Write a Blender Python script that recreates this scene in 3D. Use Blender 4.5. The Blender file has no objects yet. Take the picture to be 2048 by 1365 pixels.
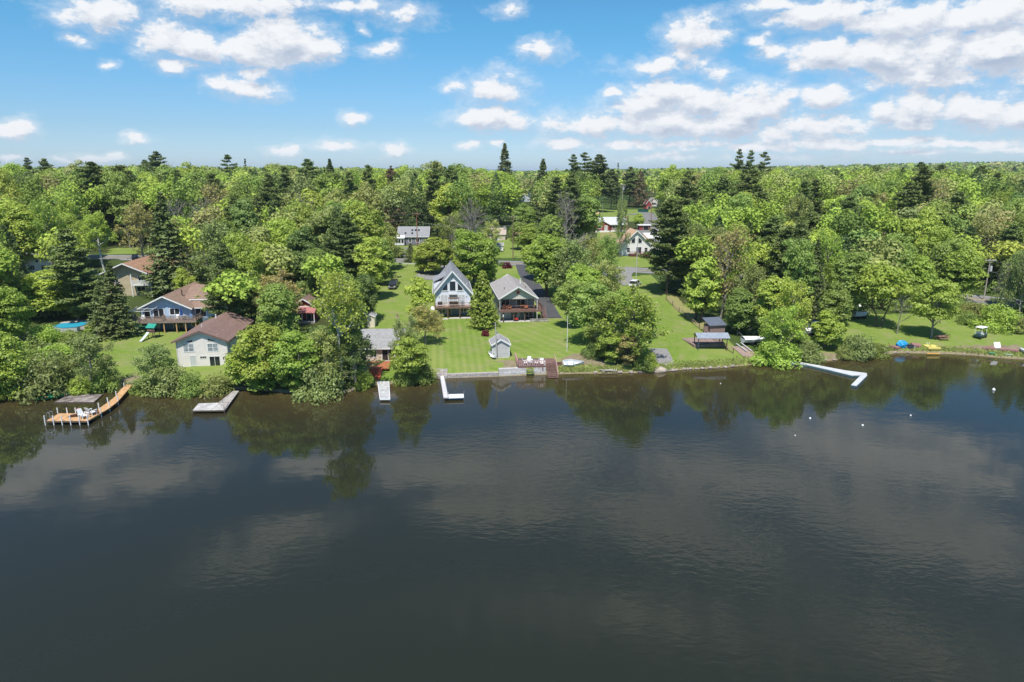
import bpy, bmesh, math, random
import numpy as np
from mathutils import Vector, Matrix
R = math.radians
PI = math.pi
C = bpy.context.scene.collection
SC = bpy.context.scene
rnd = random.Random(7)

# ---------------------------------------------------------------- camera
H = 33.0
PITCH = R(13.9)
F = 1365.0
SP, CP = math.sin(PITCH), math.cos(PITCH)
cam_d = bpy.data.cameras.new('camera'); cam = bpy.data.objects.new('camera', cam_d); C.objects.link(cam)
cam.location = (0, 0, H); cam.rotation_euler = (R(90) - PITCH, 0, 0)
cam_d.sensor_width = 36; cam_d.lens = 24.0; cam_d.clip_start = .5; cam_d.clip_end = 40000
SC.camera = cam

def ray(px, py):
    x = (px - 1024) / F; y = -(py - 682.5) / F
    return (x, CP + y * SP, -SP + y * CP)

def atz(px, py, z=0.0):
    d = ray(px, py); t = (z - H) / d[2]
    return Vector((d[0] * t, d[1] * t, z))

def proj(x, y, z):
    u = y * SP + (z - H) * CP; dp = y * CP - (z - H) * SP
    return 1024 + F * x / dp, 682.5 - F * u / dp, dp

# ---------------------------------------------------------------- terrain
SHORE_PX = [(-1400, 880), (-600, 845), (-200, 812), (0, 800), (60, 796), (130, 788), (200, 782), (270, 776), (340, 784), (400, 786), (470, 778), (530, 782), (600, 788),
            (680, 788), (720, 778), (760, 768), (800, 768), (850, 762), (878, 757), (940, 755), (1000, 753), (1100, 749), (1160, 747), (1200, 747), (1310, 745), (1350, 741), (1400, 738),
            (1450, 735), (1500, 730), (1560, 726), (1600, 722), (1650, 722), (1700, 718), (1760, 709), (1800, 706), (1850, 707), (1900, 708), (1950, 711), (2000, 716), (2048, 719), (2200, 730), (2600, 770), (3600, 860)]
_sh = [atz(a, b, 0) for a, b in SHORE_PX]
_sx = [p.x for p in _sh]; _sy = [p.y for p in _sh]
def shore(x):
    return float(np.interp(x, _sx, _sy))
_PS = [-400, -60, -8, -1.2, 0, .5, 1.5, 6, 14, 24, 34, 50, 70, 100, 160, 240, 400, 800, 1500, 3000, 8000, 20000]
_PZ = [-6, -5, -1.4, -.3, 0.03, .45, .8, 1.3, 2.0, 2.75, 3.0, 4.4, 5.2, 6.0, 7.0, 8.0, 9.3, 10.0, 9.0, 8.0, 0.0, -60.0]
def G(x, y):
    s = y - np.interp(x, _sx, _sy)
    z = np.interp(s, _PS, _PZ)
    w = np.clip((s - 55) / 80, 0, 1)
    z = z + w * (.5 * np.sin(x * .031 + 1.3) * np.cos(y * .027) + .3 * np.sin(x * .083 + y * .05))
    z = z + 26 * np.exp(-((x - 1650) / 950) ** 2 - ((y - 2100) / 900) ** 2)
    z = z + 7 * np.clip((-x - 60) / 220, 0, 1) * np.clip((s - 110) / 150, 0, 1)
    z = z + 4 * np.clip((x - 110) / 150, 0, 1) * np.clip((s - 110) / 150, 0, 1)
    return z
def at(px, py, dz=0.0):
    d = ray(px, py); t = 60.0; prev = 60.0
    while t < 3000:
        x, y, z = d[0] * t, d[1] * t, H + d[2] * t
        if z <= max(float(G(x, y)), 0):
            a, b = prev, t
            for _ in range(24):
                m = (a + b) / 2
                if H + d[2] * m <= max(float(G(d[0] * m, d[1] * m)), 0): b = m
                else: a = m
            x, y = d[0] * b, d[1] * b
            return Vector((x, y, float(G(x, y)) + dz))
        prev = t; t += 2.0 + t * .004
    x, y = d[0] * t, d[1] * t
    return Vector((x, y, float(G(x, y)) + dz))

# ---------------------------------------------------------------- materials
def newmat(name):
    m = bpy.data.materials.new(name); m.use_nodes = True
    nt = m.node_tree; b = nt.nodes['Principled BSDF']
    return m, nt, b
def N(nt, t, **kw):
    n = nt.nodes.new(t)
    for k, v in kw.items():
        if k in n.inputs.keys() if isinstance(k, str) else False: n.inputs[k].default_value = v
        else: setattr(n, k, v)
    return n
def L(nt, a, b): nt.links.new(a, b)
MATS = {}
def mat(name, col, rough=.7, var=.12, scale=3.0, metal=0, lines=None, bump=0.0, spec=.4, col2=None):
    """lines=(axis, period, depth): clapboard, plank or shingle courses across that object axis"""
    if name in MATS: return MATS[name]
    m, nt, b = newmat(name)
    tc = N(nt, 'ShaderNodeTexCoord')
    no = N(nt, 'ShaderNodeTexNoise'); no.inputs['Scale'].default_value = scale; no.inputs['Detail'].default_value = 5
    L(nt, tc.outputs['Object'], no.inputs['Vector'])
    mx = N(nt, 'ShaderNodeMix', data_type='RGBA')
    c = Vector(col); c2 = Vector(col2) if col2 else c * (1 - 2 * var); c1 = c if col2 else c * (1 + var)
    mx.inputs[6].default_value = (*c2, 1); mx.inputs[7].default_value = (*c1, 1)
    rr = N(nt, 'ShaderNodeMapRange'); rr.inputs[1].default_value = .3; rr.inputs[2].default_value = .7
    L(nt, no.outputs['Fac'], rr.inputs[0]); L(nt, rr.outputs[0], mx.inputs[0])
    out = mx.outputs[2]
    if lines:
        ax, per, dep = lines
        sx = N(nt, 'ShaderNodeSeparateXYZ'); L(nt, tc.outputs['Object'], sx.inputs[0])
        dv = N(nt, 'ShaderNodeMath', operation='DIVIDE'); dv.inputs[1].default_value = per; L(nt, sx.outputs[ax], dv.inputs[0])
        fr = N(nt, 'ShaderNodeMath', operation='FRACT'); L(nt, dv.outputs[0], fr.inputs[0])
        gt = N(nt, 'ShaderNodeMath', operation='LESS_THAN'); gt.inputs[1].default_value = .14; L(nt, fr.outputs[0], gt.inputs[0])
        fl = N(nt, 'ShaderNodeMath', operation='FLOOR'); L(nt, dv.outputs[0], fl.inputs[0])
        wn = N(nt, 'ShaderNodeTexWhiteNoise', noise_dimensions='1D'); L(nt, fl.outputs[0], wn.inputs['W'])
        hs = N(nt, 'ShaderNodeHueSaturation'); mr = N(nt, 'ShaderNodeMapRange'); mr.inputs[3].default_value = 1 - dep * .5; mr.inputs[4].default_value = 1 + dep * .5
        L(nt, wn.outputs['Value'], mr.inputs[0]); L(nt, mr.outputs[0], hs.inputs['Value']); L(nt, out, hs.inputs['Color'])
        m2 = N(nt, 'ShaderNodeMix', data_type='RGBA', blend_type='MULTIPLY'); m2.inputs[7].default_value = (1 - dep,) * 3 + (1,)
        L(nt, gt.outputs[0], m2.inputs[0]); L(nt, hs.outputs[0], m2.inputs[6]); out = m2.outputs[2]
    L(nt, out, b.inputs['Base Color'])
    b.inputs['Roughness'].default_value = rough; b.inputs['Metallic'].default_value = metal
    b.inputs['Specular IOR Level'].default_value = spec
    if bump:
        bp = N(nt, 'ShaderNodeBump'); bp.inputs['Distance'].default_value = bump; L(nt, no.outputs['Fac'], bp.inputs['Height']); L(nt, bp.outputs[0], b.inputs['Normal'])
    MATS[name] = m
    return m
def leafmat(name, col, trans=.42, hue=.013, val=.2):
    col = tuple(c * k for c, k in zip(col, (1.78, 1.74, 1.3)))
    m, nt, b = newmat(name)
    tc = N(nt, 'ShaderNodeTexCoord'); oi = N(nt, 'ShaderNodeObjectInfo')
    no = N(nt, 'ShaderNodeTexNoise'); no.inputs['Scale'].default_value = .55; no.inputs['Detail'].default_value = 3; L(nt, tc.outputs['Object'], no.inputs['Vector'])
    hs = N(nt, 'ShaderNodeHueSaturation'); hs.inputs['Color'].default_value = (*col, 1)
    mh = N(nt, 'ShaderNodeMapRange'); mh.inputs[3].default_value = .5 - hue; mh.inputs[4].default_value = .5 + hue; L(nt, oi.outputs['Random'], mh.inputs[0]); L(nt, mh.outputs[0], hs.inputs['Hue'])
    mv = N(nt, 'ShaderNodeMapRange'); mv.inputs[1].default_value = .3; mv.inputs[2].default_value = .7; mv.inputs[3].default_value = 1 - val; mv.inputs[4].default_value = 1 + val
    L(nt, no.outputs['Fac'], mv.inputs[0])
    r2 = N(nt, 'ShaderNodeMath', operation='MULTIPLY_ADD'); r2.inputs[1].default_value = 7.31; r2.inputs[2].default_value = 0; L(nt, oi.outputs['Random'], r2.inputs[0])
    fr = N(nt, 'ShaderNodeMath', operation='FRACT'); L(nt, r2.outputs[0], fr.inputs[0])
    m3 = N(nt, 'ShaderNodeMapRange'); m3.inputs[3].default_value = .8; m3.inputs[4].default_value = 1.18; L(nt, fr.outputs[0], m3.inputs[0])
    mm = N(nt, 'ShaderNodeMath', operation='MULTIPLY'); L(nt, mv.outputs[0], mm.inputs[0]); L(nt, m3.outputs[0], mm.inputs[1]); L(nt, mm.outputs[0], hs.inputs['Value'])
    df = N(nt, 'ShaderNodeBsdfDiffuse'); tr = N(nt, 'ShaderNodeBsdfTranslucent'); ms = N(nt, 'ShaderNodeMixShader'); ms.inputs[0].default_value = trans
    L(nt, hs.outputs[0], df.inputs[0]); L(nt, hs.outputs[0], tr.inputs[0]); L(nt, df.outputs[0], ms.inputs[1]); L(nt, tr.outputs[0], ms.inputs[2])
    gl = N(nt, 'ShaderNodeBsdfGlossy'); gl.inputs['Roughness'].default_value = .45; gl.inputs['Color'].default_value = (.6, .6, .6, 1)
    m4 = N(nt, 'ShaderNodeMixShader'); m4.inputs[0].default_value = .025; L(nt, ms.outputs[0], m4.inputs[1]); L(nt, gl.outputs[0], m4.inputs[2])
    nt.nodes.remove(b); L(nt, m4.outputs[0], nt.nodes['Material Output'].inputs[0])
    return m
glass = mat('window_glass', (.025, .03, .035), .06, .1, 1, spec=.6)
white = mat('white_paint', (.78, .78, .77), .5, .04)
steel = mat('grey_metal', (.4, .41, .42), .4, .1, metal=.6)
black = mat('black_rubber', (.02, .02, .022), .7)
bark = mat('brown_bark', (.13, .1, .075), .9, .3, 6)
greybark = mat('grey_bark', (.3, .27, .23), .9, .2, 6)
palebark = mat('birch_bark', (.62, .6, .55), .8, .15, 4)
concrete = mat('concrete', (.5, .48, .44), .9, .12, 1.5)
brownwood = mat('brown_deck_wood', (.17, .085, .06), .8, .2, 3, lines=(0, .14, .3))
postwood = mat('brown_post_wood', (.16, .1, .065), .8, .2, 3)
redwood = mat('red_brown_wood', (.2, .115, .095), .75, .2, 3)
tanwood = mat('tan_dock_boards', (.58, .34, .16), .8, .14, 2, lines=(0, .16, .2))
greywood = mat('weathered_grey_boards', (.4, .37, .34), .85, .2, 2, lines=(0, .2, .3))
greenpaint = mat('green_plastic', (.03, .2, .11), .5)

# ---------------------------------------------------------------- meshes
class MB:
    def __init__(s): s.v = []; s.f = []; s.M = None
    def pt(s, p):
        p = Vector(p); return tuple(s.M @ p) if s.M is not None else tuple(p)
    def poly(s, pts):
        n = len(s.v); s.v += [s.pt(p) for p in pts]; s.f.append(tuple(range(n, n + len(pts)))); return s
    def hexa(s, b, t):
        n = len(s.v); k = len(b); s.v += [s.pt(p) for p in b] + [s.pt(p) for p in t]
        s.f.append(tuple(range(n + k - 1, n - 1, -1))); s.f.append(tuple(range(n + k, n + 2 * k)))
        for i in range(k): j = (i + 1) % k; s.f.append((n + i, n + j, n + k + j, n + k + i))
        return s
    def box(s, x0, x1, y0, y1, z0, z1):
        return s.hexa([(x0, y0, z0), (x1, y0, z0), (x1, y1, z0), (x0, y1, z0)], [(x0, y0, z1), (x1, y0, z1), (x1, y1, z1), (x0, y1, z1)])
    def prism(s, xz, y0, y1):   # polygon in x,z (counter-clockwise from the front) pushed back from y0 to y1
        return s.hexa([(x, y1, z) for x, z in xz], [(x, y0, z) for x, z in xz])
    def plate(s, xy, z0, z1):
        return s.hexa([(x, y, z0) for x, y in xy], [(x, y, z1) for x, y in xy])
    def beam(s, a, b, w, h=None):
        a = Vector(a); b = Vector(b); h = h or w; d = (b - a).normalized()
        up = Vector((0, 0, 1)) if abs(d.z) < .9 else Vector((0, 1, 0))
        r = d.cross(up).normalized() * w / 2; u = r.cross(d).normalized() * h / 2
        return s.hexa([a - r - u, a + r - u, a + r + u, a - r + u], [b - r - u, b + r - u, b + r + u, b - r + u])
    def tube(s, a, b, r0, r1=None, n=8, caps=True):
        a = Vector(a); b = Vector(b); r1 = r0 if r1 is None else r1; d = (b - a).normalized()
        up = Vector((0, 0, 1)) if abs(d.z) < .9 else Vector((1, 0, 0))
        u = d.cross(up).normalized(); w = u.cross(d)
        c = [(math.cos(i * 2 * PI / n), math.sin(i * 2 * PI / n)) for i in range(n)]
        k = len(s.v); s.v += [s.pt(a + (u * p + w * q) * r0) for p, q in c] + [s.pt(b + (u * p + w * q) * r1) for p, q in c]
        for i in range(n): j = (i + 1) % n; s.f.append((k + i, k + j, k + n + j, k + n + i))
        if caps: s.f.append(tuple(range(k + n - 1, k - 1, -1))); s.f.append(tuple(range(k + n, k + 2 * n)))
        return s
    def ball(s, c, rx, ry=None, rz=None, nu=10, nv=7, jit=0, seed=0):
        ry = ry or rx; rz = rz or rx; rg = random.Random(seed); k = len(s.v)
        for j in range(nv + 1):
            th = PI * j / nv
            for i in range(nu):
                ph = 2 * PI * i / nu; q = 1 + rg.uniform(-jit, jit)
                s.v.append(s.pt((c[0] + rx * q * math.sin(th) * math.cos(ph), c[1] + ry * q * math.sin(th) * math.sin(ph), c[2] + rz * q * math.cos(th))))
        for j in range(nv):
            for i in range(nu): i2 = (i + 1) % nu; s.f.append((k + j * nu + i, k + (j + 1) * nu + i, k + (j + 1) * nu + i2, k + j * nu + i2))
        return s
    def grid(s, rows):
        k = len(s.v); w = len(rows[0])
        for r in rows: s.v += [s.pt(p) for p in r]
        for j in range(len(rows) - 1):
            for i in range(w - 1): s.f.append((k + j * w + i, k + j * w + i + 1, k + (j + 1) * w + i + 1, k + (j + 1) * w + i))
        return s
    def mesh(s, name, m, smooth=False):
        me = bpy.data.meshes.new(name); me.from_pydata(s.v, [], s.f); me.validate()
        if m: me.materials.append(m)
        if smooth: me.shade_smooth()
        return me
    def build(s, name, m, parent=None, loc=None, smooth=False):
        bm = bmesh.new(); me = s.mesh(name, m, smooth); bm.from_mesh(me); bmesh.ops.recalc_face_normals(bm, faces=bm.faces); bm.to_mesh(me); bm.free()
        o = bpy.data.objects.new(name, me); C.objects.link(o)
        if parent: o.parent = parent
        if loc is not None: o.location = loc
        return o
def tag(o, label, cat, group=None, kind=None):
    if label: o['label'] = label
    if cat: o['category'] = cat
    if group: o['group'] = group
    if kind: o['kind'] = kind
    return o
def thing(name, label, cat, loc, rz=0, group=None):
    o = bpy.data.objects.new(name, None); C.objects.link(o); o.location = loc; o.rotation_euler = (0, 0, R(rz)); o.empty_display_size = .3
    return tag(o, label, cat, group)
KIDS = {}
def kids(o):
    return [c for c in C.objects if c.parent == o]
def copy_tree(o, kd, parent=None):
    c = o.copy(); C.objects.link(c); c.parent = parent
    for k in kd.get(o.name, []): copy_tree(k, kd, c)
    return c
def kidmap(o):
    d = {}
    def go(x):
        d[x.name] = kids(x)
        for k in d[x.name]: go(k)
    go(o); return d
def struct(o): o['kind'] = 'structure'; return o

# ---------------------------------------------------------------- ground sheet
def polyin(x, y, P):
    c = np.zeros(np.shape(x), bool); n = len(P)
    for i in range(n):
        x0, y0 = P[i]; x1, y1 = P[(i + 1) % n]
        if y0 == y1: continue
        t = ((y0 > y) != (y1 > y)) & (x < (x1 - x0) * (y - y0) / (y1 - y0) + x0); c ^= t
    return c
def wp(pxs): return [tuple(at(a, b).xy) for a, b in pxs]
LAWNS = [wp(p) for p in [
    [(735, 680), (752, 600), (768, 560), (768, 524), (905, 524), (1100, 526), (1180, 560), (1300, 550), (1345, 600), (1405, 655), (1470, 690), (1500, 728), (1400, 736), (1310, 743), (1200, 745), (1100, 748), (880, 755), (850, 761), (800, 765), (700, 765)],
    [(170, 700), (235, 672), (265, 662), (450, 662), (475, 700), (470, 770), (260, 766), (190, 745)],
    [(1610, 680), (1640, 640), (1750, 628), (1900, 628), (2048, 650), (2400, 660), (2500, 740), (2048, 718), (1900, 706), (1760, 706), (1650, 716), (1610, 715)],
    [(1195, 465), (1300, 468), (1320, 535), (1190, 535)], [(930, 478), (1062, 478), (1070, 516), (935, 516)], [(225, 497), (310, 495), (315, 507), (215, 509)],
    [(1190, 418), (1310, 418), (1315, 446), (1190, 440)], [(780, 492), (905, 492), (905, 516), (770, 518)]]]
DIRTS = [wp(p) for p in [[(1120, 716), (1180, 700), (1215, 722), (1300, 738), (1310, 745), (1130, 748), (1110, 735)], [(1745, 695), (1790, 690), (1850, 702), (1760, 708), (1745, 706)],
    [(1905, 692), (2035, 690), (2048, 706), (1960, 709), (1910, 703)], [(1000, 722), (1035, 722), (1045, 745), (1005, 748)], [(170, 770), (290, 750), (300, 775), (190, 790)], [(1590, 712), (1690, 704), (1700, 717), (1600, 722)]]]
STRAW = [wp(p) for p in [[(1328, 595), (1345, 590), (1395, 625), (1430, 655), (1418, 672), (1380, 640)], [(1200, 462), (1225, 462), (1240, 485), (1200, 480)]]]
def axis(a, b, st, far, g=1.12):
    v = list(np.arange(a, b + .01, st)); d = st
    while v[-1] < far: d *= g; v.append(v[-1] + d)
    d = st
    while v[0] > -far: d *= g; v.insert(0, v[0] - d)
    return np.array(v)
gx = axis(-124, 134, 1.0, 16000, 1.09)
gs = list(np.array([-400, -200, -80, -40, -20, -12, -8, -5, -3, -2, -1.2, -.6, -.2, 0, .2, .5, .8, 1.1, 1.5, 2, 2.6, 3.2])) + list(np.arange(4, 130, 1.0))
d = 1.0
while gs[-1] < 16000: d *= 1.06; gs.append(gs[-1] + d)
gs = np.array(gs)
X, S = np.meshgrid(gx, gs)
Y = np.interp(X, _sx, _sy) + S
Z = G(X, Y)
me = bpy.data.meshes.new('ground')
nv = X.size; w = len(gx); hh = len(gs)
co = np.stack([X, Y, Z], -1).reshape(-1, 3)
idx = np.arange(nv).reshape(hh, w)
fa = np.stack([idx[:-1, :-1], idx[:-1, 1:], idx[1:, 1:], idx[1:, :-1]], -1).reshape(-1, 4)
def npmesh(me, co, fa):
    me.vertices.add(len(co)); me.vertices.foreach_set('co', np.ascontiguousarray(co, dtype=np.float32).ravel())
    k = fa.shape[1]; me.loops.add(fa.size); me.loops.foreach_set('vertex_index', np.ascontiguousarray(fa, dtype=np.int32).ravel())
    me.polygons.add(len(fa)); me.polygons.foreach_set('loop_start', np.arange(0, fa.size, k, dtype=np.int32)); me.update(calc_edges=True)
npmesh(me, co, fa)
lawn = np.zeros(X.shape, bool); dirt = lawn.copy(); straw = lawn.copy()
for P in LAWNS: lawn |= polyin(X, Y, P)
for P in DIRTS: dirt |= polyin(X, Y, P)
for P in STRAW: straw |= polyin(X, Y, P)
shal = (S < .45) & (S > -30)
colr = np.stack([lawn, dirt | shal, straw, np.ones_like(lawn)], -1).reshape(-1, 4).astype(np.float32)
ca = me.color_attributes.new('cover', 'FLOAT_COLOR', 'POINT'); ca.data.foreach_set('color', colr.ravel())
me.shade_smooth()
ground = bpy.data.objects.new('ground', me); C.objects.link(ground); struct(ground)
m, nt, b = newmat('ground_cover')
at_ = N(nt, 'ShaderNodeAttribute', attribute_name='cover'); sp = N(nt, 'ShaderNodeSeparateColor'); L(nt, at_.outputs['Color'], sp.inputs[0])
geo = N(nt, 'ShaderNodeNewGeometry')
def noise(sc, det=4, rough=.55):
    n = N(nt, 'ShaderNodeTexNoise'); n.inputs['Scale'].default_value = sc; n.inputs['Detail'].default_value = det; n.inputs['Roughness'].default_value = rough; L(nt, geo.outputs['Position'], n.inputs['Vector']); return n.outputs['Fac']
def mixc(fac, a, b_, nt_=None, bt='MIX'):
    x = N(nt, 'ShaderNodeMix', data_type='RGBA', blend_type=bt)
    for i, v in ((0, fac), (6, a), (7, b_)):
        if hasattr(v, 'is_linked'): L(nt, v, x.inputs[i])
        else: x.inputs[i].default_value = v if i == 0 else (*v, 1)
    return x.outputs[2]
def mr(v, a, b_, c=0., d_=1.):
    x = N(nt, 'ShaderNodeMapRange'); L(nt, v, x.inputs[0]); x.inputs[1].default_value = a; x.inputs[2].default_value = b_; x.inputs[3].default_value = c; x.inputs[4].default_value = d_; return x.outputs[0]
def math_(op, a, b_=None):
    x = N(nt, 'ShaderNodeMath', operation=op)
    for i, v in ((0, a), (1, b_)):
        if v is None: continue
        if hasattr(v, 'is_linked'): L(nt, v, x.inputs[i])
        else: x.inputs[i].default_value = v
    return x.outputs[0]
n1, n2, n3 = noise(.12), noise(1.3), noise(9, 3, .7); n4 = noise(.33, 5, .65)
grass = mixc(mr(n2, .3, .7), (.13, .21, .03), (.19, .27, .045))
grass = mixc(mr(n1, .35, .68), grass, (.23, .28, .07))
grass = mixc(mr(n3, .35, .75, 0, .45), grass, (.1, .15, .025))
grass = mixc(mr(n4, .5, .68, 0, .75), grass, (.25, .24, .11))
grass = mixc(mr(n4, .3, .42, .4, 0), grass, (.09, .17, .03))
# mowing stripes: the grass is laid over alternate ways
sxyz = N(nt, 'ShaderNodeSeparateXYZ'); L(nt, geo.outputs['Position'], sxyz.inputs[0]); wx, wy = sxyz.outputs[0], sxyz.outputs[1]
sA = math_('SINE', math_('MULTIPLY', math_('ADD', wx, math_('MULTIPLY', wy, .11)), 2 * PI / 1.3))
sB = math_('SINE', math_('MULTIPLY', wy, 2 * PI / 1.5))
sC = math_('SINE', math_('MULTIPLY', math_('ADD', wx, math_('MULTIPLY', wy, .75)), 2 * PI / 2.6))
side = mr(wx, -4.2, -3.4)
st = math_('ADD', math_('MULTIPLY', sA, math_('SUBTRACT', 1.0, side)), math_('MULTIPLY', math_('ADD', math_('MULTIPLY', sB, .5), math_('MULTIPLY', sC, .7)), side))
nearc = math_('MULTIPLY', mr(wx, -17, -14), mr(wx, 13, 17, 1, 0)); nearc = math_('MULTIPLY', nearc, mr(wy, 140, 145, 1, 0))
st = math_('MULTIPLY', math_('MULTIPLY', st, math_('MULTIPLY', nearc, mr(n2, .2, .6))), .5)
grass = mixc(mr(st, -.5, .5, 0, 1), mixc(1.0, grass, (.86, .93, .82), bt='MULTIPLY'), mixc(1.0, grass, (1.16, 1.09, 1.2), bt='MULTIPLY'))
floor_ = mixc(mr(n2, .3, .7), (.045, .04, .022), (.06, .085, .02))
floor_ = mixc(mr(noise(.03, 2), .4, .6), floor_, (.06, .1, .022))
dirtc = mixc(mr(n2, .3, .7), (.2, .15, .1), (.3, .25, .17)); dirtc = mixc(mr(n3, .4, .7, 0, .6), dirtc, (.14, .16, .06))
strawc = mixc(mr(n2, .3, .7), (.3, .26, .12), (.2, .22, .07))
e = mr(n2, .3, .7, -.25, .25)
def edge(ch): return mr(math_('ADD', ch, e), .35, .65)
out = mixc(edge(sp.outputs[0]), floor_, grass); out = mixc(edge(sp.outputs[2]), out, strawc); out = mixc(edge(sp.outputs[1]), out, dirtc)
far = mr(wy, 450, 700)
out = mixc(far, out, mixc(mr(noise(.02, 4), .35, .65), (.035, .06, .02), (.06, .1, .025)))
L(nt, out, b.inputs['Base Color']); b.inputs['Roughness'].default_value = .95; b.inputs['Specular IOR Level'].default_value = .1
bp = N(nt, 'ShaderNodeBump'); bp.inputs['Distance'].default_value = .06; L(nt, n3, bp.inputs['Height']); L(nt, bp.outputs[0], b.inputs['Normal'])
me.materials.append(m)

# ---------------------------------------------------------------- lake
wm = MB(); wm.grid([[(x, y, 0) for x in (-16000, -400, -150, 0, 150, 400, 16000)] for y in (-6000, -200, 0, 60, 100, 170)])
# the sheet ends inland of the shore, under the ground
for i, v in enumerate(wm.v):
    if v[1] == 170: wm.v[i] = (v[0], max(shore(v[0]) + 1.0, 1.0), -.0)
# finer far edge so it follows the shore
wm = MB(); xs = sorted(set([-16000, -3000, -1000, -400] + list(range(-200, 201, 2)) + [400, 1000, 3000, 16000]))
wm.grid([[(x, y, 0) for x in xs] for y in (-6000, -100, 0, 50)] + [[(x, shore(x) + q_, 0) for x in xs] for q_ in (-22, -12, -5, -1.5, 1.2)])
lake = wm.build('lake', None); struct(lake)
sh_ = lake.data.attributes.new('shallow', 'FLOAT', 'POINT'); nx_ = len(xs); sh_.data.foreach_set('value', np.repeat([0, 0, 0, 0, 0, .3, .65, .9, 1], nx_).astype(np.float32))
m, nt, b = newmat('lake_water')
geo = N(nt, 'ShaderNodeNewGeometry'); mp = N(nt, 'ShaderNodeMapping'); L(nt, geo.outputs['Position'], mp.inputs[0])
mp.inputs['Scale'].default_value = (.55, 1.0, 1); mp.inputs['Rotation'].default_value = (0, 0, R(12))
def wn(sc, det, dist=0.0, src=None):
    n = N(nt, 'ShaderNodeTexNoise'); n.inputs['Scale'].default_value = sc; n.inputs['Detail'].default_value = det; n.inputs['Distortion'].default_value = dist; L(nt, (src or mp.outputs[0]), n.inputs['Vector']); return n.outputs['Fac']
big = wn(.025, 3, .4); ripple = wn(1.5, 2, .3); fine = wn(3.4, 2, .2); swell = wn(.32, 2)
calm = mr(big, .42, .66, .12, 1.5)
hsum = math_('ADD', math_('MULTIPLY', ripple, 1.0), math_('MULTIPLY', fine, .35)); hsum = math_('MULTIPLY', hsum, calm); hsum = math_('ADD', hsum, math_('MULTIPLY', swell, .8))
bp = N(nt, 'ShaderNodeBump'); bp.inputs['Distance'].default_value = .03; bp.inputs['Strength'].default_value = .5; L(nt, hsum, bp.inputs['Height'])
b.inputs['Base Color'].default_value = (.019, .022, .014, 1); sa_ = N(nt, 'ShaderNodeAttribute', attribute_name='shallow'); wmx = N(nt, 'ShaderNodeMix', data_type='RGBA'); wmx.inputs[6].default_value = (.019, .022, .014, 1); wmx.inputs[7].default_value = (.06, .045, .018, 1); L(nt, sa_.outputs['Fac'], wmx.inputs[0]); L(nt, wmx.outputs[2], b.inputs['Base Color']); b.inputs['Roughness'].default_value = .035; b.inputs['IOR'].default_value = 1.333
b.inputs['Specular IOR Level'].default_value = .5
L(nt, bp.outputs[0], b.inputs['Normal'])
lake.data.materials.append(m)

# ---------------------------------------------------------------- draped sheets (roads, drives, patios)
def densify(P, st=1.5):
    out = []
    for i in range(len(P) - 1):
        a = Vector(P[i]); b_ = Vector(P[i + 1]); n = max(1, int((b_ - a).length / st))
        out += [a.lerp(b_, k / n) for k in range(n)]
    return out + [Vector(P[-1])]
def smooth(P, it=3):
    P = [Vector(p) for p in P]
    for _ in range(it):
        Q = [P[0]]
        for a, b_ in zip(P[:-1], P[1:]): Q += [a.lerp(b_, .25), a.lerp(b_, .75)]
        P = Q + [P[-1]]
    return P
def strip_rows(P, o0, o1, dz, nsub=6):
    rows = []
    for i, p in enumerate(P):
        t = (P[min(i + 1, len(P) - 1)] - P[max(i - 1, 0)]).normalized(); nrm = Vector((-t.y, t.x))
        rows.append([(q.x, q.y, float(G(q.x, q.y)) + dz) for q in (p + nrm * (o0 + (o1 - o0) * k / nsub) for k in range(nsub + 1))])
    return rows
asph = mat('old_asphalt', (.2, .195, .19), .9, .12, .6); newasph = mat('dark_asphalt', (.055, .056, .062), .85, .15, .8, col2=(.08, .08, .085))
line_w = mat('white_road_paint', (.75, .75, .72), .8); line_y = mat('yellow_road_paint', (.6, .42, .08), .8); gravel = mat('grey_gravel', (.27, .26, .25), .95, .3, 7); brickp = mat('pinkish_pavers', (.3, .21, .18), .9, .2, 5, lines=(0, .4, .25)); 
roadP = smooth([at(a, b_).xy for a, b_ in ((-500, 500), (60, 512), (240, 515), (500, 521), (800, 522), (1040, 526), (1275, 541), (1500, 556), (1750, 577), (2000, 604), (2300, 640))], 2)
roadP = densify(roadP, 3)
r = MB(); r.grid(strip_rows(roadP, -4.2, 4.2, .05)); struct(r.build('road', asph))
for nm, m_, o in (('road_edge_line', line_w, -3.4), ('road_edge_line', line_w, 3.4), ('road_centre_line', line_y, -.2), ('road_centre_line', line_y, .2)):
    r = MB(); r.grid(strip_rows(roadP, o - .07, o + .07, .054 + .004, 1)); struct(r.build(nm, m_))
drv = densify(smooth([at(a, b_).xy for a, b_ in ((1106, 637), (1090, 610), (1072, 580), (1052, 552), (1044, 530))], 2), 1.5)
r = MB(); r.grid(strip_rows(drv, -1.95, 1.95, .06)); struct(r.build('driveway', newasph))
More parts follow.
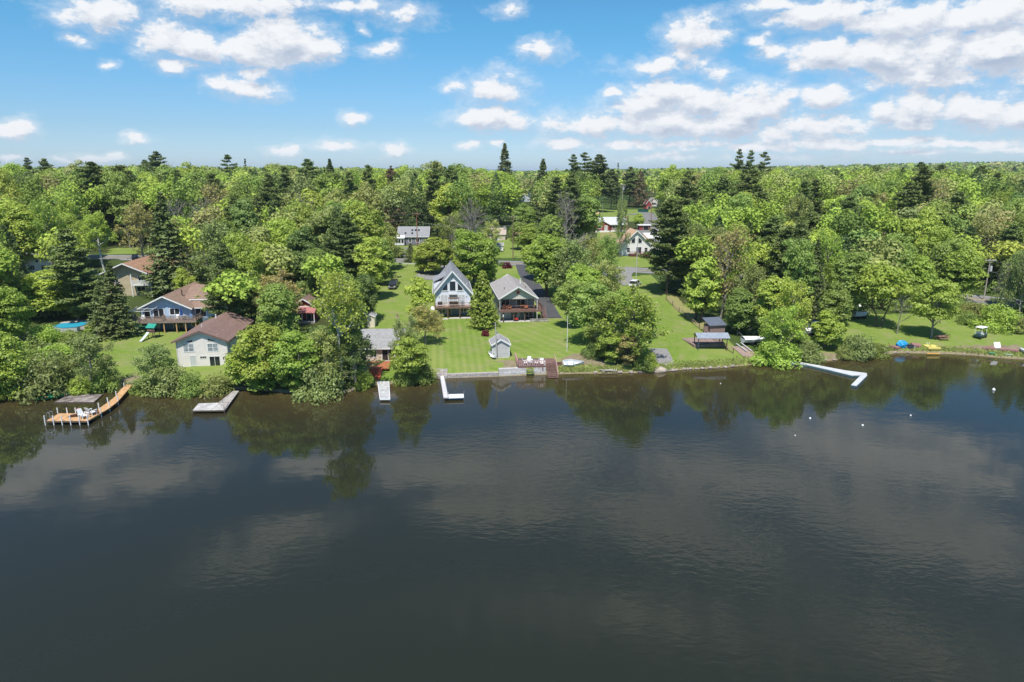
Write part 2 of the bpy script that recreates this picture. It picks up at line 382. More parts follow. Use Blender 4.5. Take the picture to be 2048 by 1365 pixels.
for i, (pts, wd, m_) in enumerate([([(800, 516), (790, 506), (812, 496)], 2.6, asph), ([(914, 521), (916, 505), (906, 494)], 2.6, asph), ([(845, 560), (862, 545), (885, 530)], 3.0, gravel), ([(1262, 536), (1240, 552), (1262, 572)], 2.4, gravel),
                                 ([(1316, 698), (1327, 718), (1330, 741)], 1.6, gravel), ([(1292, 470), (1300, 446), (1290, 425)], 5.0, asph), ([(1262, 430), (1290, 428)], 5.0, asph), ([(1478, 694), (1500, 712), (1512, 728)], 1.5, mat('red_gravel', (.36, .26, .22), .95, .3, 7)),
                                 ([(260, 522), (285, 516)], 4, gravel)]):
    P = densify(smooth([at(a, b_).xy for a, b_ in pts], 2), 1.5); r = MB(); r.grid(strip_rows(P, -wd, wd, .07 + .004 * i)); struct(r.build(('drive', 'drive', 'gravel_drive', 'gravel_drive', 'path', 'parking_lot', 'parking_lot', 'path', 'gravel_drive')[i], m_))
def pad(name, pts, m_, dz=.09, kind=True):
    P = [at(a, b_) for a, b_ in pts]; z = max(p.z for p in P) + dz
    r = MB(); r.plate([(p.x, p.y) for p in P], z - .5, z); o = r.build(name, m_)
    return struct(o)
pad('patio', [(1362, 677), (1400, 675), (1441, 677), (1450, 694), (1388, 696)], brickp, .02)
pad('pool_patio', [(150, 662), (120, 648), (140, 641), (200, 640), (202, 655), (185, 662)], mat('pale_patio', (.45, .4, .36), .9, .1, 1), .02)
# ---------------------------------------------------------------- foliage prototypes
def quadmesh(name, cen, nrm, size, rg, asp=.75, m=None, tint=None):
    """one bent leaf spray (a quad) per centre"""
    n = len(cen); nrm = nrm / np.linalg.norm(nrm, axis=1, keepdims=True)
    a = rg.normal(size=(n, 3)); u = np.cross(nrm, a); u /= np.linalg.norm(u, axis=1, keepdims=True) + 1e-9; v = np.cross(nrm, u)
    s = (np.asarray(size) * rg.uniform(.65, 1.35, n))[:, None] / 2
    co = np.stack([cen - u * s - v * s * asp, cen + u * s * .9 - v * s * asp * .7, cen + u * s + v * s * asp, cen - u * s * .8 + v * s * asp * .9], 1)
    co[:, 2] += nrm * s * .25; return co.reshape(-1, 3)
def sprays(name, co, m):
    me = bpy.data.meshes.new(name); npmesh(me, co, np.arange(len(co)).reshape(-1, 4)); me.materials.append(m); return me
def sph(n, rg, lo=-1.0):
    z = rg.uniform(lo, 1, n); t = rg.uniform(0, 2 * PI, n); q = np.sqrt(1 - z * z); return np.stack([q * np.cos(t), q * np.sin(t), z], 1)
def clump_leaves(cs, rs, per, size, rg, flat=.75, lo=-.35, up=.5, jit=.4):
    k = len(cs); u = sph(k * per, rg, lo); c = np.repeat(cs, per, 0); r = np.repeat(rs, per)[:, None]
    rad = rg.uniform(.55, 1.08, (k * per, 1)) ** .7
    # ragged clumps: the radius varies with direction
    ph = np.repeat(rg.uniform(0, 6.28, (k, 3)), per, 0)
    rad = rad * (1 + .22 * np.sin(u[:, :1] * 4 + ph[:, :1]) * np.cos(u[:, 2:] * 5 + ph[:, 1:2]))
    pos = c + u * r * rad * np.array([1, 1, flat]); nr = u + rg.normal(size=u.shape) * jit + np.array([0, 0, up])
    return pos, nr
def limb(mb, pts, r0, r1, n=6):
    for i in range(len(pts) - 1):
        a = i / (len(pts) - 1); b_ = (i + 1) / (len(pts) - 1)
        mb.tube(pts[i], pts[i + 1], r0 + (r1 - r0) * a, r0 + (r1 - r0) * b_, n, caps=False)
def curve(a, b_, sag, rg, n=4, wob=.25):
    a = np.array(a); b_ = np.array(b_); out = []
    for i in range(n + 1):
        t = i / n; p = a + (b_ - a) * t; p = p + np.array([0, 0, sag * math.sin(PI * t)])
        if 0 < i < n: p = p + rg.normal(size=3) * wob * np.array([1, 1, .5])
        out.append(tuple(p))
    return out
def twigs(mb, p, d, ln, r, depth, rg, spread=.6, n=3, up=.12):
    """bare branching wood"""
    q = p + d * ln * .5 + rg.normal(size=3) * ln * .04; e = p + d * ln + rg.normal(size=3) * ln * .07
    mb.tube(p, q, r, r * .8, 4 if depth > 1 else 3, caps=False); mb.tube(q, e, r * .8, r * .6, 4 if depth > 1 else 3, caps=False)
    ends = [e]
    if depth <= 0: return ends
    for k in range(n):
        s = e if k < 2 else q
        nd = d + rg.normal(size=3) * spread + np.array([0, 0, up]); nd /= np.linalg.norm(nd)
        ends += twigs(mb, s, nd, ln * rg.uniform(.6, .82), r * .58, depth - 1, rg, spread, n, up)
    return ends
MF = {  # leaf colours
    'bright': leafmat('bright_green_leaves', (.225, .295, .07)), 'lime': leafmat('lime_leaves', (.25, .31, .075)), 'mid': leafmat('mid_green_leaves', (.165, .225, .07)),
    'dark': leafmat('dark_green_leaves', (.11, .155, .055)), 'olive': leafmat('olive_leaves', (.22, .25, .1)), 'grey': leafmat('grey_green_leaves', (.175, .22, .095)),
    'rust': leafmat('rust_tinged_leaves', (.26, .235, .11)), 'gold': leafmat('yellow_leaves', (.27, .31, .08)), 'pine': leafmat('pine_needles', (.1, .13, .055), .15),
    'spruce': leafmat('spruce_needles', (.08, .1, .045), .12), 'brown': leafmat('brown_conifer_twigs', (.11, .085, .06), .1), 'golden_conifer': leafmat('yellow_green_conifer_sprays', (.16, .19, .045), .2),
    'burgundy': leafmat('burgundy_leaves', (.09, .015, .02), .2), 'pale': leafmat('pale_spring_leaves', (.29, .31, .14)), 'blue': leafmat('blue_green_leaves', (.135, .2, .075))}
PROTO = {}
def proto(key, H_, W_, leaf, wood, woodm): PROTO.setdefault(key, []).append((H_, W_, leaf, wood, woodm))
def wood_mesh(mb, nm, m_): return mb.mesh(nm, m_, True)
def make_broad(key, seed, H_=15., W_=10., base=.22, n=62, per=105, size=.42, flat=.7, oval=1.0, cr=(.1, .17), wood=bark, limbs=22, trunks=1, m_='mid'):
    rg = np.random.default_rng(seed); lob = sph(7, rg, -.3); lw = rg.uniform(.08, .3, 7)
    cz = H_ * (base + (1 - base) * .5); hz = H_ * (1 - base) / 2
    cs = []; tries = 0
    while len(cs) < n and tries < 9000:
        tries += 1
        u = sph(1, rg, -.85)[0]; e = .8 + sum(lw[i] * max(0, float(u @ lob[i])) ** 3 for i in range(7))
        f = rg.uniform(.35, 1) ** .45 * e * .8
        wz = 1 - .35 * max(0, u[2]) ** 2 * (oval - .6)
        p = np.array([u[0] * W_ / 2 * f * wz, u[1] * W_ / 2 * f * wz, min(max(cz + u[2] * hz * f * (1.02 if u[2] > 0 or trunks > 1 else 1.15 if wood is greybark else 1.5), H_ * .07), H_ * .97)])
        if all(np.linalg.norm((p - q) * [1, 1, 1.3]) > W_ * .105 for q in cs): cs.append(p)
    cs = np.array(cs); rs = rg.uniform(cr[0], cr[1], len(cs)) * W_
    pos, nr = clump_leaves(cs, rs, per, size, rg, flat)
    fill = cs[rg.integers(0, len(cs), 500)] * np.array([.6, .6, 1]) + rg.normal(size=(500, 3)) * W_ * .06
    pos = np.concatenate([pos, fill]); nr = np.concatenate([nr, rg.normal(size=fill.shape)])
    lf = sprays(key + '_crown', quadmesh('', pos, nr, size, rg), MF[m_])
    mb = MB(); tr = H_ * .016 + .04
    if trunks == 1:
        pts = curve((0, 0, -1.0), (rg.uniform(-.4, .4), rg.uniform(-.4, .4), H_ * .8), 0, rg, 6, .12); limb(mb, pts, tr, tr * .25, 7)
    else:
        for k in range(trunks):
            a = 2 * PI * k / trunks + 1; pts = curve((0, 0, -.8), (math.cos(a) * W_ * .24, math.sin(a) * W_ * .24, H_ * .72), 0, rg, 6, .15); limb(mb, pts, tr * .8, tr * .2, 7)
    for i in rg.permutation(len(cs))[:limbs]:
        c = cs[i]; z0 = max(H_ * base * .7, c[2] * rg.uniform(.45, .7)); limb(mb, curve((0, 0, z0), tuple(c), H_ * .02, rg, 3, .12), tr * .4, tr * .08, 4)
    proto(key, H_, W_, lf, wood_mesh(mb, key + '_trunk', wood), wood)
def make_airy(key, seed, H_=15., W_=10., depth=4, leaves=2600, size=.34, wood=greybark, base=.2, m_='olive', spread=.55):
    rg = np.random.default_rng(seed); mb = MB(); tr = H_ * .014 + .03
    top = H_ * .6; pts = curve((0, 0, -1.0), (rg.uniform(-.6, .6), rg.uniform(-.6, .6), top), 0, rg, 6, .15); limb(mb, pts, tr, tr * .45, 6); ends = []
    for k in range(13):
        t = base + (.6 - base) * (k / 12.0) ** .8; z = H_ * t; p = np.array([pts[-1][0] * t, pts[-1][1] * t, z]); a = k * 2.4 + rg.uniform(-.3, .3)
        el = .45 + .5 * k / 12; d = np.array([math.cos(a) * (1 - el * .45), math.sin(a) * (1 - el * .45), el]); d /= np.linalg.norm(d)
        ends += twigs(mb, p, d, W_ * .2 * (1.1 - .3 * k / 12), tr * .38, depth - 1, rg, spread)
    ends = np.array(ends); top_z = ends[:, 2].max(); rr = np.quantile(np.hypot(ends[:, 0], ends[:, 1]), .97)
    sc = np.array([W_ / 2 / rr, W_ / 2 / rr, H_ / top_z]); mb.v = [tuple(np.array(v) * sc) for v in mb.v]; ends = ends * sc
    lf = None
    if leaves:
        hi = ends[ends[:, 2] > H_ * base]; c = hi[rg.integers(0, len(hi), leaves)] + rg.normal(size=(leaves, 3)) * W_ * .032
        nr = rg.normal(size=c.shape) + [0, 0, .7]; lf = sprays(key + '_crown', quadmesh('', c, nr, size, rg), MF[m_])
    proto(key, H_, W_, lf, wood_mesh(mb, key + '_trunk', wood), wood)
def make_pine(key, seed, H_=20., W_=9., base=.2, levels=17, m_='pine', sparse=1.0, flat=1.0):
    rg = np.random.default_rng(seed); mb = MB(); tr = .28; limb(mb, curve((0, 0, -1), (rg.uniform(-.4, .4), .2, H_ * .97), 0, rg, 8, .08), tr, .04, 7)
    P = []; Nn = []; S_ = []
    for k in range(levels):
        t = k / (levels - 1); z = H_ * (base + (1 - base) * t); prof = (1 - t) ** .62 * (.55 + .45 * min(1, t * 4 + .3)) + .06
        nb = rg.integers(4, 7)
        for j in range(nb):
            if rg.random() > sparse: continue
            a = rg.uniform(0, 2 * PI); Lb = W_ / 2 * prof * rg.uniform(.65, 1.25); zt = z + Lb * rg.uniform(.05, .3) * (1 + t)
            d = np.array([math.cos(a), math.sin(a), 0]); s_ = np.array([-d[1], d[0], 0]); e = d * Lb + [0, 0, zt]
            limb(mb, [(0, 0, z), tuple((np.array([0, 0, z]) + e) / 2 + [0, 0, -.15]), tuple(e)], .07 * (1.2 - t), .02, 3)
            nt_ = max(3, int(Lb * 2.6))
            for q in range(nt_):
                f = .3 + .75 * (q + .5) / nt_; spread = Lb * .3 * (1.15 - f) + .25
                for w_ in (-1, 0, 1):
                    c = d * Lb * f + s_ * w_ * spread * rg.uniform(.6, 1.1) + [0, 0, z + (zt - z) * f + rg.uniform(-.08, .2)]
                    kk = 9; P.append(c + rg.normal(size=(kk, 3)) * [.26, .26, .11]); Nn.append(rg.normal(size=(kk, 3)) * .8 + [0, 0, 1.1 * flat]); S_.append(np.full(kk, .46))
    P = np.concatenate(P); Nn = np.concatenate(Nn); S_ = np.concatenate(S_)
    proto(key, H_, W_, sprays(key + '_crown', quadmesh('', P, Nn, S_, rg, .4), MF[m_]), wood_mesh(mb, key + '_trunk', bark), bark)
def make_spruce(key, seed, H_=18., W_=7., base=.05, m_='spruce', dens=1.0, size=.42, droop=.22, power=.85, wood=bark):
    rg = np.random.default_rng(seed); mb = MB(); limb(mb, [(0, 0, -1), (0, 0, H_ * .5), (0, 0, H_ * .99)], .24, .02, 6)
    nb = int(330 * dens); t = rg.random(nb) ** 1.25; z = H_ * (base + (.97 - base) * t); Lb = W_ / 2 * ((1 - t) ** power) * rg.uniform(.72, 1.12, nb) + .15; a = rg.uniform(0, 2 * PI, nb)
    k = 20; f = np.tile(np.linspace(.25, 1.03, k), nb); a2 = np.repeat(a, k); L2 = np.repeat(Lb, k); z2 = np.repeat(z, k)
    lat = rg.normal(size=nb * k) * (.13 * L2 * (1.15 - f) + .12)
    x = np.cos(a2) * L2 * f - np.sin(a2) * lat; y = np.sin(a2) * L2 * f + np.cos(a2) * lat; zz = z2 - droop * L2 * f + .12 * L2 * f ** 3 + rg.normal(size=nb * k) * .1
    P = np.stack([x, y, zz], 1); nr = rg.normal(size=P.shape) * .6 + np.stack([np.cos(a2) * .5, np.sin(a2) * .5, np.full(nb * k, .9)], 1)
    tp = np.stack([rg.normal(size=60) * .12, rg.normal(size=60) * .12, H_ * rg.uniform(.93, 1.0, 60)], 1); P = np.concatenate([P, tp]); nr = np.concatenate([nr, rg.normal(size=tp.shape)])
    proto(key, H_, W_, sprays(key + '_crown', quadmesh('', P, nr, size, rg, .5), MF[m_]), wood_mesh(mb, key + '_trunk', wood), wood)
def make_shrub(key, seed, H_=4., W_=6., n=40, per=150, size=.2, m_='grey', stems=14, lo=-.2, cr=(.12, .2)):
    rg = np.random.default_rng(seed); u = sph(n, rg, 0.0); f = rg.uniform(.35, .85, (n, 1))
    cs = u * f * np.array([W_ / 2, W_ / 2, H_ * .95]); cs[:, 2] = np.maximum(cs[:, 2], H_ * .12); rs = rg.uniform(cr[0], cr[1], n) * W_
    rs = np.minimum(rs, np.maximum(H_ * 1.02 - cs[:, 2], H_ * .15)); pos, nr = clump_leaves(cs, rs, per, size, rg, .8, -.7, .4)
    pos[:, 2] = np.abs(pos[:, 2]) + .02
    mb = MB()
    for i in range(stems): c = cs[i % n]; limb(mb, curve((rg.normal() * W_ * .05, rg.normal() * W_ * .05, -.5), tuple(c * rg.uniform(.9, 1.15)), .1, rg, 3, .1), .07, .02, 4)
    proto(key, H_, W_, sprays(key + '_crown', quadmesh('', pos, nr, size, rg), MF[m_]), wood_mesh(mb, key + '_trunk', greybark), greybark)
for s_ in range(4): make_broad('round', 10 + s_, 15, 10.5 + s_ * .4, .1, per=150, size=.36, n=[72, 80, 66, 86][s_], flat=[.7, .6, .75, .62][s_])
for s_ in range(3): make_broad('tall', 20 + s_, 18, 8.5, .1, per=140, size=.38, n=72, oval=1.8, cr=(.11, .19), flat=.8)
for s_ in range(2): make_broad('oval', 30 + s_, 10, 6, .06, n=54, per=140, size=.27, oval=1.7, cr=(.13, .2), limbs=16)
make_broad('forked', 40, 12, 11, .38, n=52, per=90, size=.4, trunks=2, limbs=20)
for s_ in range(3): make_broad('layered', 44 + s_, 13, 10, .16, n=64, per=120, size=.34, flat=.42, cr=(.12, .2), limbs=26, wood=greybark)
for s_ in range(4): make_airy('airy', 50 + s_, 15, 9.5, leaves=[5200, 6500, 4200, 7500][s_], size=.28, base=.1)
for s_ in range(2): make_airy('bare', 60 + s_, 15, 8, depth=5 if s_ == 0 else 4, leaves=0, spread=.5)
make_airy('budding', 65, 15, 9, leaves=1900, size=.3, m_='rust')
make_airy('birch', 66, 16, 8.5, leaves=9000, size=.26, wood=palebark, base=.3, m_='bright')
make_airy('birch', 67, 14, 7.5, leaves=5000, size=.26, wood=palebark, base=.35, m_='bright')
for s_ in range(3): make_pine('pine', 70 + s_, 20, 9.5, .16 + .08 * s_)
make_pine('crown_pine', 75, 20, 9, .5, levels=10, sparse=.85); make_pine('crown_pine', 76, 20, 8, .45, levels=10, sparse=.75)
for s_ in range(2): make_spruce('spruce', 80 + s_, 18, 7.5)
make_spruce('larch', 83, 17, 8.5, dens=.9, m_='brown', size=.34, droop=.05, power=.6)
make_spruce('cedar', 84, 9, 5.2, base=.01, dens=1.0, m_='golden_conifer', size=.34, droop=-.12, power=.62)
make_spruce('snag', 85, 20, 4.5, dens=.22, m_='spruce', size=.35)
for s_ in range(3): make_shrub('shrub', 90 + s_, 4, 6.5)
for s_ in range(2): make_shrub('bush', 94 + s_, 3, 3.4, n=22, per=90, size=.2, m_='mid')

LOOK = {'bright': 'bright green', 'lime': 'yellow-green', 'mid': 'mid green', 'dark': 'dark green', 'olive': 'olive green', 'grey': 'grey-green', 'rust': 'rust-tinged', 'gold': 'golden yellow',
        'pine': 'dark', 'spruce': 'dark', 'brown': 'brown', 'golden_conifer': 'golden green', 'burgundy': 'burgundy', 'pale': 'pale green', 'blue': 'blue-green'}
KIND = {'round': ('broadleaf_tree', 'round-crowned tree', 'tree'), 'tall': ('broadleaf_tree', 'tall tree', 'tree'), 'oval': ('broadleaf_tree', 'oval-crowned tree', 'tree'), 'forked': ('broadleaf_tree', 'fork-trunked tree', 'tree'),
        'layered': ('broadleaf_tree', 'layered tree', 'tree'), 'airy': ('broadleaf_tree', 'thin-leaved tree', 'tree'), 'bare': ('bare_tree', 'bare grey tree', 'tree'), 'budding': ('budding_tree', 'half-bare budding tree', 'tree'),
        'birch': ('birch_tree', 'birch with white trunk', 'tree'), 'pine': ('pine_tree', 'pine', 'pine tree'), 'crown_pine': ('pine_tree', 'high-crowned pine', 'pine tree'), 'spruce': ('spruce_tree', 'spruce', 'spruce tree'),
        'larch': ('conifer_tree', 'twiggy conifer', 'conifer'), 'cedar': ('cedar_tree', 'cone-shaped cedar', 'cedar tree'), 'snag': ('conifer_tree', 'thin ragged conifer', 'conifer'), 'shrub': ('shrub', 'spreading shrub', 'shrub'), 'bush': ('bush', 'rounded bush', 'bush')}
PLANTS = []   # every individual tree: dict
def plant(kind, col, x, y, z, H_, W_, own=None):
    ps = PROTO[kind]; i = rnd.randrange(len(ps)); h0, w0, leaf, wood, wm_ = ps[i]
    nm, look, cat = KIND[kind]
    root = bpy.data.objects.new(nm, None); C.objects.link(root); root.location = (x, y, z); root.rotation_euler = (0, 0, rnd.uniform(0, 6.28)); sw = W_ / w0; root.scale = (sw, sw * rnd.uniform(.92, 1.08), H_ / h0)
    o = bpy.data.objects.new('trunk', wood); C.objects.link(o); o.parent = root
    if leaf:
        o = bpy.data.objects.new('crown', leaf); C.objects.link(o); o.parent = root
        o.material_slots[0].link = 'OBJECT'; o.material_slots[0].material = MF[col]
    PLANTS.append(dict(o=root, kind=kind, col=col, x=x, y=y, z=z, H=H_, W=W_, own=own, cat=cat, look=look))
    return root
def T(kind, px, yt, yb, wpx, col=None, own=None):
    p = at(px, yb); yy = (682.5 - yt) / F
    z = H + p.y * (yy * CP - SP) / (CP + yy * SP); dp = p.y * CP - (p.z - H) * SP
    return plant(kind, col or {'pine': 'pine', 'crown_pine': 'pine', 'spruce': 'spruce', 'larch': 'brown', 'cedar': 'golden_conifer', 'snag': 'spruce', 'shrub': 'grey'}.get(kind, 'mid'), p.x, p.y, p.z - .1, max(z - p.z, .6), wpx / F * dp, own)
HAND = [
 # left shore and lots
 ('round', 5, 655, 790, 115, 'lime'), ('shrub', 100, 700, 788, 125, 'grey'), ('shrub', 165, 745, 784, 70, 'bright'), ('airy', 185, 668, 782, 95, 'grey'), ('shrub', 215, 728, 778, 70, 'mid'), ('shrub', 335, 722, 786, 118, 'grey'), ('airy', 322, 688, 778, 90, 'grey'),
 ('shrub', 385, 738, 788, 70, 'mid'), ('shrub', 435, 742, 786, 75, 'olive'), ('shrub', 290, 748, 785, 60, 'mid'),
 ('round', 535, 640, 775, 118, 'bright'), ('oval', 485, 690, 776, 62, 'lime'), ('oval', 525, 700, 782, 80, 'bright'), ('layered', 600, 655, 782, 110, 'bright'), ('shrub', 640, 715, 792, 105, 'grey'), ('oval', 590, 700, 784, 70, 'lime'), ('round', 560, 560, 690, 95, 'mid'),
 ('airy', 650, 655, 778, 90, 'olive'), ('birch', 686, 545, 768, 100, 'lime', 'tall birch with leaning white trunk near the grey-roofed cottage'), ('airy', 712, 655, 770, 110, 'dark', 'dark thin-leaved tree hanging over the grey cottage roof'), ('shrub', 727, 732, 776, 42, 'bright'), ('oval', 690, 620, 745, 70, 'bright'),
 ('layered', 822, 668, 768, 85, 'bright', 'bright layered tree between the grey-roofed cottage and striped lawn'), ('airy', 815, 628, 758, 70, 'grey'), ('shrub', 845, 712, 765, 62, 'mid'), ('shrub', 808, 722, 770, 45, 'mid'), ('airy', 850, 610, 690, 75, 'rust'), ('shrub', 868, 622, 660, 40, 'rust'),
 ('oval', 840, 543, 652, 58, 'lime', 'lime tree standing beside the blue chalet'), ('bush', 972, 652, 672, 19, 'burgundy', 'round burgundy bush on the lawn below the cedar'), ('cedar', 966, 541, 655, 60, None, 'golden green cedar between the two gabled lake houses'),
 ('round', 948, 448, 575, 100, 'bright', 'large bright green tree behind the blue chalet'), ('oval', 888, 478, 542, 46, 'lime'), ('oval', 848, 480, 546, 48, 'lime'), ('oval', 866, 466, 549, 60, 'lime', 'tall middle lime green tree at the roadside before the grey shingled house'), ('oval', 900, 492, 530, 30, 'dark'), ('spruce', 822, 486, 524, 34), ('bare', 940, 392, 545, 95, 'grey', 'tall dead grey tree behind the bright roadside tree'), ('airy', 905, 425, 510, 60, 'olive'),
 ('larch', 787, 332, 462, 85, None, 'broad brown conifer behind the grey shingled house'), ('bush', 1003, 518, 533, 12, 'dark'), ('bush', 1015, 520, 537, 20, 'burgundy', 'round dark red bush beside the road and driveway mouth'),
 # middle right cluster
 ('round', 1068, 478, 560, 60, 'bright'), ('tall', 1094, 460, 594, 88, 'bright', 'bright green tree shading the dark driveway'), ('bare', 1148, 462, 600, 100, 'grey'), ('airy', 1150, 480, 610, 105, 'grey'), ('round', 1155, 378, 500, 92, 'mid', 'large round tree behind the grey star house driveway'), ('layered', 1190, 560, 688, 120, 'mid'), ('round', 1165, 520, 640, 85, 'bright'), ('airy', 1212, 520, 640, 85, 'olive'), ('layered', 1140, 560, 655, 75, 'mid'),
 ('airy', 1268, 572, 728, 125, 'lime', 'broad yellow-green tree at the shore beside the gravel ramp'), ('airy', 1258, 582, 724, 105, 'bright'), ('oval', 1222, 650, 726, 65, 'bright'), ('airy', 1215, 590, 712, 110, 'mid'), ('oval', 1255, 660, 732, 55, 'rust'), ('shrub', 1300, 700, 735, 40, 'bright'), ('shrub', 1190, 668, 712, 55, 'dark'), ('shrub', 1285, 705, 738, 50, 'mid'),
 ('airy', 1240, 395, 515, 34, 'grey', 'bare-topped ivy-clad tree between the red ranch house and white chalet'), ('bush', 1272, 500, 513, 12, 'bright'), ('oval', 1277, 425, 458, 22, 'bright'),
 ('pine', 1333, 402, 588, 105, None, 'huge white pine standing beside the white chalet'), ('pine', 1362, 430, 575, 80), ('airy', 1385, 445, 585, 60, 'grey'),
 ('spruce', 1085, 318, 440, 65, None, 'dark spruce rising above the other trees behind the star house'), ('spruce', 1010, 287, 420, 62, None, 'tallest dark spruce on the skyline'), ('round', 1000, 338, 450, 105, 'bright'), ('round', 1100, 425, 520, 65, 'mid'), ('pine', 1145, 312, 425, 45), ('crown_pine', 1168, 308, 425, 45), ('pine', 1195, 312, 425, 60),
 ('snag', 1233, 326, 420, 20), ('pine', 1258, 336, 415, 40), ('larch', 1278, 340, 415, 50), ('pine', 1222, 340, 420, 40),
 # right wood
 ('budding', 1442, 458, 640, 95, 'rust', 'half-bare tree with rusty crown among green trees'), ('round', 1412, 405, 520, 72, 'blue'), ('oval', 1405, 510, 645, 75, 'bright'), ('tall', 1390, 540, 640, 60, 'mid'), ('round', 1465, 345, 455, 85, 'bright', 'dense bright round tree below the three skyline pines'), ('crown_pine', 1470, 302, 430, 34, None, 'skyline pine, first of the tight trio'), ('crown_pine', 1492, 304, 430, 34, None, 'skyline pine in the middle of the tight trio'), ('crown_pine', 1520, 307, 430, 44, None, 'broad skyline pine at the outer end of the tight trio'),
 ('round', 1350, 330, 445, 75, 'lime'), ('round', 1395, 345, 450, 70, 'mid'), ('bare', 1513, 352, 430, 34, 'grey'), ('bare', 1563, 335, 400, 40, 'grey'), ('layered', 1562, 440, 555, 72, 'gold', 'golden yellow layered tree deep in the wood'),
 ('oval', 1476, 575, 668, 64, 'mid'), ('tall', 1540, 530, 682, 75, 'lime'), ('airy', 1575, 555, 700, 85, 'lime'), ('airy', 1500, 530, 660, 80, 'olive'), ('airy', 1560, 610, 722, 95, 'bright'), ('shrub', 1548, 672, 724, 105, 'bright'), ('shrub', 1612, 676, 721, 78, 'grey'), ('round', 1665, 560, 690, 75, 'mid'), ('oval', 1650, 620, 700, 60, 'bright'),
 ('shrub', 1712, 662, 714, 78, 'grey'), ('shrub', 1745, 680, 712, 60, 'mid'), ('shrub', 1690, 690, 716, 45, 'olive'), ('forked', 1756, 530, 654, 108, 'bright', 'fork-trunked tree on the shore lawn'), ('bare', 1795, 575, 668, 38, 'grey', 'small bare tree on the shore lawn beside the forked tree'), ('layered', 1862, 552, 676, 95, 'lime', 'yellow-green tree standing alone on the shore lawn'), ('round', 1912, 485, 608, 80, 'bright'), ('airy', 2022, 505, 632, 60, 'grey'), ('round', 2040, 490, 622, 100, 'mid'), ('layered', 1885, 470, 596, 80, 'mid'), ('oval', 1828, 500, 612, 62, 'bright'), ('round', 1785, 470, 606, 80, 'mid'), ('shrub', 1900, 590, 622, 60, 'mid'), ('shrub', 1950, 600, 632, 60, 'olive'), ('shrub', 1850, 590, 618, 50, 'bright'), ('shrub', 1790, 596, 622, 50, 'mid'),
 ('shrub', 1988, 600, 658, 85, 'bright', 'big bright shrub at the edge of the shore lawn'), ('shrub', 2040, 630, 665, 55, 'olive'), ('shrub', 1935, 618, 648, 50, 'mid'), ('airy', 2036, 500, 640, 50, 'grey'), ('bare', 1996, 520, 630, 40, 'grey'), ('tall', 1700, 500, 640, 80, 'mid'),
 ('spruce', 1620, 480, 640, 70), ('layered', 1595, 480, 640, 70, 'mid'), ('airy', 1475, 480, 640, 70, 'lime'),
 # crowns along the skyline
 ('round', 48, 330, 440, 80, 'bright'), ('round', 118, 336, 430, 70, 'lime'), ('round', 168, 318, 425, 62, 'pale'), ('round', 390, 322, 430, 78, 'lime'), ('round', 428, 336, 425, 66, 'mid'), ('round', 545, 330, 430, 76, 'olive'), ('tall', 588, 328, 430, 58, 'mid'), ('round', 705, 330, 435, 80, 'olive'), ('round', 748, 334, 430, 66, 'bright'), ('round', 800, 322, 430, 60, 'lime'), ('round', 838, 332, 432, 70, 'mid'), ('round', 880, 326, 430, 70, 'olive'), ('round', 962, 332, 432, 62, 'bright'),
 ('round', 1340, 327, 425, 52, 'lime'), ('round', 1378, 333, 425, 60, 'bright'), ('round', 1432, 336, 425, 62, 'mid'), ('round', 1545, 340, 430, 62, 'bright'), ('round', 1600, 342, 435, 90, 'mid'), ('round', 1655, 338, 430, 70, 'olive'), ('round', 1708, 332, 430, 66, 'mid'), ('round', 1742, 329, 430, 80, 'dark'), ('round', 1792, 334, 430, 80, 'mid'), ('pine', 1828, 327, 430, 50), ('pine', 1868, 332, 430, 60), ('round', 1905, 336, 432, 70, 'dark'), ('pine', 1950, 334, 440, 66), ('round', 2010, 340, 440, 80, 'mid'),
 # left wood
 ('pine', 158, 462, 642, 118, None, 'large white pine standing behind the blue pool'), ('spruce', 238, 525, 672, 95, None, 'dark spruce beside the blue deck house'), ('spruce', 212, 560, 668, 70), ('spruce', 345, 385, 590, 105, None, 'massive dark spruce behind the tan balcony house'), ('pine', 205, 328, 490, 110, None, 'great spreading pine on the skyline, paired with its neighbour'), ('pine', 262, 335, 485, 95), ('pine', 325, 306, 420, 62), ('pine', 300, 322, 410, 40),
 ('pine', 70, 318, 420, 40), ('pine', 104, 320, 420, 45), ('pine', 5, 318, 440, 60), ('airy', 443, 440, 605, 115, 'grey', 'large grey-green tree behind the beige and blue houses'), ('oval', 455, 543, 628, 68, 'bright', 'small bright tree behind the beige house'), ('oval', 408, 588, 645, 50, 'mid'), ('oval', 372, 535, 600, 42, 'bright'),
 ('round', 20, 560, 700, 110, 'bright'), ('round', 108, 535, 634, 130, 'bright'), ('round', 45, 560, 640, 90, 'mid'), ('shrub', 115, 684, 720, 90, 'bright'), ('shrub', 70, 672, 706, 60, 'mid'), ('oval', 158, 590, 640, 40, 'mid'), ('shrub', 92, 643, 692, 66, 'bright'), ('shrub', 142, 654, 690, 44, 'mid'), ('bush', 180, 652, 672, 22, 'bright'), ('shrub', 175, 660, 705, 50, 'olive'), ('shrub', 60, 690, 750, 90, 'mid'), ('shrub', 20, 720, 790, 90, 'bright'),
 ('birch', 208, 425, 545, 60, 'lime', 'white forked tree beside the roadway gap'), ('airy', 288, 400, 520, 80, 'rust'), ('budding', 98, 378, 470, 62, 'rust'), ('round', 60, 400, 520, 80, 'mid'), ('layered', 150, 430, 540, 80, 'bright'), ('crown_pine', 465, 312, 420, 50, None, 'flat-topped skyline pine standing alone'), ('snag', 500, 318, 430, 26), ('snag', 655, 335, 440, 22), ('pine', 625, 322, 470, 66), ('spruce', 668, 318, 460, 62), ('pine', 650, 400, 500, 70),
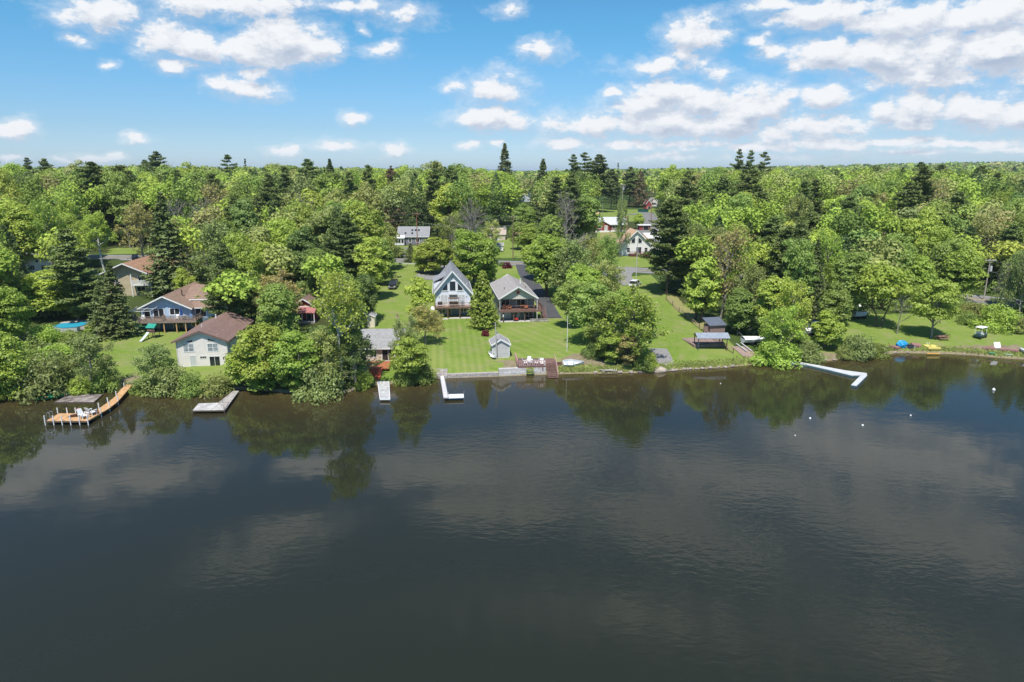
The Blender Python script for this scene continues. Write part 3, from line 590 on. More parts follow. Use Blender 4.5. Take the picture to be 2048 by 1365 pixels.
 ('round', 720, 400, 560, 115, 'bright'), ('pine', 700, 430, 590, 75), ('round', 690, 540, 660, 90, 'mid'), ('tall', 748, 470, 600, 70, 'bright'), ('tall', 767, 474, 572, 52, 'mid'), ('round', 727, 540, 645, 62, 'dark'), ('oval', 712, 590, 672, 50, 'bright'), ('round', 775, 440, 540, 60, 'olive'), ('airy', 1215, 470, 560, 50, 'mid'), ('round', 1120, 470, 585, 70, 'mid'), ('oval', 1060, 440, 505, 45, 'bright'), ('round', 1035, 440, 500, 40, 'mid'), ('airy', 985, 440, 505, 50, 'pale'), ('oval', 925, 500, 578, 48, 'bright'), ('oval', 975, 490, 570, 44, 'mid'), ('oval', 800, 492, 516, 30, 'olive'), ('round', 1050, 405, 470, 56, 'mid'), ('airy', 1175, 470, 570, 70, 'olive'), ('round', 585, 440, 570, 90, 'lime'), ('airy', 560, 540, 660, 100, 'rust'), ('airy', 552, 555, 648, 60, 'olive'), ('round', 640, 490, 620, 80, 'mid'), ('layered', 530, 480, 600, 80, 'bright'), ('tall', 708, 560, 690, 60, 'mid'),
 ('round', 505, 540, 645, 60, 'dark'), ('pine', 490, 430, 540, 70), ('round', 915, 318, 440, 85, 'mid'), ('round', 870, 360, 450, 80, 'mid'), ('tall', 850, 372, 465, 60, 'dark'), ('round', 455, 385, 480, 70, 'lime'), ('bare', 345, 318, 400, 30, 'grey')]
for h in HAND: T(*h)
# ---------------------------------------------------------------- the rest of the wood
KEEP = [  # (px0, py0, px1, py1, farthest ground distance) parts of the picture that trees in front must not cover
 (185, 505, 325, 530, 240), (240, 528, 330, 590, 165), (60, 520, 96, 545, 185), (265, 560, 415, 668, 150), (355, 620, 490, 738, 125), (70, 636, 205, 662, 140), (230, 665, 460, 690, 125), (583, 590, 640, 645, 140), (732, 545, 870, 660, 175), (775, 500, 905, 560, 260), (785, 452, 858, 500, 262),
 (690, 655, 1130, 760, 140), (862, 520, 1130, 650, 215), (980, 456, 1065, 540, 300), (1188, 432, 1256, 540, 310), (1240, 455, 1300, 545, 250), (1255, 395, 1318, 450, 500), (1310, 590, 1480, 740, 150), (1250, 545, 1310, 580, 200), (1040, 362, 1062, 400, 420), (1236, 366, 1312, 400, 460),
 (1620, 625, 2048, 715, 145), (1950, 512, 1985, 600, 150), (740, 655, 880, 760, 120), (826, 420, 846, 545, 240), (225, 495, 320, 512, 260), (1185, 378, 1255, 425, 330), (1130, 600, 1215, 690, 130), (1320, 338, 1330, 352, 2000), (1205, 338, 1335, 350, 3000)]
HOUSES = [(185, 520, 430, 640, 175), (340, 620, 495, 740, 130), (560, 580, 650, 650, 145), (690, 650, 810, 735, 118), (860, 520, 1130, 645, 170), (1370, 650, 1460, 705, 150)]
def skyline(px):
    return float(np.interp(px, [0, 100, 200, 300, 380, 480, 560, 640, 720, 780, 830, 900, 960, 1040, 1100, 1200, 1240, 1330, 1345, 1400, 1480, 1560, 1620, 1700, 1800, 1900, 2048], [330, 338, 330, 328, 332, 330, 338, 335, 330, 330, 333, 322, 325, 342, 345, 346, 348, 348, 338, 340, 338, 340, 338, 335, 334, 336, 345]))
OPENW = LAWNS + STRAW + [wp(p) for p in [[(1255, 400), (1318, 400), (1318, 450), (1250, 450)], [(1185, 425), (1300, 425), (1300, 520), (1185, 520)]]]
cover = np.zeros((100, 260), int)   # 8 px cells over the wood band
def cells(px, yt, yb, w): return max(0, int(yt / 8)), min(99, int(yb / 8)), max(0, int((px - w / 2) / 8)), min(259, int((px + w / 2) / 8))
cand = []; taken = [(p['x'], p['y'], p['W']) for p in PLANTS]
roadarr = np.array([(p.x, p.y) for p in roadP]); 
yy = 104.0
while yy < 372:
    step = 6.2 + (yy - 104) * .02; xh = yy * .8 + 12; x = -xh
    while x < xh:
        X_ = x + rnd.uniform(-2.2, 2.2); Y_ = yy + rnd.uniform(-2.2, 2.2); x += step + 1.0; s_ = Y_ - shore(X_)
        if s_ < 5: continue
        if any(polyin(np.array(X_), np.array(Y_), P) for P in OPENW): continue
        if np.min(np.hypot(roadarr[:, 0] - X_, roadarr[:, 1] - Y_)) < 7: continue
        if min((X_ - a) ** 2 + (Y_ - b_) ** 2 for a, b_, c in taken) < 18: continue
        z = float(G(X_, Y_)); left = X_ < -20
        hh_ = rnd.uniform(12, 18) if Y_ < 175 else rnd.uniform(15, 22) if Y_ < 225 else rnd.uniform(19, 27); W_ = rnd.uniform(8, 11.5) * (1 + max(0, Y_ - 150) * .002)
        q = rnd.random(); zone = math.sin(X_ * .05 + 1) * math.cos(Y_ * .04)
        if q < .14 + (.07 if zone > .3 else 0): kind = 'pine'; hh_ *= 1.12; col = 'pine'
        elif q < .18: kind = 'spruce'; col = 'spruce'; W_ *= .7
        elif q < .22: kind = 'bare'; col = 'grey'
        elif q < .26: kind = 'budding'; col = 'rust'
        elif q < .5: kind = 'airy'; col = rnd.choice(['olive', 'grey', 'pale', 'lime', 'bright', 'bright'])
        elif q < .6: kind = 'layered'; col = rnd.choice(['bright', 'lime', 'mid', 'mid', 'gold'])
        elif q < .74: kind = 'tall'; col = rnd.choice(['bright', 'mid', 'mid', 'lime', 'dark', 'blue'])
        else: kind = 'round'; col = rnd.choice(['bright', 'bright', 'mid', 'mid', 'lime', 'olive', 'dark', 'blue'])
        pb = proj(X_, Y_, z); pt_ = proj(X_, Y_, z + hh_); lim = skyline(pb[0]) + rnd.uniform(-2, 16)
        if pt_[1] < lim:
            y2 = (682.5 - lim) / F; hh_ = H + Y_ * (y2 * CP - SP) / (CP + y2 * SP) - z; pt_ = proj(X_, Y_, z + hh_)
            if hh_ < 6: continue
        wpx = W_ * F / pb[2]; bad = False
        for a0, b0, a1, b1, dd in KEEP:
            if Y_ < dd and pb[0] + wpx * .46 > a0 and pb[0] - wpx * .46 < a1 and pt_[1] < b1 and pt_[1] + (pb[1] - pt_[1]) * .95 > b0: bad = True; break
        if bad: continue
        taken.append((X_, Y_, W_)); cand.append([Y_, X_, z, hh_, W_, kind, col, pb[0], pt_[1], pb[1], wpx])
    yy += step
allt = [(p['y'], None, p) for p in PLANTS] + [(c[0], c, None) for c in cand]
allt.sort(key=lambda t: t[0]); vis = []
for y_, c, p in allt:
    if p is not None: b0 = proj(p['x'], p['y'], p['z']); t0 = proj(p['x'], p['y'], p['z'] + p['H']); px, yt, yb, w_ = b0[0], t0[1], b0[1], p['W'] * F / b0[2]
    else: px, yt, yb, w_ = c[7], c[8], c[9], c[10]
    r0, r1, c0, c1 = cells(px, yt + 2, yb - (yb - yt) * .15, w_ * .9)
    if px < -40 or px > 2088: n = 0
    else: n = int((cover[r0:r1 + 1, c0:c1 + 1] == 0).sum()) if r1 >= r0 and c1 >= c0 else 0
    r0, r1, c0, c1 = cells(px, yt + (yb - yt) * .22, yb - (yb - yt) * .15, w_ * .55); cover[r0:r1 + 1, c0:c1 + 1] = 1
    if c is not None: vis.append((n, c))
    else: p['vis'] = n
vis.sort(key=lambda t: -t[0])
NTREE = 292
room = NTREE - len([p for p in PLANTS if p['kind'] not in ('shrub', 'bush')])
single = [c for n, c in vis[:room] if n > 0]; rest = [c for n, c in vis[room:]] + [c for n, c in vis[:room] if n <= 0]
for c in single: plant(c[5], c[6], c[1], c[0], c[2] - .1, c[3], c[4])
# far wood: one mass of crowns, each with its own lean and leaf colour
PAL = {'bright': (.21, .285, .07), 'lime': (.24, .3, .075), 'mid': (.165, .225, .07), 'dark': (.12, .175, .06), 'olive': (.21, .24, .1), 'grey': (.185, .22, .11), 'rust': (.23, .22, .12), 'gold': (.25, .28, .08), 'pine': (.08, .12, .06), 'spruce': (.08, .11, .05), 'pale': (.26, .29, .13), 'blue': (.145, .21, .08)}
rg = np.random.default_rng(5)
P_, N_, S_, K_ = [], [], [], []
def far_tree(x, y, z, h, w_, col, n, size, cone=False):
    k = 15 if not cone else 7
    if cone:
        t = rg.random(n); a = rg.uniform(0, 6.28, n); r_ = w_ * .5 * (1 - t) ** .7 * rg.uniform(.5, 1.1, n); pos = np.stack([r_ * np.cos(a), r_ * np.sin(a), h * (.2 + .8 * t)], 1); nr = rg.normal(size=(n, 3)) + [0, 0, 1]
    else:
        cs = sph(k, rg, -.1) * [w_ * .33, w_ * .33, h * .26] + [0, 0, h * .68]; j = rg.integers(0, k, n); u = sph(n, rg, -.5); pos = cs[j] + u * [w_ * .2, w_ * .2, h * .11] * rg.uniform(.75, 1.15, (n, 1)); nr = u + rg.normal(size=(n, 3)) * .5 + [0, 0, .5]
    P_.append(pos + [x, y, z]); N_.append(nr); S_.append(np.full(n, size)); cc = np.array(PAL[col]) * [1.76, 1.72, 1.3] * rg.uniform(.8, 1.2); K_.append(np.repeat(cc[None] * rg.uniform(.85, 1.15, (n, 1)), 4, 0))
for c in rest: far_tree(c[1], c[0], c[2], c[3], c[4], c[6], 700, .6, c[5] in ('pine', 'spruce'))
for _ in range(2600):
    Y_ = rnd.uniform(106, 235); X_ = rnd.uniform(-Y_ * .8, Y_ * .8)
    if Y_ - shore(X_) < 7 or any(polyin(np.array(X_), np.array(Y_), P) for P in OPENW) or np.min(np.hypot(roadarr[:, 0] - X_, roadarr[:, 1] - Y_)) < 6.5: continue
    w2_ = rnd.uniform(2.5, 5); h2_ = rnd.uniform(1.2, 3.6); z = float(G(X_, Y_)); pb = proj(X_, Y_, z); pt_ = proj(X_, Y_, z + h2_); wpx = w2_ * F / pb[2]
    if any(Y_ < dd and pb[0] + wpx * .5 > a0 and pb[0] - wpx * .5 < a1 and pt_[1] < b1 and pb[1] > b0 for a0, b0, a1, b1, dd in KEEP + HOUSES): continue
    cs = sph(5, rg, 0) * [w2_ * .3, w2_ * .3, h2_ * .6]; n = 110; j = rg.integers(0, 5, n); u = sph(n, rg, -.3); P_.append(cs[j] + u * [w2_ * .26, w2_ * .26, h2_ * .35] + [X_, Y_, z + .1]); N_.append(u + rg.normal(size=(n, 3)) * .5 + [0, 0, .6]); S_.append(np.full(n, .36)); K_.append(np.repeat((np.array(PAL[rnd.choice(['bright', 'mid', 'dark', 'olive', 'mid', 'grey'])]) * 1.3)[None] * rg.uniform(.8, 1.15, (n, 1)), 4, 0))
def ring(y0, y1, sp, n, size, hmin, hmax, wmin, wmax, pin=.14):
    y = y0
    while y < y1:
        xh = y * .82 + 20; x = -xh
        while x < xh:
            X_ = x + rnd.uniform(-.4, .4) * sp; Y_ = y + rnd.uniform(-.4, .4) * sp; x += sp
            px, py, _ = proj(X_, Y_, 10)
            if 1190 < px < 1318 and Y_ < 520: continue
            z = float(G(X_, Y_)); h = rnd.uniform(hmin, hmax); t_ = proj(X_, Y_, z + h)[1]; lim = skyline(px) + rnd.uniform(1, 12)
            if t_ < lim and y < 900:
                y2 = (682.5 - lim) / F; h = H + Y_ * (y2 * CP - SP) / (CP + y2 * SP) - z
                if h < 7: continue
            pn = rnd.random() < pin + .12 * math.sin(X_ * .011 + Y_ * .017)
            far_tree(X_, Y_, z, h, rnd.uniform(wmin, wmax) * (.7 if pn else 1), 'pine' if pn else rnd.choice(['bright', 'mid', 'mid', 'dark', 'olive', 'lime', 'grey', 'blue', 'rust']), n, size, pn)
        y += sp
ring(372, 520, 10, 200, .9, 16, 22, 10, 14)
ring(520, 900, 14, 80, 1.7, 16, 23, 13, 18)
ring(900, 1700, 19, 42, 3.4, 16, 24, 16, 24)
ring(1700, 3400, 34, 26, 6.5, 16, 26, 28, 44)
P_ = np.concatenate(P_); co = quadmesh('', P_, np.concatenate(N_), np.concatenate(S_), rg, .8)
me = bpy.data.meshes.new('woods'); npmesh(me, co, np.arange(len(co)).reshape(-1, 4))
K_ = np.concatenate(K_); ca = me.color_attributes.new('leaf', 'FLOAT_COLOR', 'POINT'); ca.data.foreach_set('color', np.concatenate([K_, np.ones((len(K_), 1))], 1).astype(np.float32).ravel())
m, nt, b = newmat('far_leaves'); a_ = N(nt, 'ShaderNodeAttribute', attribute_name='leaf'); df = N(nt, 'ShaderNodeBsdfDiffuse'); tr = N(nt, 'ShaderNodeBsdfTranslucent'); ms = N(nt, 'ShaderNodeMixShader'); ms.inputs[0].default_value = .3
L(nt, a_.outputs[0], df.inputs[0]); L(nt, a_.outputs[0], tr.inputs[0]); L(nt, df.outputs[0], ms.inputs[1]); L(nt, tr.outputs[0], ms.inputs[2]); nt.nodes.remove(b); L(nt, ms.outputs[0], nt.nodes['Material Output'].inputs[0])
me.materials.append(m); woods = bpy.data.objects.new('woods', me); C.objects.link(woods); tag(woods, None, None, None, 'stuff')
print('plants', len(PLANTS), 'rest', len(rest), 'cand', len(cand), 'far quads', len(P_))
# distant ridges
for nm, y0, base, amp, sd, m_ in (('distant_ridge', 5200, 6, 16, 1, mat('ridge_woods', (.045, .075, .03), .95, .3, .01)), ('distant_ridge', 8200, 20, 30, 2, mat('ridge_woods', (.05, .08, .03))), ('distant_ridge', 11500, 38, 46, 3, mat('ridge_woods', (.05, .08, .03)))):
    r = MB(); rows = []
    for k in range(7):
        f = k / 6.0; rows.append([(x, y0 + f * 1500, -30 + (base + 30 + amp * (.5 + .5 * math.sin(x * .00055 * (1 + .2 * sd) + sd * 2) * math.cos(x * .00021 + sd)) + amp * .12 * math.sin(x * .006 + sd)) * math.sin(PI * f) ** .8) for x in range(-13000, 13001, 250)])
    r.grid(rows); o = r.build(nm, m_, smooth=True); struct(o)
# ---------------------------------------------------------------- building helpers
def win(par, name, x, z, w_, h_, y=0.0, fr=.09, mull=0, bars=0, trim=None, pane=None, M=None, kind='window', out=.04):
    """a framed opening on a wall at depth y (facing -y); frame with its pane as sub-part"""
    trim = trim or white; m = MB(); m.M = M
    x0, x1, z0, z1 = x - w_ / 2, x + w_ / 2, z, z + h_
    m.box(x0 - fr, x0, y - out, y + .02, z0 - fr, z1 + fr); m.box(x1, x1 + fr, y - out, y + .02, z0 - fr, z1 + fr)
    m.box(x0, x1, y - out, y + .02, z1, z1 + fr); m.box(x0, x1, y - out, y + .02, z0 - fr, z0)
    for k in range(mull): xx = x0 + w_ * (k + 1) / (mull + 1); m.box(xx - fr * .35, xx + fr * .35, y - out + .005, y + .018, z0, z1)
    for k in range(bars): zz = z0 + h_ * (k + 1) / (bars + 1); m.box(x0, x1, y - out + .012, y + .016, zz - fr * .3, zz + fr * .3)
    o = m.build(name if name else kind, trim, par)
    p = MB(); p.M = M; p.box(x0, x1, y - .012, y + .012, z0, z1); p.build('pane', pane or glass, o)
    return o
def polywin(par, pts, y=0.0, fr=.1, name='window'):
    m = MB(); n = len(pts)
    for i in range(n):
        a = Vector((pts[i][0], y - .02, pts[i][1])); b_ = Vector((pts[(i + 1) % n][0], y - .02, pts[(i + 1) % n][1])); d_ = (b_ - a).normalized() * fr * .4
        m.beam(a - d_, b_ + d_, fr, fr * .9) if abs(d_.z) < fr * .39 else m.beam(a, b_, fr, fr * .9)
    o = m.build(name, white, par); p = MB(); p.prism(pts, y - .012, y + .012); p.build('pane', glass, o); return o
def gable(par, w_, y0, y1, hw, hr, wm_, rm, ovf=.5, ovs=.35, th=.16, M=None, trim=None, base=-1.5, wname='wall', rname='roof', front_drop=None, xoff=0):
    """walls and pitched roof, ridge along y"""
    trim = trim or white; a = w_ / 2; m = MB(); m.M = M
    m.prism([(xoff - a, base), (xoff + a, base), (xoff + a, hw), (xoff, hr), (xoff - a, hw)], y0, y1); wall = m.build(wname, wm_, par)
    sl = (hr - hw) / a; r = MB(); r.M = M; e = a + ovs; ze = hw - sl * ovs
    for s in (-1, 1):
        pts = [(xoff + s * e, ze + .02), (xoff, hr + .02), (xoff, hr + .02 + th), (xoff + s * e, ze + .02 + th)]
        if s < 0: pts = pts[::-1]
        r.prism(pts, y0 - ovf, y1 + ovf)
    roof = r.build(rname, rm, par)
    t = MB(); t.M = M
    for yy_ in (y0 - ovf - .035, y1 + ovf + .035):
        for s in (-1, 1): t.beam((xoff + s * (e + .02), yy_, ze + th * .45), (xoff, yy_, hr + th * .45), .05, .26)
    for s in (-1, 1): t.beam((xoff + s * (e + .05), y0 - ovf, ze + th * .4), (xoff + s * (e + .05), y1 + ovf, ze + th * .4), .07, .2)
    t.build('roof_trim', trim, roof)
    return wall, roof
def vent(par, x, y, z, h_=.5, r=.06, m_=None):
    v = MB(); v.tube((x, y, z - .3), (x, y, z + h_), r, n=8); v.tube((x, y, z + h_), (x, y, z + h_ + .06), r * 1.5, n=8); v.build('vent_pipe', m_ or white, par)
def rail(mb, a, b_, h_=.95, sp=.14, post=1.8, th=.035):
    a = Vector(a); b_ = Vector(b_); n = max(1, int((b_ - a).length / sp)); up_ = Vector((0, 0, 1))
    mb.beam(a + up_ * h_, b_ + up_ * h_, .09, .05); mb.beam(a + up_ * .1, b_ + up_ * .1, .05, .05)
    for i in range(1, n): p = a.lerp(b_, i / n); mb.beam(p + up_ * .12, p + up_ * (h_ - .03), th)
    k = max(1, round((b_ - a).length / post))
    for i in range(k + 1): p = a.lerp(b_, i / k); mb.beam(p, p + up_ * (h_ + .06), .1)
def slab(mb, x0, x1, y0, y1, z, t=.2): mb.box(x0, x1, y0, y1, z - t, z); return mb
def chair(par_loc, rz, label, m_, group, z=0, name='chair', sc=1.0, reclined=.35):
    t = thing(name, label, 'chair', par_loc, rz, group); t.scale = (sc,) * 3
    s = MB(); s.hexa([(-.3, -.32, .3), (.3, -.32, .3), (.3, .25, .24), (-.3, .25, .24)], [(-.3, -.32, .35), (.3, -.32, .35), (.3, .25, .29), (-.3, .25, .29)]); s.build('seat', m_, t)
    b_ = MB(); b_.hexa([(-.3, .22, .26), (.3, .22, .26), (.3, .27, .26), (-.3, .27, .26)], [(-.27, .22 + reclined, 1.0), (.27, .22 + reclined, 1.0), (.27, .27 + reclined, 1.0), (-.27, .27 + reclined, 1.0)]); b_.build('backrest', m_, t)
    for s_ in (-1, 1):
        a_ = MB(); a_.box(s_ * .38 - .07, s_ * .38 + .07, -.38, .3, .55, .59); a_.box(s_ * .36 - .03, s_ * .36 + .03, -.34, -.27, 0, .56); a_.box(s_ * .36 - .03, s_ * .36 + .03, .2, .27, 0, .56); a_.build('arm', m_, t)
    return t
def hull(mb, L_, W_, Hh, thick=.05, n=14, flat=.35, transom=.75, rocker=.12):
    """open rowing hull: bow to +x, keel at z 0"""
    def sec(t):
        w_ = W_ / 2 * (math.sin(min(1, (1 - t) * 1.15) * PI / 2) if t > .45 else transom + (1 - transom) * math.sin(min(1, t / .45) * PI / 2)); k = rocker * max(0, (t - .55) / .45) ** 2 * 2
        return [(w_ * c, z * Hh * (1 + .12 * t) + k * (1 - z)) for c, z in ((1, 1), (.93, .55), (.75, .18), (flat, .0), (0, -.0), (-flat, .0), (-.75, .18), (-.93, .55), (-1, 1))]
    out = []; inn = []
    for i in range(n + 1):
        t = i / n; x = -L_ / 2 + L_ * t; s_ = sec(min(t, .998)); out.append([(x, y, z) for y, z in s_]); inn.append([(x * .975, y * .93, z if j in (0, 8) else z + thick) for j, (y, z) in enumerate(s_)])
    mb.grid(out); mb.grid([r_[::-1] for r_ in inn])
    for A, B in ((0, 0), (8, 8)): mb.grid([[o_[A] for o_ in out], [o_[A] for o_ in inn]])
    mb.poly([p for p in out[0]][::-1]); mb.poly([p for p in inn[0]])
    return mb
def vehicle(loc, rz, label, cat, paint, name='parked_car', L_=4.6, W_=1.85, Hh=1.7, suv=True, group=None):
    t = thing(name, label, cat, loc, rz, group); pm = mat(name + '_paint_' + str(round(sum(paint), 3)), paint, .25, .03, 1, spec=.7)
    h1 = Hh * .56; a, w_ = L_ / 2, W_ / 2
    b_ = MB(); prof = [(-a, .38), (-a, h1 * .9), (-a + .25, h1), (a - 1.15 * L_ / 4.6, h1), (a - .12, h1 * .86), (a, .62), (a, .38)]
    b_.M = Matrix.Rotation(R(90), 4, 'Z'); b_.prism(prof[::-1] if False else [(x, z) for x, z in prof][::-1], -w_, w_); b_.build('body', pm, t)
    c = MB(); c.M = b_.M; x0 = -a + .12 if suv else -a + .9; x1 = a - 1.9 * L_ / 4.6
    lo = [(x0, -w_ + .04, h1), (x1 + .75, -w_ + .04, h1), (x1 + .75, w_ - .04, h1), (x0, w_ - .04, h1)]; hi = [(x0 + .25, -w_ + .22, Hh), (x1, -w_ + .22, Hh), (x1, w_ - .22, Hh), (x0 + .25, w_ - .22, Hh)]
    c.hexa(lo, hi); cab = c.build('windows', glass, t)
    rf = MB(); rf.M = b_.M; rf.hexa([(x0 + .2, -w_ + .2, Hh - .03), (x1 + .05, -w_ + .2, Hh - .03), (x1 + .05, w_ - .2, Hh - .03), (x0 + .2, w_ - .2, Hh - .03)], [(x0 + .32, -w_ + .28, Hh + .05), (x1 - .05, -w_ + .28, Hh + .05), (x1 - .05, w_ - .28, Hh + .05), (x0 + .32, w_ - .28, Hh + .05)])
    for s in (-1, 1):
        for f in ((x0 + .1, x0 + .28), ((x0 + x1) / 2, (x0 + x1) / 2 + .02), (x1 + .72, x1 - .02)): rf.beam((f[0], s * (w_ - .05), h1), (f[1], s * (w_ - .22), Hh), .07)
    rf.build('roof', pm, t)
    for sx in (-1, 1):
        for sy in (-1, 1):
            w2 = MB(); w2.M = b_.M; cx = sx * L_ * .31; w2.tube((cx, sy * (w_ - .2), .36), (cx, sy * (w_ + .02), .36), .36, n=14); wo = w2.build('wheel', black, t); r_ = MB(); r_.M = b_.M; r_.tube((cx, sy * (w_ + .0), .36), (cx, sy * (w_ + .035), .36), .2, n=10); r_.build('rim', steel, wo)
    for s in (-1, 1):
        h_ = MB(); h_.M = b_.M; h_.box(a - .1, a + .02, s * (w_ - .3) - .17, s * (w_ - .3) + .17, .68, .84); h_.build('headlight', mat('lamp_lens', (.7, .7, .68), .2), t)
    bp_ = MB(); bp_.M = b_.M; bp_.box(a - .05, a + .1, -w_ + .1, w_ - .1, .36, .56); bp_.box(a + .1, a + .115, -.26, .26, .4, .5); bp_.build('bumper', steel if sum(paint) < .2 else pm, t)
    return t

shingle_g = mat('grey_shingles', (.28, .285, .3), .9, .1, 2.5, lines=(2, .16, .13)); shingle_t = mat('taupe_shingles', (.35, .32, .3), .9, .08, 2.5, lines=(2, .12, .1)); shingle_b = mat('red_brown_shingles', (.23, .145, .12), .9, .12, 2, lines=(2, .12, .12))
shingle_o = mat('orange_brown_shingles', (.36, .205, .125), .9, .12, 2, lines=(2, .14, .12)); shingle_l = mat('light_grey_shingles', (.3, .295, .29), .9, .1, 2, lines=(2, .14, .1)); shingle_m = mat('tan_brown_shingles', (.27, .18, .13), .9, .12, 2, lines=(2, .12, .12))
sid_w = mat('white_blue_clapboard', (.7, .74, .8), .6, .03, 2, lines=(2, .2, .09)); sid_b = mat('slate_blue_clapboard', (.13, .18, .235), .7, .05, 2, lines=(2, .2, .15)); sid_lb = mat('light_blue_siding', (.4, .53, .66), .7, .05, 2, lines=(0, .4, .12)); sid_g = mat('grey_green_clapboard', (.43, .44, .4), .7, .04, 2, lines=(2, .18, .1))
sid_c = mat('cream_stucco', (.74, .69, .65), .9, .05, 1.2); sid_t = mat('tan_siding', (.5, .42, .28), .8, .05, 2, lines=(2, .2, .12)); sid_gr = mat('light_grey_clapboard', (.5, .49, .48), .7, .04, 2, lines=(2, .15, .13)); sid_r = mat('barn_red_siding', (.3, .05, .05), .8, .1, 2, lines=(0, .25, .2)); brickr = mat('red_brick', (.3, .07, .06), .85, .15, 8, lines=(2, .09, .2)); cream = mat('cream_siding', (.72, .64, .48), .8, .05, 2)
curtain = mat('pale_curtained_glass', (.55, .56, .56), .3, .08, 4); curtain2 = mat('half_drawn_blinds', (.3, .34, .36), .3, .3, 3)

# ================= blue chalet
o0 = at(907, 637.5)
ch = thing('chalet_house', 'blue and white chalet with tall gable windows and walk-out deck above the lawn', 'house', o0, 6)
D0 = 2.5
m = MB(); m.box(-3.75, 3.75, D0, D0 + 16.5, -1.2, 2.3); m.build('lower_wall', sid_b, ch)
m = MB(); m.prism([(-3.75, 2.3), (3.75, 2.3), (3.75, 5.2), (0, 9.6), (-3.75, 5.2)], D0, D0 + 16.5); m.build('wall', sid_w, ch)
r = MB()
for s in (-1, 1): P = [(s * 4.25, 4.66), (0, 9.66), (0, 9.86), (s * 4.25, 4.86)]; r.prism(P if s > 0 else P[::-1], D0 - .6, D0 + 17)
rf = r.build('roof', shingle_g, ch)
t = MB()
for s in (-1, 1): t.beam((s * 4.3, D0 - .63, 4.7), (0, D0 - .63, 9.74), .06, .28); t.beam((s * 4.29, D0 - .6, 4.74), (s * 4.29, D0 + 17, 4.74), .07, .2)
t.build('roof_trim', white, rf)
for x, y, z in ((1.3, 6, 8.1), (1.9, 8, 7.4), (3.0, 4.8, 6.2)): vent(rf, x, y, z)
dm = MB(); dm.hexa([(-4.0, 6.5, 4.9), (-2.2, 6.5, 6.9), (-2.2, 13, 6.9), (-4.0, 13, 4.9)], [(-4.0, 6.5, 6.7), (-2.2, 6.5, 7.05), (-2.2, 13, 7.05), (-4.0, 13, 6.7)]); dmo = dm.build('dormer', mat('white_dormer_siding', (.72, .74, .77), .6, .03, 2, lines=(2, .2, .08)), ch)
dm = MB(); dm.hexa([(-4.2, 6.3, 6.72), (-.9, 6.3, 8.35), (-.9, 13.2, 8.35), (-4.2, 13.2, 6.72)], [(-4.2, 6.3, 6.86), (-.9, 6.3, 8.49), (-.9, 13.2, 8.49), (-4.2, 13.2, 6.86)]); dm.build('dormer_roof', shingle_g, dmo)
polywin(ch, [(-2.2, 5.5), (-1.0, 5.5), (-1.0, 7.4), (-2.2, 5.95)], D0, .16); polywin(ch, [(2.2, 5.5), (2.2, 5.95), (1.0, 7.4), (1.0, 5.5)], D0, .16)
win(ch, 'window', 0, 5.5, 1.2, 2.0, D0, .16)
for x in (-1.85, 1.85): win(ch, 'french_door', x, 2.5, 1.35, 2.05, D0, .1, 1, 0, pane=curtain)
dr = win(ch, 'centre_door', .1, 2.5, 1.6, 2.05, D0, .1, 1, 0, pane=curtain)
aw = MB(); aw.hexa([(-.85, D0 - .55, 4.72), (.95, D0 - .55, 4.72), (.95, D0, 5.0), (-.85, D0, 5.0)], [(-.85, D0 - .55, 4.8), (.95, D0 - .55, 4.8), (.95, D0, 5.08), (-.85, D0, 5.08)]); aw.build('awning', mat('grey_awning', (.4, .41, .42)), ch)
for x in (-2.9, 2.95): q = MB(); q.box(x - .07, x + .07, D0 - .12, D0, 4.1, 4.4); q.build('wall_lamp', steel, ch)
q = MB(); q.tube((0, D0 - .06, 8.3), (0, D0, 8.3), .28, n=8); q.build('gable_vent', sid_g, ch)
dk = MB(); slab(dk, -3.9, 3.95, 0, D0 - .01, 2.42, .1); dko = dk.build('deck', mat('pale_brown_deck', (.34, .23, .18), .8, .15, 2, lines=(0, .15, .2)), ch)
dk = MB(); dk.box(-3.92, 3.97, -.05, 0, 2.1, 2.4); dk.box(-3.9, 3.95, D0 - .1, D0 - .02, 2.08, 2.3); dk.build('rim_board', postwood, dko)
dk = MB(); rail(dk, (-3.85, .05, 2.42), (3.9, .05, 2.42), sp=.16, th=.025); rail(dk, (-3.85, .05, 2.42), (-3.85, D0 - .1, 2.42), sp=.16, th=.025); rail(dk, (3.9, .05, 2.42), (3.9, D0 - .1, 2.42), sp=.16, th=.025); dk.build('railing', postwood, dko)
for x in (-3.7, -1.15, 1.35, 3.75): q = MB(); q.box(x - .09, x + .09, .02, .2, -.6, 2.1); q.build('post', postwood, dko)
win(ch, 'window', -2.35, .75, 1.5, 1.3, D0, .1, 1, 1); win(ch, 'sliding_door', -.9, .1, .9, 1.9, D0, .06); win(ch, 'window', 2.2, .9, 1.2, 1.0, D0, .08, 1)
q = MB(); slab(q, -3.9, 4.0, -.25, D0 - .03, .06, .5); q.build('terrace', concrete, ch); q = MB(); slab(q, -2.7, -1.2, -.9, -.27, .05, .3); q.build('step', concrete, ch)
gr = thing('barbecue_grill', 'dark covered barbecue grill on the chalet deck by the railing', 'grill', ch.matrix_basis @ Vector((0, 0, 0)), 6); 
gr.location = o0 + Matrix.Rotation(R(6), 3, 'Z') @ Vector((-2.75, .75, 2.43))
q = MB(); q.box(-.5, .5, -.28, .28, .45, .85); q.build('firebox', mat('dark_grill_paint', (.03, .025, .025), .5), gr); q = MB(); q.ball((0, 0, .85), .52, .3, .3, 12, 8); q.build('lid', mat('dark_grill_paint', (.03, .025, .025), .5), gr)
for x in (-.42, .42): q = MB(); q.box(x - .03, x + .03, -.22, .22, 0, .45); q.build('leg', steel, gr)
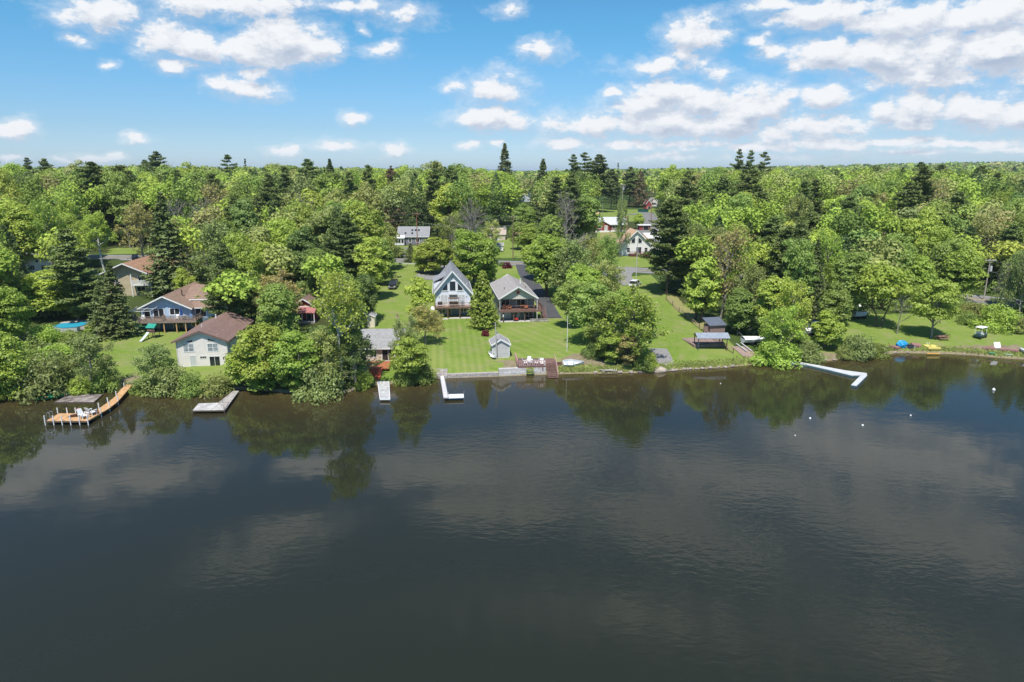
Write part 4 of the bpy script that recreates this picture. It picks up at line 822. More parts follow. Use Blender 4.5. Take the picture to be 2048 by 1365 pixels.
swg = thing('deck_swing_bench', 'dark brown swing bench in the middle of the chalet deck', 'bench', o0 + Matrix.Rotation(R(6), 3, 'Z') @ Vector((.15, .8, 2.43)), 6)
q = MB(); q.box(-.95, .95, -.3, .3, .42, .5); q.build('seat', postwood, swg); q = MB(); q.box(-.95, .95, .26, .34, .5, 1.0); q.build('backrest', postwood, swg)
for s in (-1, 1): q = MB(); q.beam((s * 1.05, -.6, 0), (s * 1.05, 0, 1.75), .07); q.beam((s * 1.05, .6, 0), (s * 1.05, 0, 1.75), .07); q.build('side_frame', postwood, swg)
q = MB(); q.beam((-1.15, 0, 1.75), (1.15, 0, 1.75), .08); q.hexa([(-1.1, -.5, 1.78), (1.1, -.5, 1.78), (1.1, .5, 1.85), (-1.1, .5, 1.85)], [(-1.1, -.5, 1.81), (1.1, -.5, 1.81), (1.1, .5, 1.88), (-1.1, .5, 1.88)]); q.build('canopy', postwood, swg)
chair(o0 + Matrix.Rotation(R(6), 3, 'Z') @ Vector((2.0, 1.3, 2.43)), 6, 'grey chair beside the french door on the chalet deck', steel, None, reclined=.15)
ds = thing('satellite_dish', 'white satellite dish at the corner of the chalet deck', 'satellite dish', o0 + Matrix.Rotation(R(6), 3, 'Z') @ Vector((-4.3, .3, 0)), 20)
q = MB(); q.tube((0, 0, -.5), (0, 0, 2.0), .05); q.build('mast', steel, ds); q = MB(); q.M = Matrix.Translation((0, -.1, 2.2)) @ Matrix.Rotation(R(60), 4, 'X'); q.ball((0, 0, 0), .42, .5, .1, 14, 6); q.build('dish', white, ds)

# ================= star house
o1 = at(1037, 644)
sh = thing('lake_house', 'grey gabled lake house with red star above a red-brown deck', 'house', o1, 7)
D1 = 3.0; a = 3.85; RW = mat('greige_gable_siding', (.58, .55, .49), .7, .03, 2, lines=(2, .18, .1))
m = MB(); m.box(-3.7, 3.7, D1, D1 + 17, -1.2, 2.3); m.build('lower_wall', mat('grey_green_siding', (.26, .29, .27), .8, .05, 2, lines=(2, .2, .1)), sh)  # lower wall siding in one even grey-green, darker than the gable
m = MB(); m.box(-3.7, 3.7, D1, D1 + 17, 2.3, 4.75); m.build('wall', mat('grey_mauve_siding', (.3, .27, .27), .8, .05, 2, lines=(2, .2, .1)), sh)
m = MB(); m.prism([(-3.75, 4.78), (3.75, 4.78), (0, 7.1)], .75, D1 + 16.9); m.box(-3.75, 3.75, .7, .74, 4.66, 4.8); m.build('gable', RW, sh)
r = MB()
for s in (-1, 1): P = [(s * 4.1, 4.72), (0, 7.22), (0, 7.4), (s * 4.1, 4.9)]; r.prism(P if s > 0 else P[::-1], 0, D1 + 14.0)
# hipped far end
for s in (-1, 1): r.hexa([(s * 4.1, D1 + 14.0, 4.72), (0, D1 + 14.0, 7.22), (s * .01, D1 + 14.01, 7.22), (s * 4.1, D1 + 17.6, 4.72)], [(s * 4.1, D1 + 14.0, 4.9), (0, D1 + 14.0, 7.4), (s * .01, D1 + 14.01, 7.4), (s * 4.1, D1 + 17.6, 4.9)])
r.hexa([(-4.1, D1 + 17.6, 4.72), (4.1, D1 + 17.6, 4.72), (0, D1 + 14.0, 7.22)], [(-4.1, D1 + 17.6, 4.9), (4.1, D1 + 17.6, 4.9), (0, D1 + 14.0, 7.4)])
rf = r.build('roof', shingle_t, sh); t = MB()
for s in (-1, 1): t.beam((s * 4.14, -.04, 4.78), (0, -.04, 7.28), .06, .26); t.beam((s * 4.14, 0, 4.8), (s * 4.14, D1 + 17.6, 4.8), .07, .18)
t.build('roof_trim', white, rf); vent(rf, -2.4, 5.0, 5.9, .5, .06, black); vent(rf, 2.4, 6.6, 5.8, .5, .06, black); vent(rf, 1.7, 10, 6.6, .8, .12, white)
st = MB(); pts = []
for k in range(10): rr_ = .58 if k % 2 == 0 else .24; an = R(90 + 36 * k); pts.append((rr_ * math.cos(an), 6.05 + rr_ * math.sin(an)))
for k in range(10): q_ = [(0, 6.05), pts[k], pts[(k + 1) % 10]]; st.hexa([(x, .735, z) for x, z in q_], [((x, .7, z) if i else (x, .6, z)) for i, (x, z) in enumerate(q_)])
st.build('star', mat('red_metal_star', (.42, .035, .03), .5), sh)
dk = MB(); slab(dk, -3.95, 5.0, .1, D1 - .01, 2.45, .1); slab(dk, 4.0, 5.0, D1, D1 + 2.0, 2.45, .1); dko = dk.build('deck', redwood, sh)
dk = MB(); dk.box(-3.97, 5.02, .03, .1, 2.02, 2.42); dk.box(5.0, 5.06, .1, D1 + 2, 2.05, 2.42); dk.build('rim_board', redwood, dko)
dk = MB(); rail(dk, (-3.85, .18, 2.45), (4.95, .18, 2.45), h_=.9, sp=.4, th=.02); rail(dk, (-3.85, .18, 2.45), (-3.85, D1 - .1, 2.45), h_=.9, sp=.2, th=.025); rail(dk, (4.95, .18, 2.45), (4.95, D1 + 1.9, 2.45), h_=.9, sp=.16, th=.03); dk.build('railing', redwood, dko)
for x in (-3.85, 3.9): q = MB(); q.box(x - .08, x + .08, .06, .22, -.5, 4.7); q.build('porch_column', mat('pale_grey_column', (.5, .49, .46)), sh)
for x in (-3.1, -.95, 1.35, 4.8): q = MB(); q.box(x - .09, x + .09, .3, .48, -.5, 2.04); q.build('post', postwood, dko)
win(sh, 'patio_door', -2.35, 2.55, 1.6, 1.95, D1, .08, 1, pane=glass); win(sh, 'window', .9, 2.95, 1.7, 1.15, D1, .09, 1, 0); win(sh, 'door', 2.75, 2.5, .9, 2.0, D1, .08, pane=curtain2)
win(sh, 'garage_door', -2.3, .05, 1.9, 1.85, D1, .1, 0, 3, pane=curtain); win(sh, 'window', .1, .8, 1.0, .9, D1, .08, 1); win(sh, 'patio_door', 2.6, .05, 1.7, 1.95, D1, .08, 1)
q = MB(); slab(q, -4.0, 4.8, -.2, D1 - .03, .06, .5); q.build('terrace', concrete, sh)
q = MB()
for i in range(9): q.box(5.1, 6.0, D1 - 2.2 + i * .28, D1 - 1.92 + i * .28, .22 * (9 - i) * 1.05 + .02 if False else .24 * (i + 1) - .12, .24 * (i + 1))
for y_ in (0,): q.beam((5.08, D1 - 2.3, 0), (5.08, D1 + .35, 2.3), .06, .2); q.beam((6.03, D1 - 2.3, 0), (6.03, D1 + .35, 2.3), .06, .2); q.beam((6.03, D1 - 2.2, .95), (6.03, D1 + .35, 3.2), .06, .06)
q.build('staircase', redwood, sh)
M1 = Matrix.Rotation(R(7), 3, 'Z')
for i, (x, y_, lb) in enumerate(((-2.75, 1.2, 'orange-brown deck chair at the far left end of the star house deck'), (-1.75, 1.2, 'orange-brown deck chair second from left on the star house deck'), (1.75, 1.2, 'orange-brown deck chair right of the deck table'))): chair(o1 + M1 @ Vector((x, y_, 2.46)), 7, lb, mat('orange_brown_wood', (.42, .15, .06)), 'wooden chairs on the star house deck', reclined=.2)
tb = thing('deck_table', 'orange-brown round table on the star house deck', 'table', o1 + M1 @ Vector((.9, 1.3, 2.46)), 0); q = MB(); q.tube((0, 0, .68), (0, 0, .73), .5, n=14); q.build('tabletop', MATS['orange_brown_wood'], tb)
for k in range(4): q = MB(); q.beam((.38 * math.cos(k * PI / 2 + .8), .38 * math.sin(k * PI / 2 + .8), 0), (.3 * math.cos(k * PI / 2 + .8), .3 * math.sin(k * PI / 2 + .8), .68), .05); q.build('leg', MATS['orange_brown_wood'], tb)
ld = thing('step_ladder', 'open grey step ladder under the star house deck', 'ladder', o1 + M1 @ Vector((.1, 1.2, .07)), 10)
q = MB()
for s in (-1, 1): q.beam((s * .3 - .3, 0, 0), (s * .12 - .0, 0, 1.75), .06)
for s in (-1, 1): q.beam((s * .3 + .35, .1, 0), (s * .12, .1, 1.75), .05)
for k in range(5): q.beam((-.5 + k * .08, -.02, .3 * (k + 1)), (-.05 + k * .02, -.02, .3 * (k + 1)), .05)
q.build('rails', steel, ld)
mw = thing('garden_tractor', 'small red garden tractor parked under the star house deck', 'garden tractor', o1 + M1 @ Vector((-.5, .9, .07)), 20)
q = MB(); q.box(-.3, .3, -.75, .2, .3, .62); q.box(-.25, .25, .2, .7, .3, .42); q.build('body', mat('tractor_red', (.5, .04, .03), .4), mw); q = MB(); q.box(-.2, .2, .25, .6, .45, .55); q.box(-.2, .2, .55, .62, .55, .85); q.build('seat', black, mw)
for x in (-.36, .36):
    for y_, r_ in ((-.5, .2), (.45, .28)): q = MB(); q.tube((x - .07, y_, r_), (x + .07, y_, r_), r_, n=12); q.build('wheel', black, mw)
lw = thing('garden_lamp_post', 'short garden post with white globe lamp before the star house', 'lamp', o1 + M1 @ Vector((-3.2, -.3, 0)), 0)
q = MB(); q.tube((0, 0, -.3), (0, 0, 1.15), .1); q.build('post', postwood, lw); q = MB(); q.tube((0, 0, 1.15), (0, 0, 1.5), .13); q.ball((0, 0, 1.5), .13, nu=8, nv=5); q.build('lamp_shade', white, lw)
fbx = MB(); fbx.box(-1.9, 1.9, -.15, .15, .05, .5); fbx.box(-1.95, 1.95, -.22, .22, .5, .56); tag(fbx.build('timber_bench', greywood, None, o1 + M1 @ Vector((4.3, -.35, 0))), 'long low grey timber bench at the driveway corner of the star house', 'bench').rotation_euler = (0, 0, R(3))

# ================= beige lake house
o2 = at(408, 732.5)
bh = thing('lake_house', 'beige two-storey house with long red-brown roof near the water', 'house', o2, 6)
wall, rf = gable(bh, 8.1, 0, 15, 4.35, 6.0, sid_c, shingle_b, .55, .5, trim=mat('brown_fascia', (.2, .12, .1), .6)); vent(rf, -1.2, 4.5, 5.6, .55); vent(rf, -.8, 11, 5.8, .7, .1)
for x in (-2.1, 1.75): win(bh, 'window', x, 2.55, 1.6, 1.25, 0, .11, 1, 1, pane=curtain2)
polywin(bh, [(-2.95, 4.1), (-1.3, 4.1), (-1.3, 4.6)], 0, .09); polywin(bh, [(1.0, 4.25), (2.7, 4.25), (1.0, 4.75)], 0, .09)
win(bh, 'patio_door', 1.85, -.1, 1.6, 1.7, 0, .08, 1); win(bh, 'door', -1.6, .1, .9, 1.7, 0, .06, pane=curtain)
win(bh, 'vent_window', .05, 1.35, .95, .32, 0, .06, 2, 0)
MR = Matrix.Translation((4.05, 0, 0)) @ Matrix.Rotation(R(90), 4, 'Z')
win(bh, 'window', 1.2, 2.9, .5, 1.1, 0, .06, M=MR); win(bh, 'window', 7, 2.7, 1.1, 1.1, 0, .08, 1, M=MR); win(bh, 'window', 11, .9, .9, 1.0, 0, .08, 1, M=MR)
q = MB(); q.box(3.2, 3.35, -.12, 0, 1.2, 1.45); q.build('wall_lamp', black, bh)
for x in (-4.0, 4.0): q = MB(); q.box(x - .07, x + .07, -.05, .03, -.3, 4.2); q.build('corner_board', mat('pale_corner_board', (.6, .58, .55)), bh)

# ================= blue deck house
o3 = at(326, 667)
bl = thing('lake_house', 'light blue house with brown roof and long wooden deck over a lawn', 'house', o3, 6)
D2 = 3.0
m = MB(); m.box(-4.9, 7.6, D2, D2 + 13, -1.2, 2.2); m.build('lower_wall', sid_b, bl)
m = MB(); m.prism([(-4.9, 2.2), (4.6, 2.2), (4.6, 4.35), (-.15, 6.65), (-4.9, 4.35)], D2, D2 + 17); m.build('wall', sid_lb, bl)
r = MB()
for s in (-1, 1): P = [(-.15 + s * 5.3, 4.15), (-.15, 6.7), (-.15, 6.88), (-.15 + s * 5.3, 4.33)]; r.prism(P if s > 0 else P[::-1], D2 - 1.0, D2 + 17.4)
rf = r.build('roof', shingle_m, bl); t = MB()
for s in (-1, 1): t.beam((-.15 + s * 5.34, D2 - 1.04, 4.2), (-.15, D2 - 1.04, 6.76), .06, .24)
t.beam((-5.5, D2 - 1, 4.2), (-5.5, D2 + 17, 4.2), .07, .18); t.build('roof_trim', white, rf); vent(rf, 1.6, D2 + 4.5, 6.2, .9, .14, postwood)
m = MB(); m.box(4.6, 8.6, D2 + 1.2, D2 + 12, 2.2, 4.4); m.build('wing_wall', sid_lb, bl)
r = MB()
def slope(mb, x0, x1, y0_, z0, y1_, z1, th=.18): mb.hexa([(x0, y0_, z0), (x1, y0_, z0), (x1, y1_, z1), (x0, y1_, z1)], [(x0, y0_, z0 + th), (x1, y0_, z0 + th), (x1, y1_, z1 + th), (x0, y1_, z1 + th)])
slope(r, 2.2, 9.2, D2 + 3.4, 5.25, D2 + 8.6, 7.4); slope(r, 2.2, 9.2, D2 + 8.6, 7.4, D2 + 14, 5.0); slope(r, 4.0, 8.9, D2 + .3, 4.1, D2 + 3.6, 4.95); r.build('wing_roof', shingle_m, bl)
m = MB(); m.prism([(D2 + 3.8, 4.4), (D2 + 13.2, 4.4), (D2 + 13.2, 5.3), (D2 + 8.6, 7.3), (D2 + 3.8, 5.25)], 0, 0.1); m.v = [(8.8 + y_ , x_, z_) for x_, y_, z_ in m.v]; m.build('wing_gable', sid_lb, bl)
t = MB(); t.beam((3.2, D2 + 3.36, 5.3), (9.2, D2 + 3.36, 5.3), .06, .2); t.beam((4.9, D2 + .26, 4.18), (8.9, D2 + .26, 4.18), .06, .18); t.build('wing_trim', white, bl)
win(bl, 'patio_door', -3.6, 2.35, 1.0, 1.8, D2, .1); win(bl, 'patio_door', -1.5, 2.35, 1.9, 1.85, D2, .12, 1); win(bl, 'window', 1.5, 3.05, 1.7, 1.15, D2, .14, 1); win(bl, 'french_door', 6.0, 2.35, 1.9, 1.9, D2 + 1.2, .12, 1)
win(bl, 'window', -2.4, .6, 1.3, 1.0, D2, .09, 1); win(bl, 'sliding_door', 2.0, .05, 1.9, 1.9, D2, .08, 1); win(bl, 'window', 5.2, .6, 1.4, 1.0, D2, .09, 1)
dk = MB(); slab(dk, -5.9, 6.4, 0, D2 - .01, 2.35, .12); slab(dk, 4.63, 6.4, D2, D2 + 1.19, 2.35, .12); dko = dk.build('deck', mat('grey_brown_deck', (.3, .22, .18), .85, .15, 2, lines=(0, .15, .2)), bl)
dk = MB(); dk.box(-5.95, 6.45, -.06, 0, 2.0, 2.36); dk.build('rim_board', mat('grey_brown_rail', (.27, .2, .165), .85, .1), dko)
dk = MB(); rail(dk, (-5.85, .05, 2.35), (6.35, .05, 2.35), sp=.13, th=.05, post=1.6); rail(dk, (-5.85, .05, 2.35), (-5.85, D2, 2.35), sp=.13); rail(dk, (6.35, .05, 2.35), (6.35, D2, 2.35), sp=.13); dk.build('railing', MATS['grey_brown_rail'], dko)
for x in (-4.6, .3, 2.6, 4.3, 6.2): q = MB(); q.box(x - .09, x + .09, .1, .28, -.6, 2.0); q.build('post', tanwood if x > -4 else white, dko)
q = MB()
for x in (-5.8, -5.0, -3.4, -1.9):
    q.beam((x, .15, 2.4), (x, .15, 4.35), .07); q.beam((x, .15, 4.35), (x + .5, D2 - .05, 4.75 + .12 * (x + 5.8) * .2), .06)
q.beam((-5.8, .15, 4.35), (-1.9, .15, 4.35), .07); q.beam((-5.3, D2 - .1, 4.0), (-1.4, D2 - .1, 4.0), .06); q.beam((-5.5, 1.5, 4.55), (-1.6, 1.5, 4.55), .06); q.build('canopy_frame', white, bl)
M3 = Matrix.Rotation(R(6), 3, 'Z')
um = thing('closed_umbrella', 'closed dark blue parasol on the blue house deck', 'umbrella', o3 + M3 @ Vector((3.1, 1.9, 2.36))); q = MB(); q.tube((0, 0, 0), (0, 0, 2.5), .03); q.build('pole', white, um); q = MB(); q.tube((0, 0, .75), (0, 0, 1.1), .32, .25, 9); q.tube((0, 0, 1.1), (0, 0, 2.4), .25, .04, 9); q.build('canopy', mat('navy_canvas', (.02, .06, .25), .8), um)
for i, (x, lb) in enumerate(((-3.9, 'white chair under the canopy frame of the blue house'), (.1, 'dark chair at the railing of the blue house deck, left of table'), (2.5, 'white chair beside the closed blue umbrella'), (5.0, 'blue chair by the french door of the blue house'))): chair(o3 + M3 @ Vector((x, 1.2 if i != 1 else .8, 2.36)), 6, lb, [white, postwood, white, mat('blue_chair_plastic', (.12, .22, .4))][i], 'chairs on the blue house deck', reclined=.2)
tb = thing('deck_table', 'brown oval table on the blue house deck', 'table', o3 + M3 @ Vector((3.9, .9, 2.36))); q = MB(); q.tube((0, 0, .68), (0, 0, .73), .55, n=14); q.build('tabletop', postwood, tb)
for k in range(4): q = MB(); q.beam((.4 * math.cos(k * PI / 2 + .8), .4 * math.sin(k * PI / 2 + .8), 0), (.35 * math.cos(k * PI / 2 + .8), .35 * math.sin(k * PI / 2 + .8), .68), .05); q.build('leg', postwood, tb)
# swing set with slide
sw = thing('play_set', 'wooden play set with green canopy, swings and pale slide on the lawn', 'play set', at(297, 677), -10)
q = MB()
for x in (0, 1.4):
    for y_ in (0, 1.3): q.beam((x, y_, -.2), (x, y_, 2.1), .09)
q.box(-.05, 1.45, -.05, 1.35, 1.1, 1.2); q.box(-.05, 1.45, -.04, 0, 1.35, 1.75); q.build('tower', redwood, sw)
q = MB(); q.hexa([(-.2, -.2, 2.0), (1.6, -.2, 2.0), (1.6, .65, 2.65), (-.2, .65, 2.65)], [(-.2, -.2, 2.05), (1.6, -.2, 2.05), (1.6, .65, 2.7), (-.2, .65, 2.7)]); q.hexa([(-.2, .65, 2.65), (1.6, .65, 2.65), (1.6, 1.5, 2.0), (-.2, 1.5, 2.0)], [(-.2, .65, 2.7), (1.6, .65, 2.7), (1.6, 1.5, 2.05), (-.2, 1.5, 2.05)]); q.build('canopy', mat('teal_canvas', (.02, .3, .22), .7), sw)
q = MB(); rows = [[(-.05 + .0, -.1 - 2.3 * f, 1.18 * (1 - f) ** 1.2 + .12), (.0, -.1 - 2.3 * f, 1.18 * (1 - f) ** 1.2), (.5, -.1 - 2.3 * f, 1.18 * (1 - f) ** 1.2), (.55, -.1 - 2.3 * f, 1.18 * (1 - f) ** 1.2 + .12)] for f in [k / 8 for k in range(9)]]; q.grid(rows); q.grid([[(x, y_, z - .05) for x, y_, z in r_] for r_ in rows]); q.build('slide', mat('pale_mint_plastic', (.6, .72, .62), .4), sw)
q = MB(); q.beam((0, .65, 2.1), (-3.2, .65, 2.1), .1)
for s in (-1, 1): q.beam((-3.2, .65, 2.1), (-3.3, .65 + s * 1.0, -.1), .09)
q.beam((-3.28, .15, .7), (-3.28, 1.15, .7), .06); q.build('swing_beam', greenpaint, sw)
for x in (-1.2, -2.2): q = MB(); q.beam((x - .2, .65, 2.05), (x - .2, .65, .5), .02); q.beam((x + .2, .65, 2.05), (x + .2, .65, .5), .02); q.box(x - .22, x + .22, .55, .75, .46, .5); q.build('swing', greenpaint, sw)

# ================= tan balcony house
o4 = at(253, 594)
tn = thing('house', 'tan two-storey house with orange-brown roof and white corner balcony', 'house', o4, 6)
wall, rf = gable(tn, 10.2, 1.2, 19, 5.3, 7.6, sid_t, shingle_o, 1.3, .5)
win(tn, 'window', 3.3, 3.1, 1.3, 1.5, 1.2, .1, 1); win(tn, 'window', -2.5, 3.2, 1.4, 1.3, 1.2, .1, 1); win(tn, 'patio_door', 3.0, .1, 1.7, 2.0, 1.2, .1, 1); win(tn, 'window', -2.5, .6, 1.4, 1.3, 1.2, .1, 1)
MR = Matrix.Translation((5.1, 0, 0)) @ Matrix.Rotation(R(90), 4, 'Z')
for y_, z_ in ((3.2, 3.3), (7, 3.3), (12, 3.3), (6.5, .7), (12, .7)): win(tn, 'window', y_, z_, 1.2, 1.3, 0, .09, 1, M=MR)
q = MB(); slab(q, 1.5, 5.9, -.2, 1.18, 2.8, .25); slab(q, 5.13, 5.9, 1.2, 3.4, 2.8, .25); q.build('balcony', white, tn); q = MB(); rail(q, (1.5, -.15, 2.8), (5.85, -.15, 2.8), h_=.95, sp=.13, th=.06); rail(q, (5.85, -.15, 2.8), (5.85, 3.4, 2.8), h_=.95, sp=.13, th=.06); q.build('railing', white, tn)
for x, y_ in ((5.8, -.12), (1.6, -.12)): q = MB(); q.box(x - .1, x + .1, y_ - .1, y_ + .1, -.5, 5.2); q.build('column', white, tn)

# ================= red-gabled cabin
o5 = at(605, 648)
cb = thing('cabin', 'small cabin with red gable and red-brown roof among trees', 'cabin', o5, 3)
gable(cb, 4.6, 2.2, 11, 3.2, 4.7, sid_r, shingle_b, .5, .4); q = MB(); slope(q, -2.6, 2.6, 0, 2.1, 2.4, 3.1, .14); q.build('porch_roof', mat('faded_red_roof', (.38, .15, .14), .8), cb)
q = MB(); q.beam((-2.6, 2.1, 3.12), (2.6, 2.1, 3.12), .06, .3); q.build('porch_trim', white, cb)
for x in (-2.4, 0, 2.4): q = MB(); q.box(x - .07, x + .07, .1, .24, -.5, 2.1); q.build('porch_post', white, cb)
q = MB(); slab(q, -2.5, 2.5, 0, 2.18, .3, .8); q.build('porch', greywood, cb); win(cb, 'door', .9, .35, .9, 1.9, 2.2, .08); win(cb, 'window', -1.1, 1.0, 1.2, 1.0, 2.2, .09, 1)

# ================= grey cottage
o6 = at(757, 727)
ct = thing('cottage', 'cream cottage with plain grey roof and orange deck above red stairs', 'cottage', o6, 3)
MX = Matrix.Translation((0, 5, 0)) @ Matrix.Rotation(R(90), 4, 'Z')
gable(ct, 8.4, -3.9, 3.9, 2.6, 4.7, mat('pale_cream_siding', (.62, .55, .44), .8, .12, 2, lines=(2, .2, .1)), shingle_l, .35, .45, M=MX)
yf = .8
win(ct, 'patio_door', 1.6, .25, 2.0, 1.9, yf, .1, 1); win(ct, 'window', -.9, .9, 1.0, 1.1, yf, .09, 1); win(ct, 'door', -2.6, .2, .9, 1.9, yf, .08, pane=glass)
orangedeck = mat('rust_orange_boards', (.45, .15, .07), .8, .2, 3, lines=(0, .15, .25))
q = MB(); slab(q, -3.2, 3.6, -1.3, .77, .15, .2); slab(q, -1.2, 2.2, -3.5, -1.3, .15, .2); rail(q, (-3.15, -1.25, .15), (-1.2, -1.25, .15)); rail(q, (2.2, -1.25, .15), (3.55, -1.25, .15)); q.build('deck', orangedeck, ct)
stp = thing('shore_steps', 'bright red wooden stairs between cottage deck and dock', 'stairs', o6 + Vector((.35, -3.5, 0)), 2)
top = .15; p_ = atz(768, 762, .5); dY = (o6.y - 3.5) - p_.y; stp_z = o6.z; q = MB(); ns = 8
for i in range(ns): f = i / ns; q.box(-.85, .85, -dY * f - dY / ns, -dY * f, top - (stp_z + top - .55) * (f) - .12, top - (stp_z + top - .55) * f - .05)
q.build('treads', mat('bright_red_boards', (.72, .15, .07), .7, .15, 3), stp)
for s in (-1, 1): q = MB(); q.beam((s * .9, 0, top - .05), (s * .9, -dY, -(stp_z - .4)), .07, .25); q.build('stringer', MATS['bright_red_boards'], stp)
for s in (-1,): q = MB(); q.beam((s * .9, 0, top + .9), (s * .9, -dY, -(stp_z - 1.35)), .07); q.beam((s * .9, -.05, top), (s * .9, -.05, top + .9), .07); q.beam((s * .9, -dY + .05, -(stp_z - .4)), (s * .9, -dY + .05, -(stp_z - 1.35)), .07); q.build('handrail', MATS['bright_red_boards'], stp)

# ================= houses behind the road
o7 = at(827, 490)
gs_ = thing('shingled_house', 'grey shingled house with skylights and white bay window across the road', 'house', o7, 2)
MX = Matrix.Translation((0, 4.5, 0)) @ Matrix.Rotation(R(90), 4, 'Z')
w_, rf = gable(gs_, 9, -5.6, 5.6, 3.1, 6.2, mat('grey_cedar_shingles', (.2, .2, .22), .8, .1, 3, lines=(2, .2, .15)), shingle_g, .3, .4, M=MX)
for x, z_ in ((-.5, 4.9), (.7, 4.9), (1.9, 4.9), (-2.9, 3.9), (-.4, 3.9)):
    y_ = (z_ - 3.1) / 3.1 * 4.5; q = MB(); q.M = Matrix.Translation((x, y_, z_ + .2)) @ Matrix.Rotation(R(34.6), 4, 'X'); q.box(-.32, .32, -.45, .45, -.05, .12); q.build('skylight', glass, rf)
for x, w2, k in ((-1.2, .8, 0), (1.6, 1.2, 1), (3.8, 1.0, 1)): win(gs_, 'window', x, 1.0, w2, 1.3, 0, .14, k, 0)
q = MB(); q.box(-6.6, -3.2, -1.6, -.02, 0, 2.5); q.hexa([(-6.8, -1.9, 2.5), (-3.0, -1.9, 2.5), (-3.0, .1, 3.3), (-6.8, .1, 3.3)], [(-6.8, -1.9, 2.65), (-3.0, -1.9, 2.65), (-3.0, .1, 3.45), (-6.8, .1, 3.45)]); bay = q.build('bay_window', white, gs_)
for x in (-6.0, -4.9, -3.8): win(bay, 'bay_pane', x, .8, .8, 1.2, -1.6, .04)
o8 = at(1221, 464)
rr = thing('ranch_house', 'red brick ranch house with white trim and light grey roof', 'house', o8, -1)
MX = Matrix.Translation((0, 4.5, 0)) @ Matrix.Rotation(R(90), 4, 'Z'); _, rf = gable(rr, 9, -6.8, 6.8, 3.4, 6.0, brickr, mat('pale_grey_roof', (.5, .51, .54), .8, .05, 2), .3, .6, M=MX)
gable(rr, 6.2, -1.2, 4, 3.3, 4.9, brickr, MATS['pale_grey_roof'], .4, .5, xoff=-3.8, wname='porch_gable', rname='porch_roof')
q = MB(); q.box(-6.85, 6.85, -.04, 0, -.5, .75); q.box(-6.95, -.65, -1.25, -1.2, -.5, .6); q.build('foundation', white, rr)
win(rr, 'window', -5.2, 1.5, 1.8, 1.1, -1.2, .14, 1); win(rr, 'door', -2.2, .8, 1.0, 1.9, -1.2, .16, pane=curtain); win(rr, 'picture_window', 2.6, 1.3, 3.6, 1.5, 0, .14, 4)
q = MB(); q.box(7.0, 8.1, 3.2, 4.8, -.5, 6.6); q.build('chimney', mat('old_brick', (.3, .15, .11), .9, .2, 6), rr)
o9 = at(1272, 512)
wc_ = thing('chalet_house', 'white chalet with tan roof and brown deck across the road', 'house', o9, 2)
gable(wc_, 9.4, 0, 10, 3.6, 8.0, mat('bright_white_siding', (.78, .77, .74), .6, .02, 2), mat('tan_shingles', (.55, .36, .24), .9, .1, 2), .6, .3)
polywin(wc_, [(-1.7, 4.1), (-.5, 4.1), (-.5, 6.1), (-1.7, 5.1)], 0, .1); polywin(wc_, [(.5, 4.1), (1.7, 4.1), (1.7, 5.1), (.5, 6.1)], 0, .1); polywin(wc_, [(-3.0, 4.1), (-2.2, 4.1), (-2.2, 4.8)], 0, .08)
win(wc_, 'window', -2.6, 1.2, .9, 1.4, 0, .1, 0, 1); win(wc_, 'french_door', .8, .8, 1.6, 2.0, 0, .1, 1); win(wc_, 'window', 3.2, 1.2, .9, 1.4, 0, .1, 0, 1)
q = MB(); slab(q, -2.6, 4.6, -2.4, -.02, .7, .2); rail(q, (-2.6, -2.35, .7), (4.6, -2.35, .7), h_=.9, sp=.18, th=.05)
q.box(-2.55, 4.55, -2.33, -2.29, -.3, .5); q.build('deck', mat('dark_red_deck', (.14, .05, .04), .8, .2), wc_)
q = MB(); q.prism([(4.4, 2.6), (8.6, 2.6), (8.6, 5.4), (4.4, 5.4)], 2, 9); q.hexa([(4.0, 1.6, 5.4), (8.9, 1.6, 5.4), (8.9, 9.4, 5.4), (4.0, 9.4, 5.4)], [(4.0, 1.6, 5.6), (8.9, 1.6, 5.6), (8.9, 9.4, 6.6), (4.0, 9.4, 6.6)]); q.box(4.4, 8.6, 2, 9, -.5, 2.6); q.build('side_wing', MATS['bright_white_siding'], wc_)
o10 = at(78, 547)
lw_ = thing('house', 'small white gabled house deep among the trees', 'house', o10, 8); gable(lw_, 6.2, 0, 8, 3.0, 4.6, mat('soft_white_siding', (.7, .68, .66), .7, .04, 2), shingle_t, .4, .3); win(lw_, 'window', -1.4, 1.0, 1.0, 1.2, 0, .1, 1); win(lw_, 'window', 1.4, 1.0, 1.0, 1.2, 0, .1, 1); win(lw_, 'window', 0, 3.0, .7, .8, 0, .08)
o11 = at(1052, 404)
th_ = thing('house', 'tall pale grey house far behind the dark spruce', 'house', o11, 5); gable(th_, 7, 0, 9, 6.5, 9.2, mat('pale_grey_siding', (.5, .53, .57), .7, .04, 1), shingle_l, .4, .3)
for x in (-2, 1.8):
    for z_ in (.9, 4.0): win(th_, 'window', x, z_, 1.1, 1.4, 0, .12, 1)
o12 = at(995, 481)
tg = thing('garage', 'small tan-roofed outbuilding with stone chimney across the road', 'outbuilding', o12, 0); MX = Matrix.Translation((0, 3, 0)) @ Matrix.Rotation(R(90), 4, 'Z'); gable(tg, 6, -3, 3, 2.4, 4.4, mat('buff_wall', (.6, .5, .42)), mat('tan_roofing', (.45, .36, .3), .9, .1, 2), .3, .3, M=MX); q = MB(); q.box(2.3, 3.2, 1.8, 2.8, 2.5, 5.3); q.build('chimney', mat('grey_stone', (.35, .33, .32)), tg); win(tg, 'garage_door', -.6, .1, 2.6, 1.9, 0, .1, 0, 2, pane=curtain)
o13 = at(995, 502)
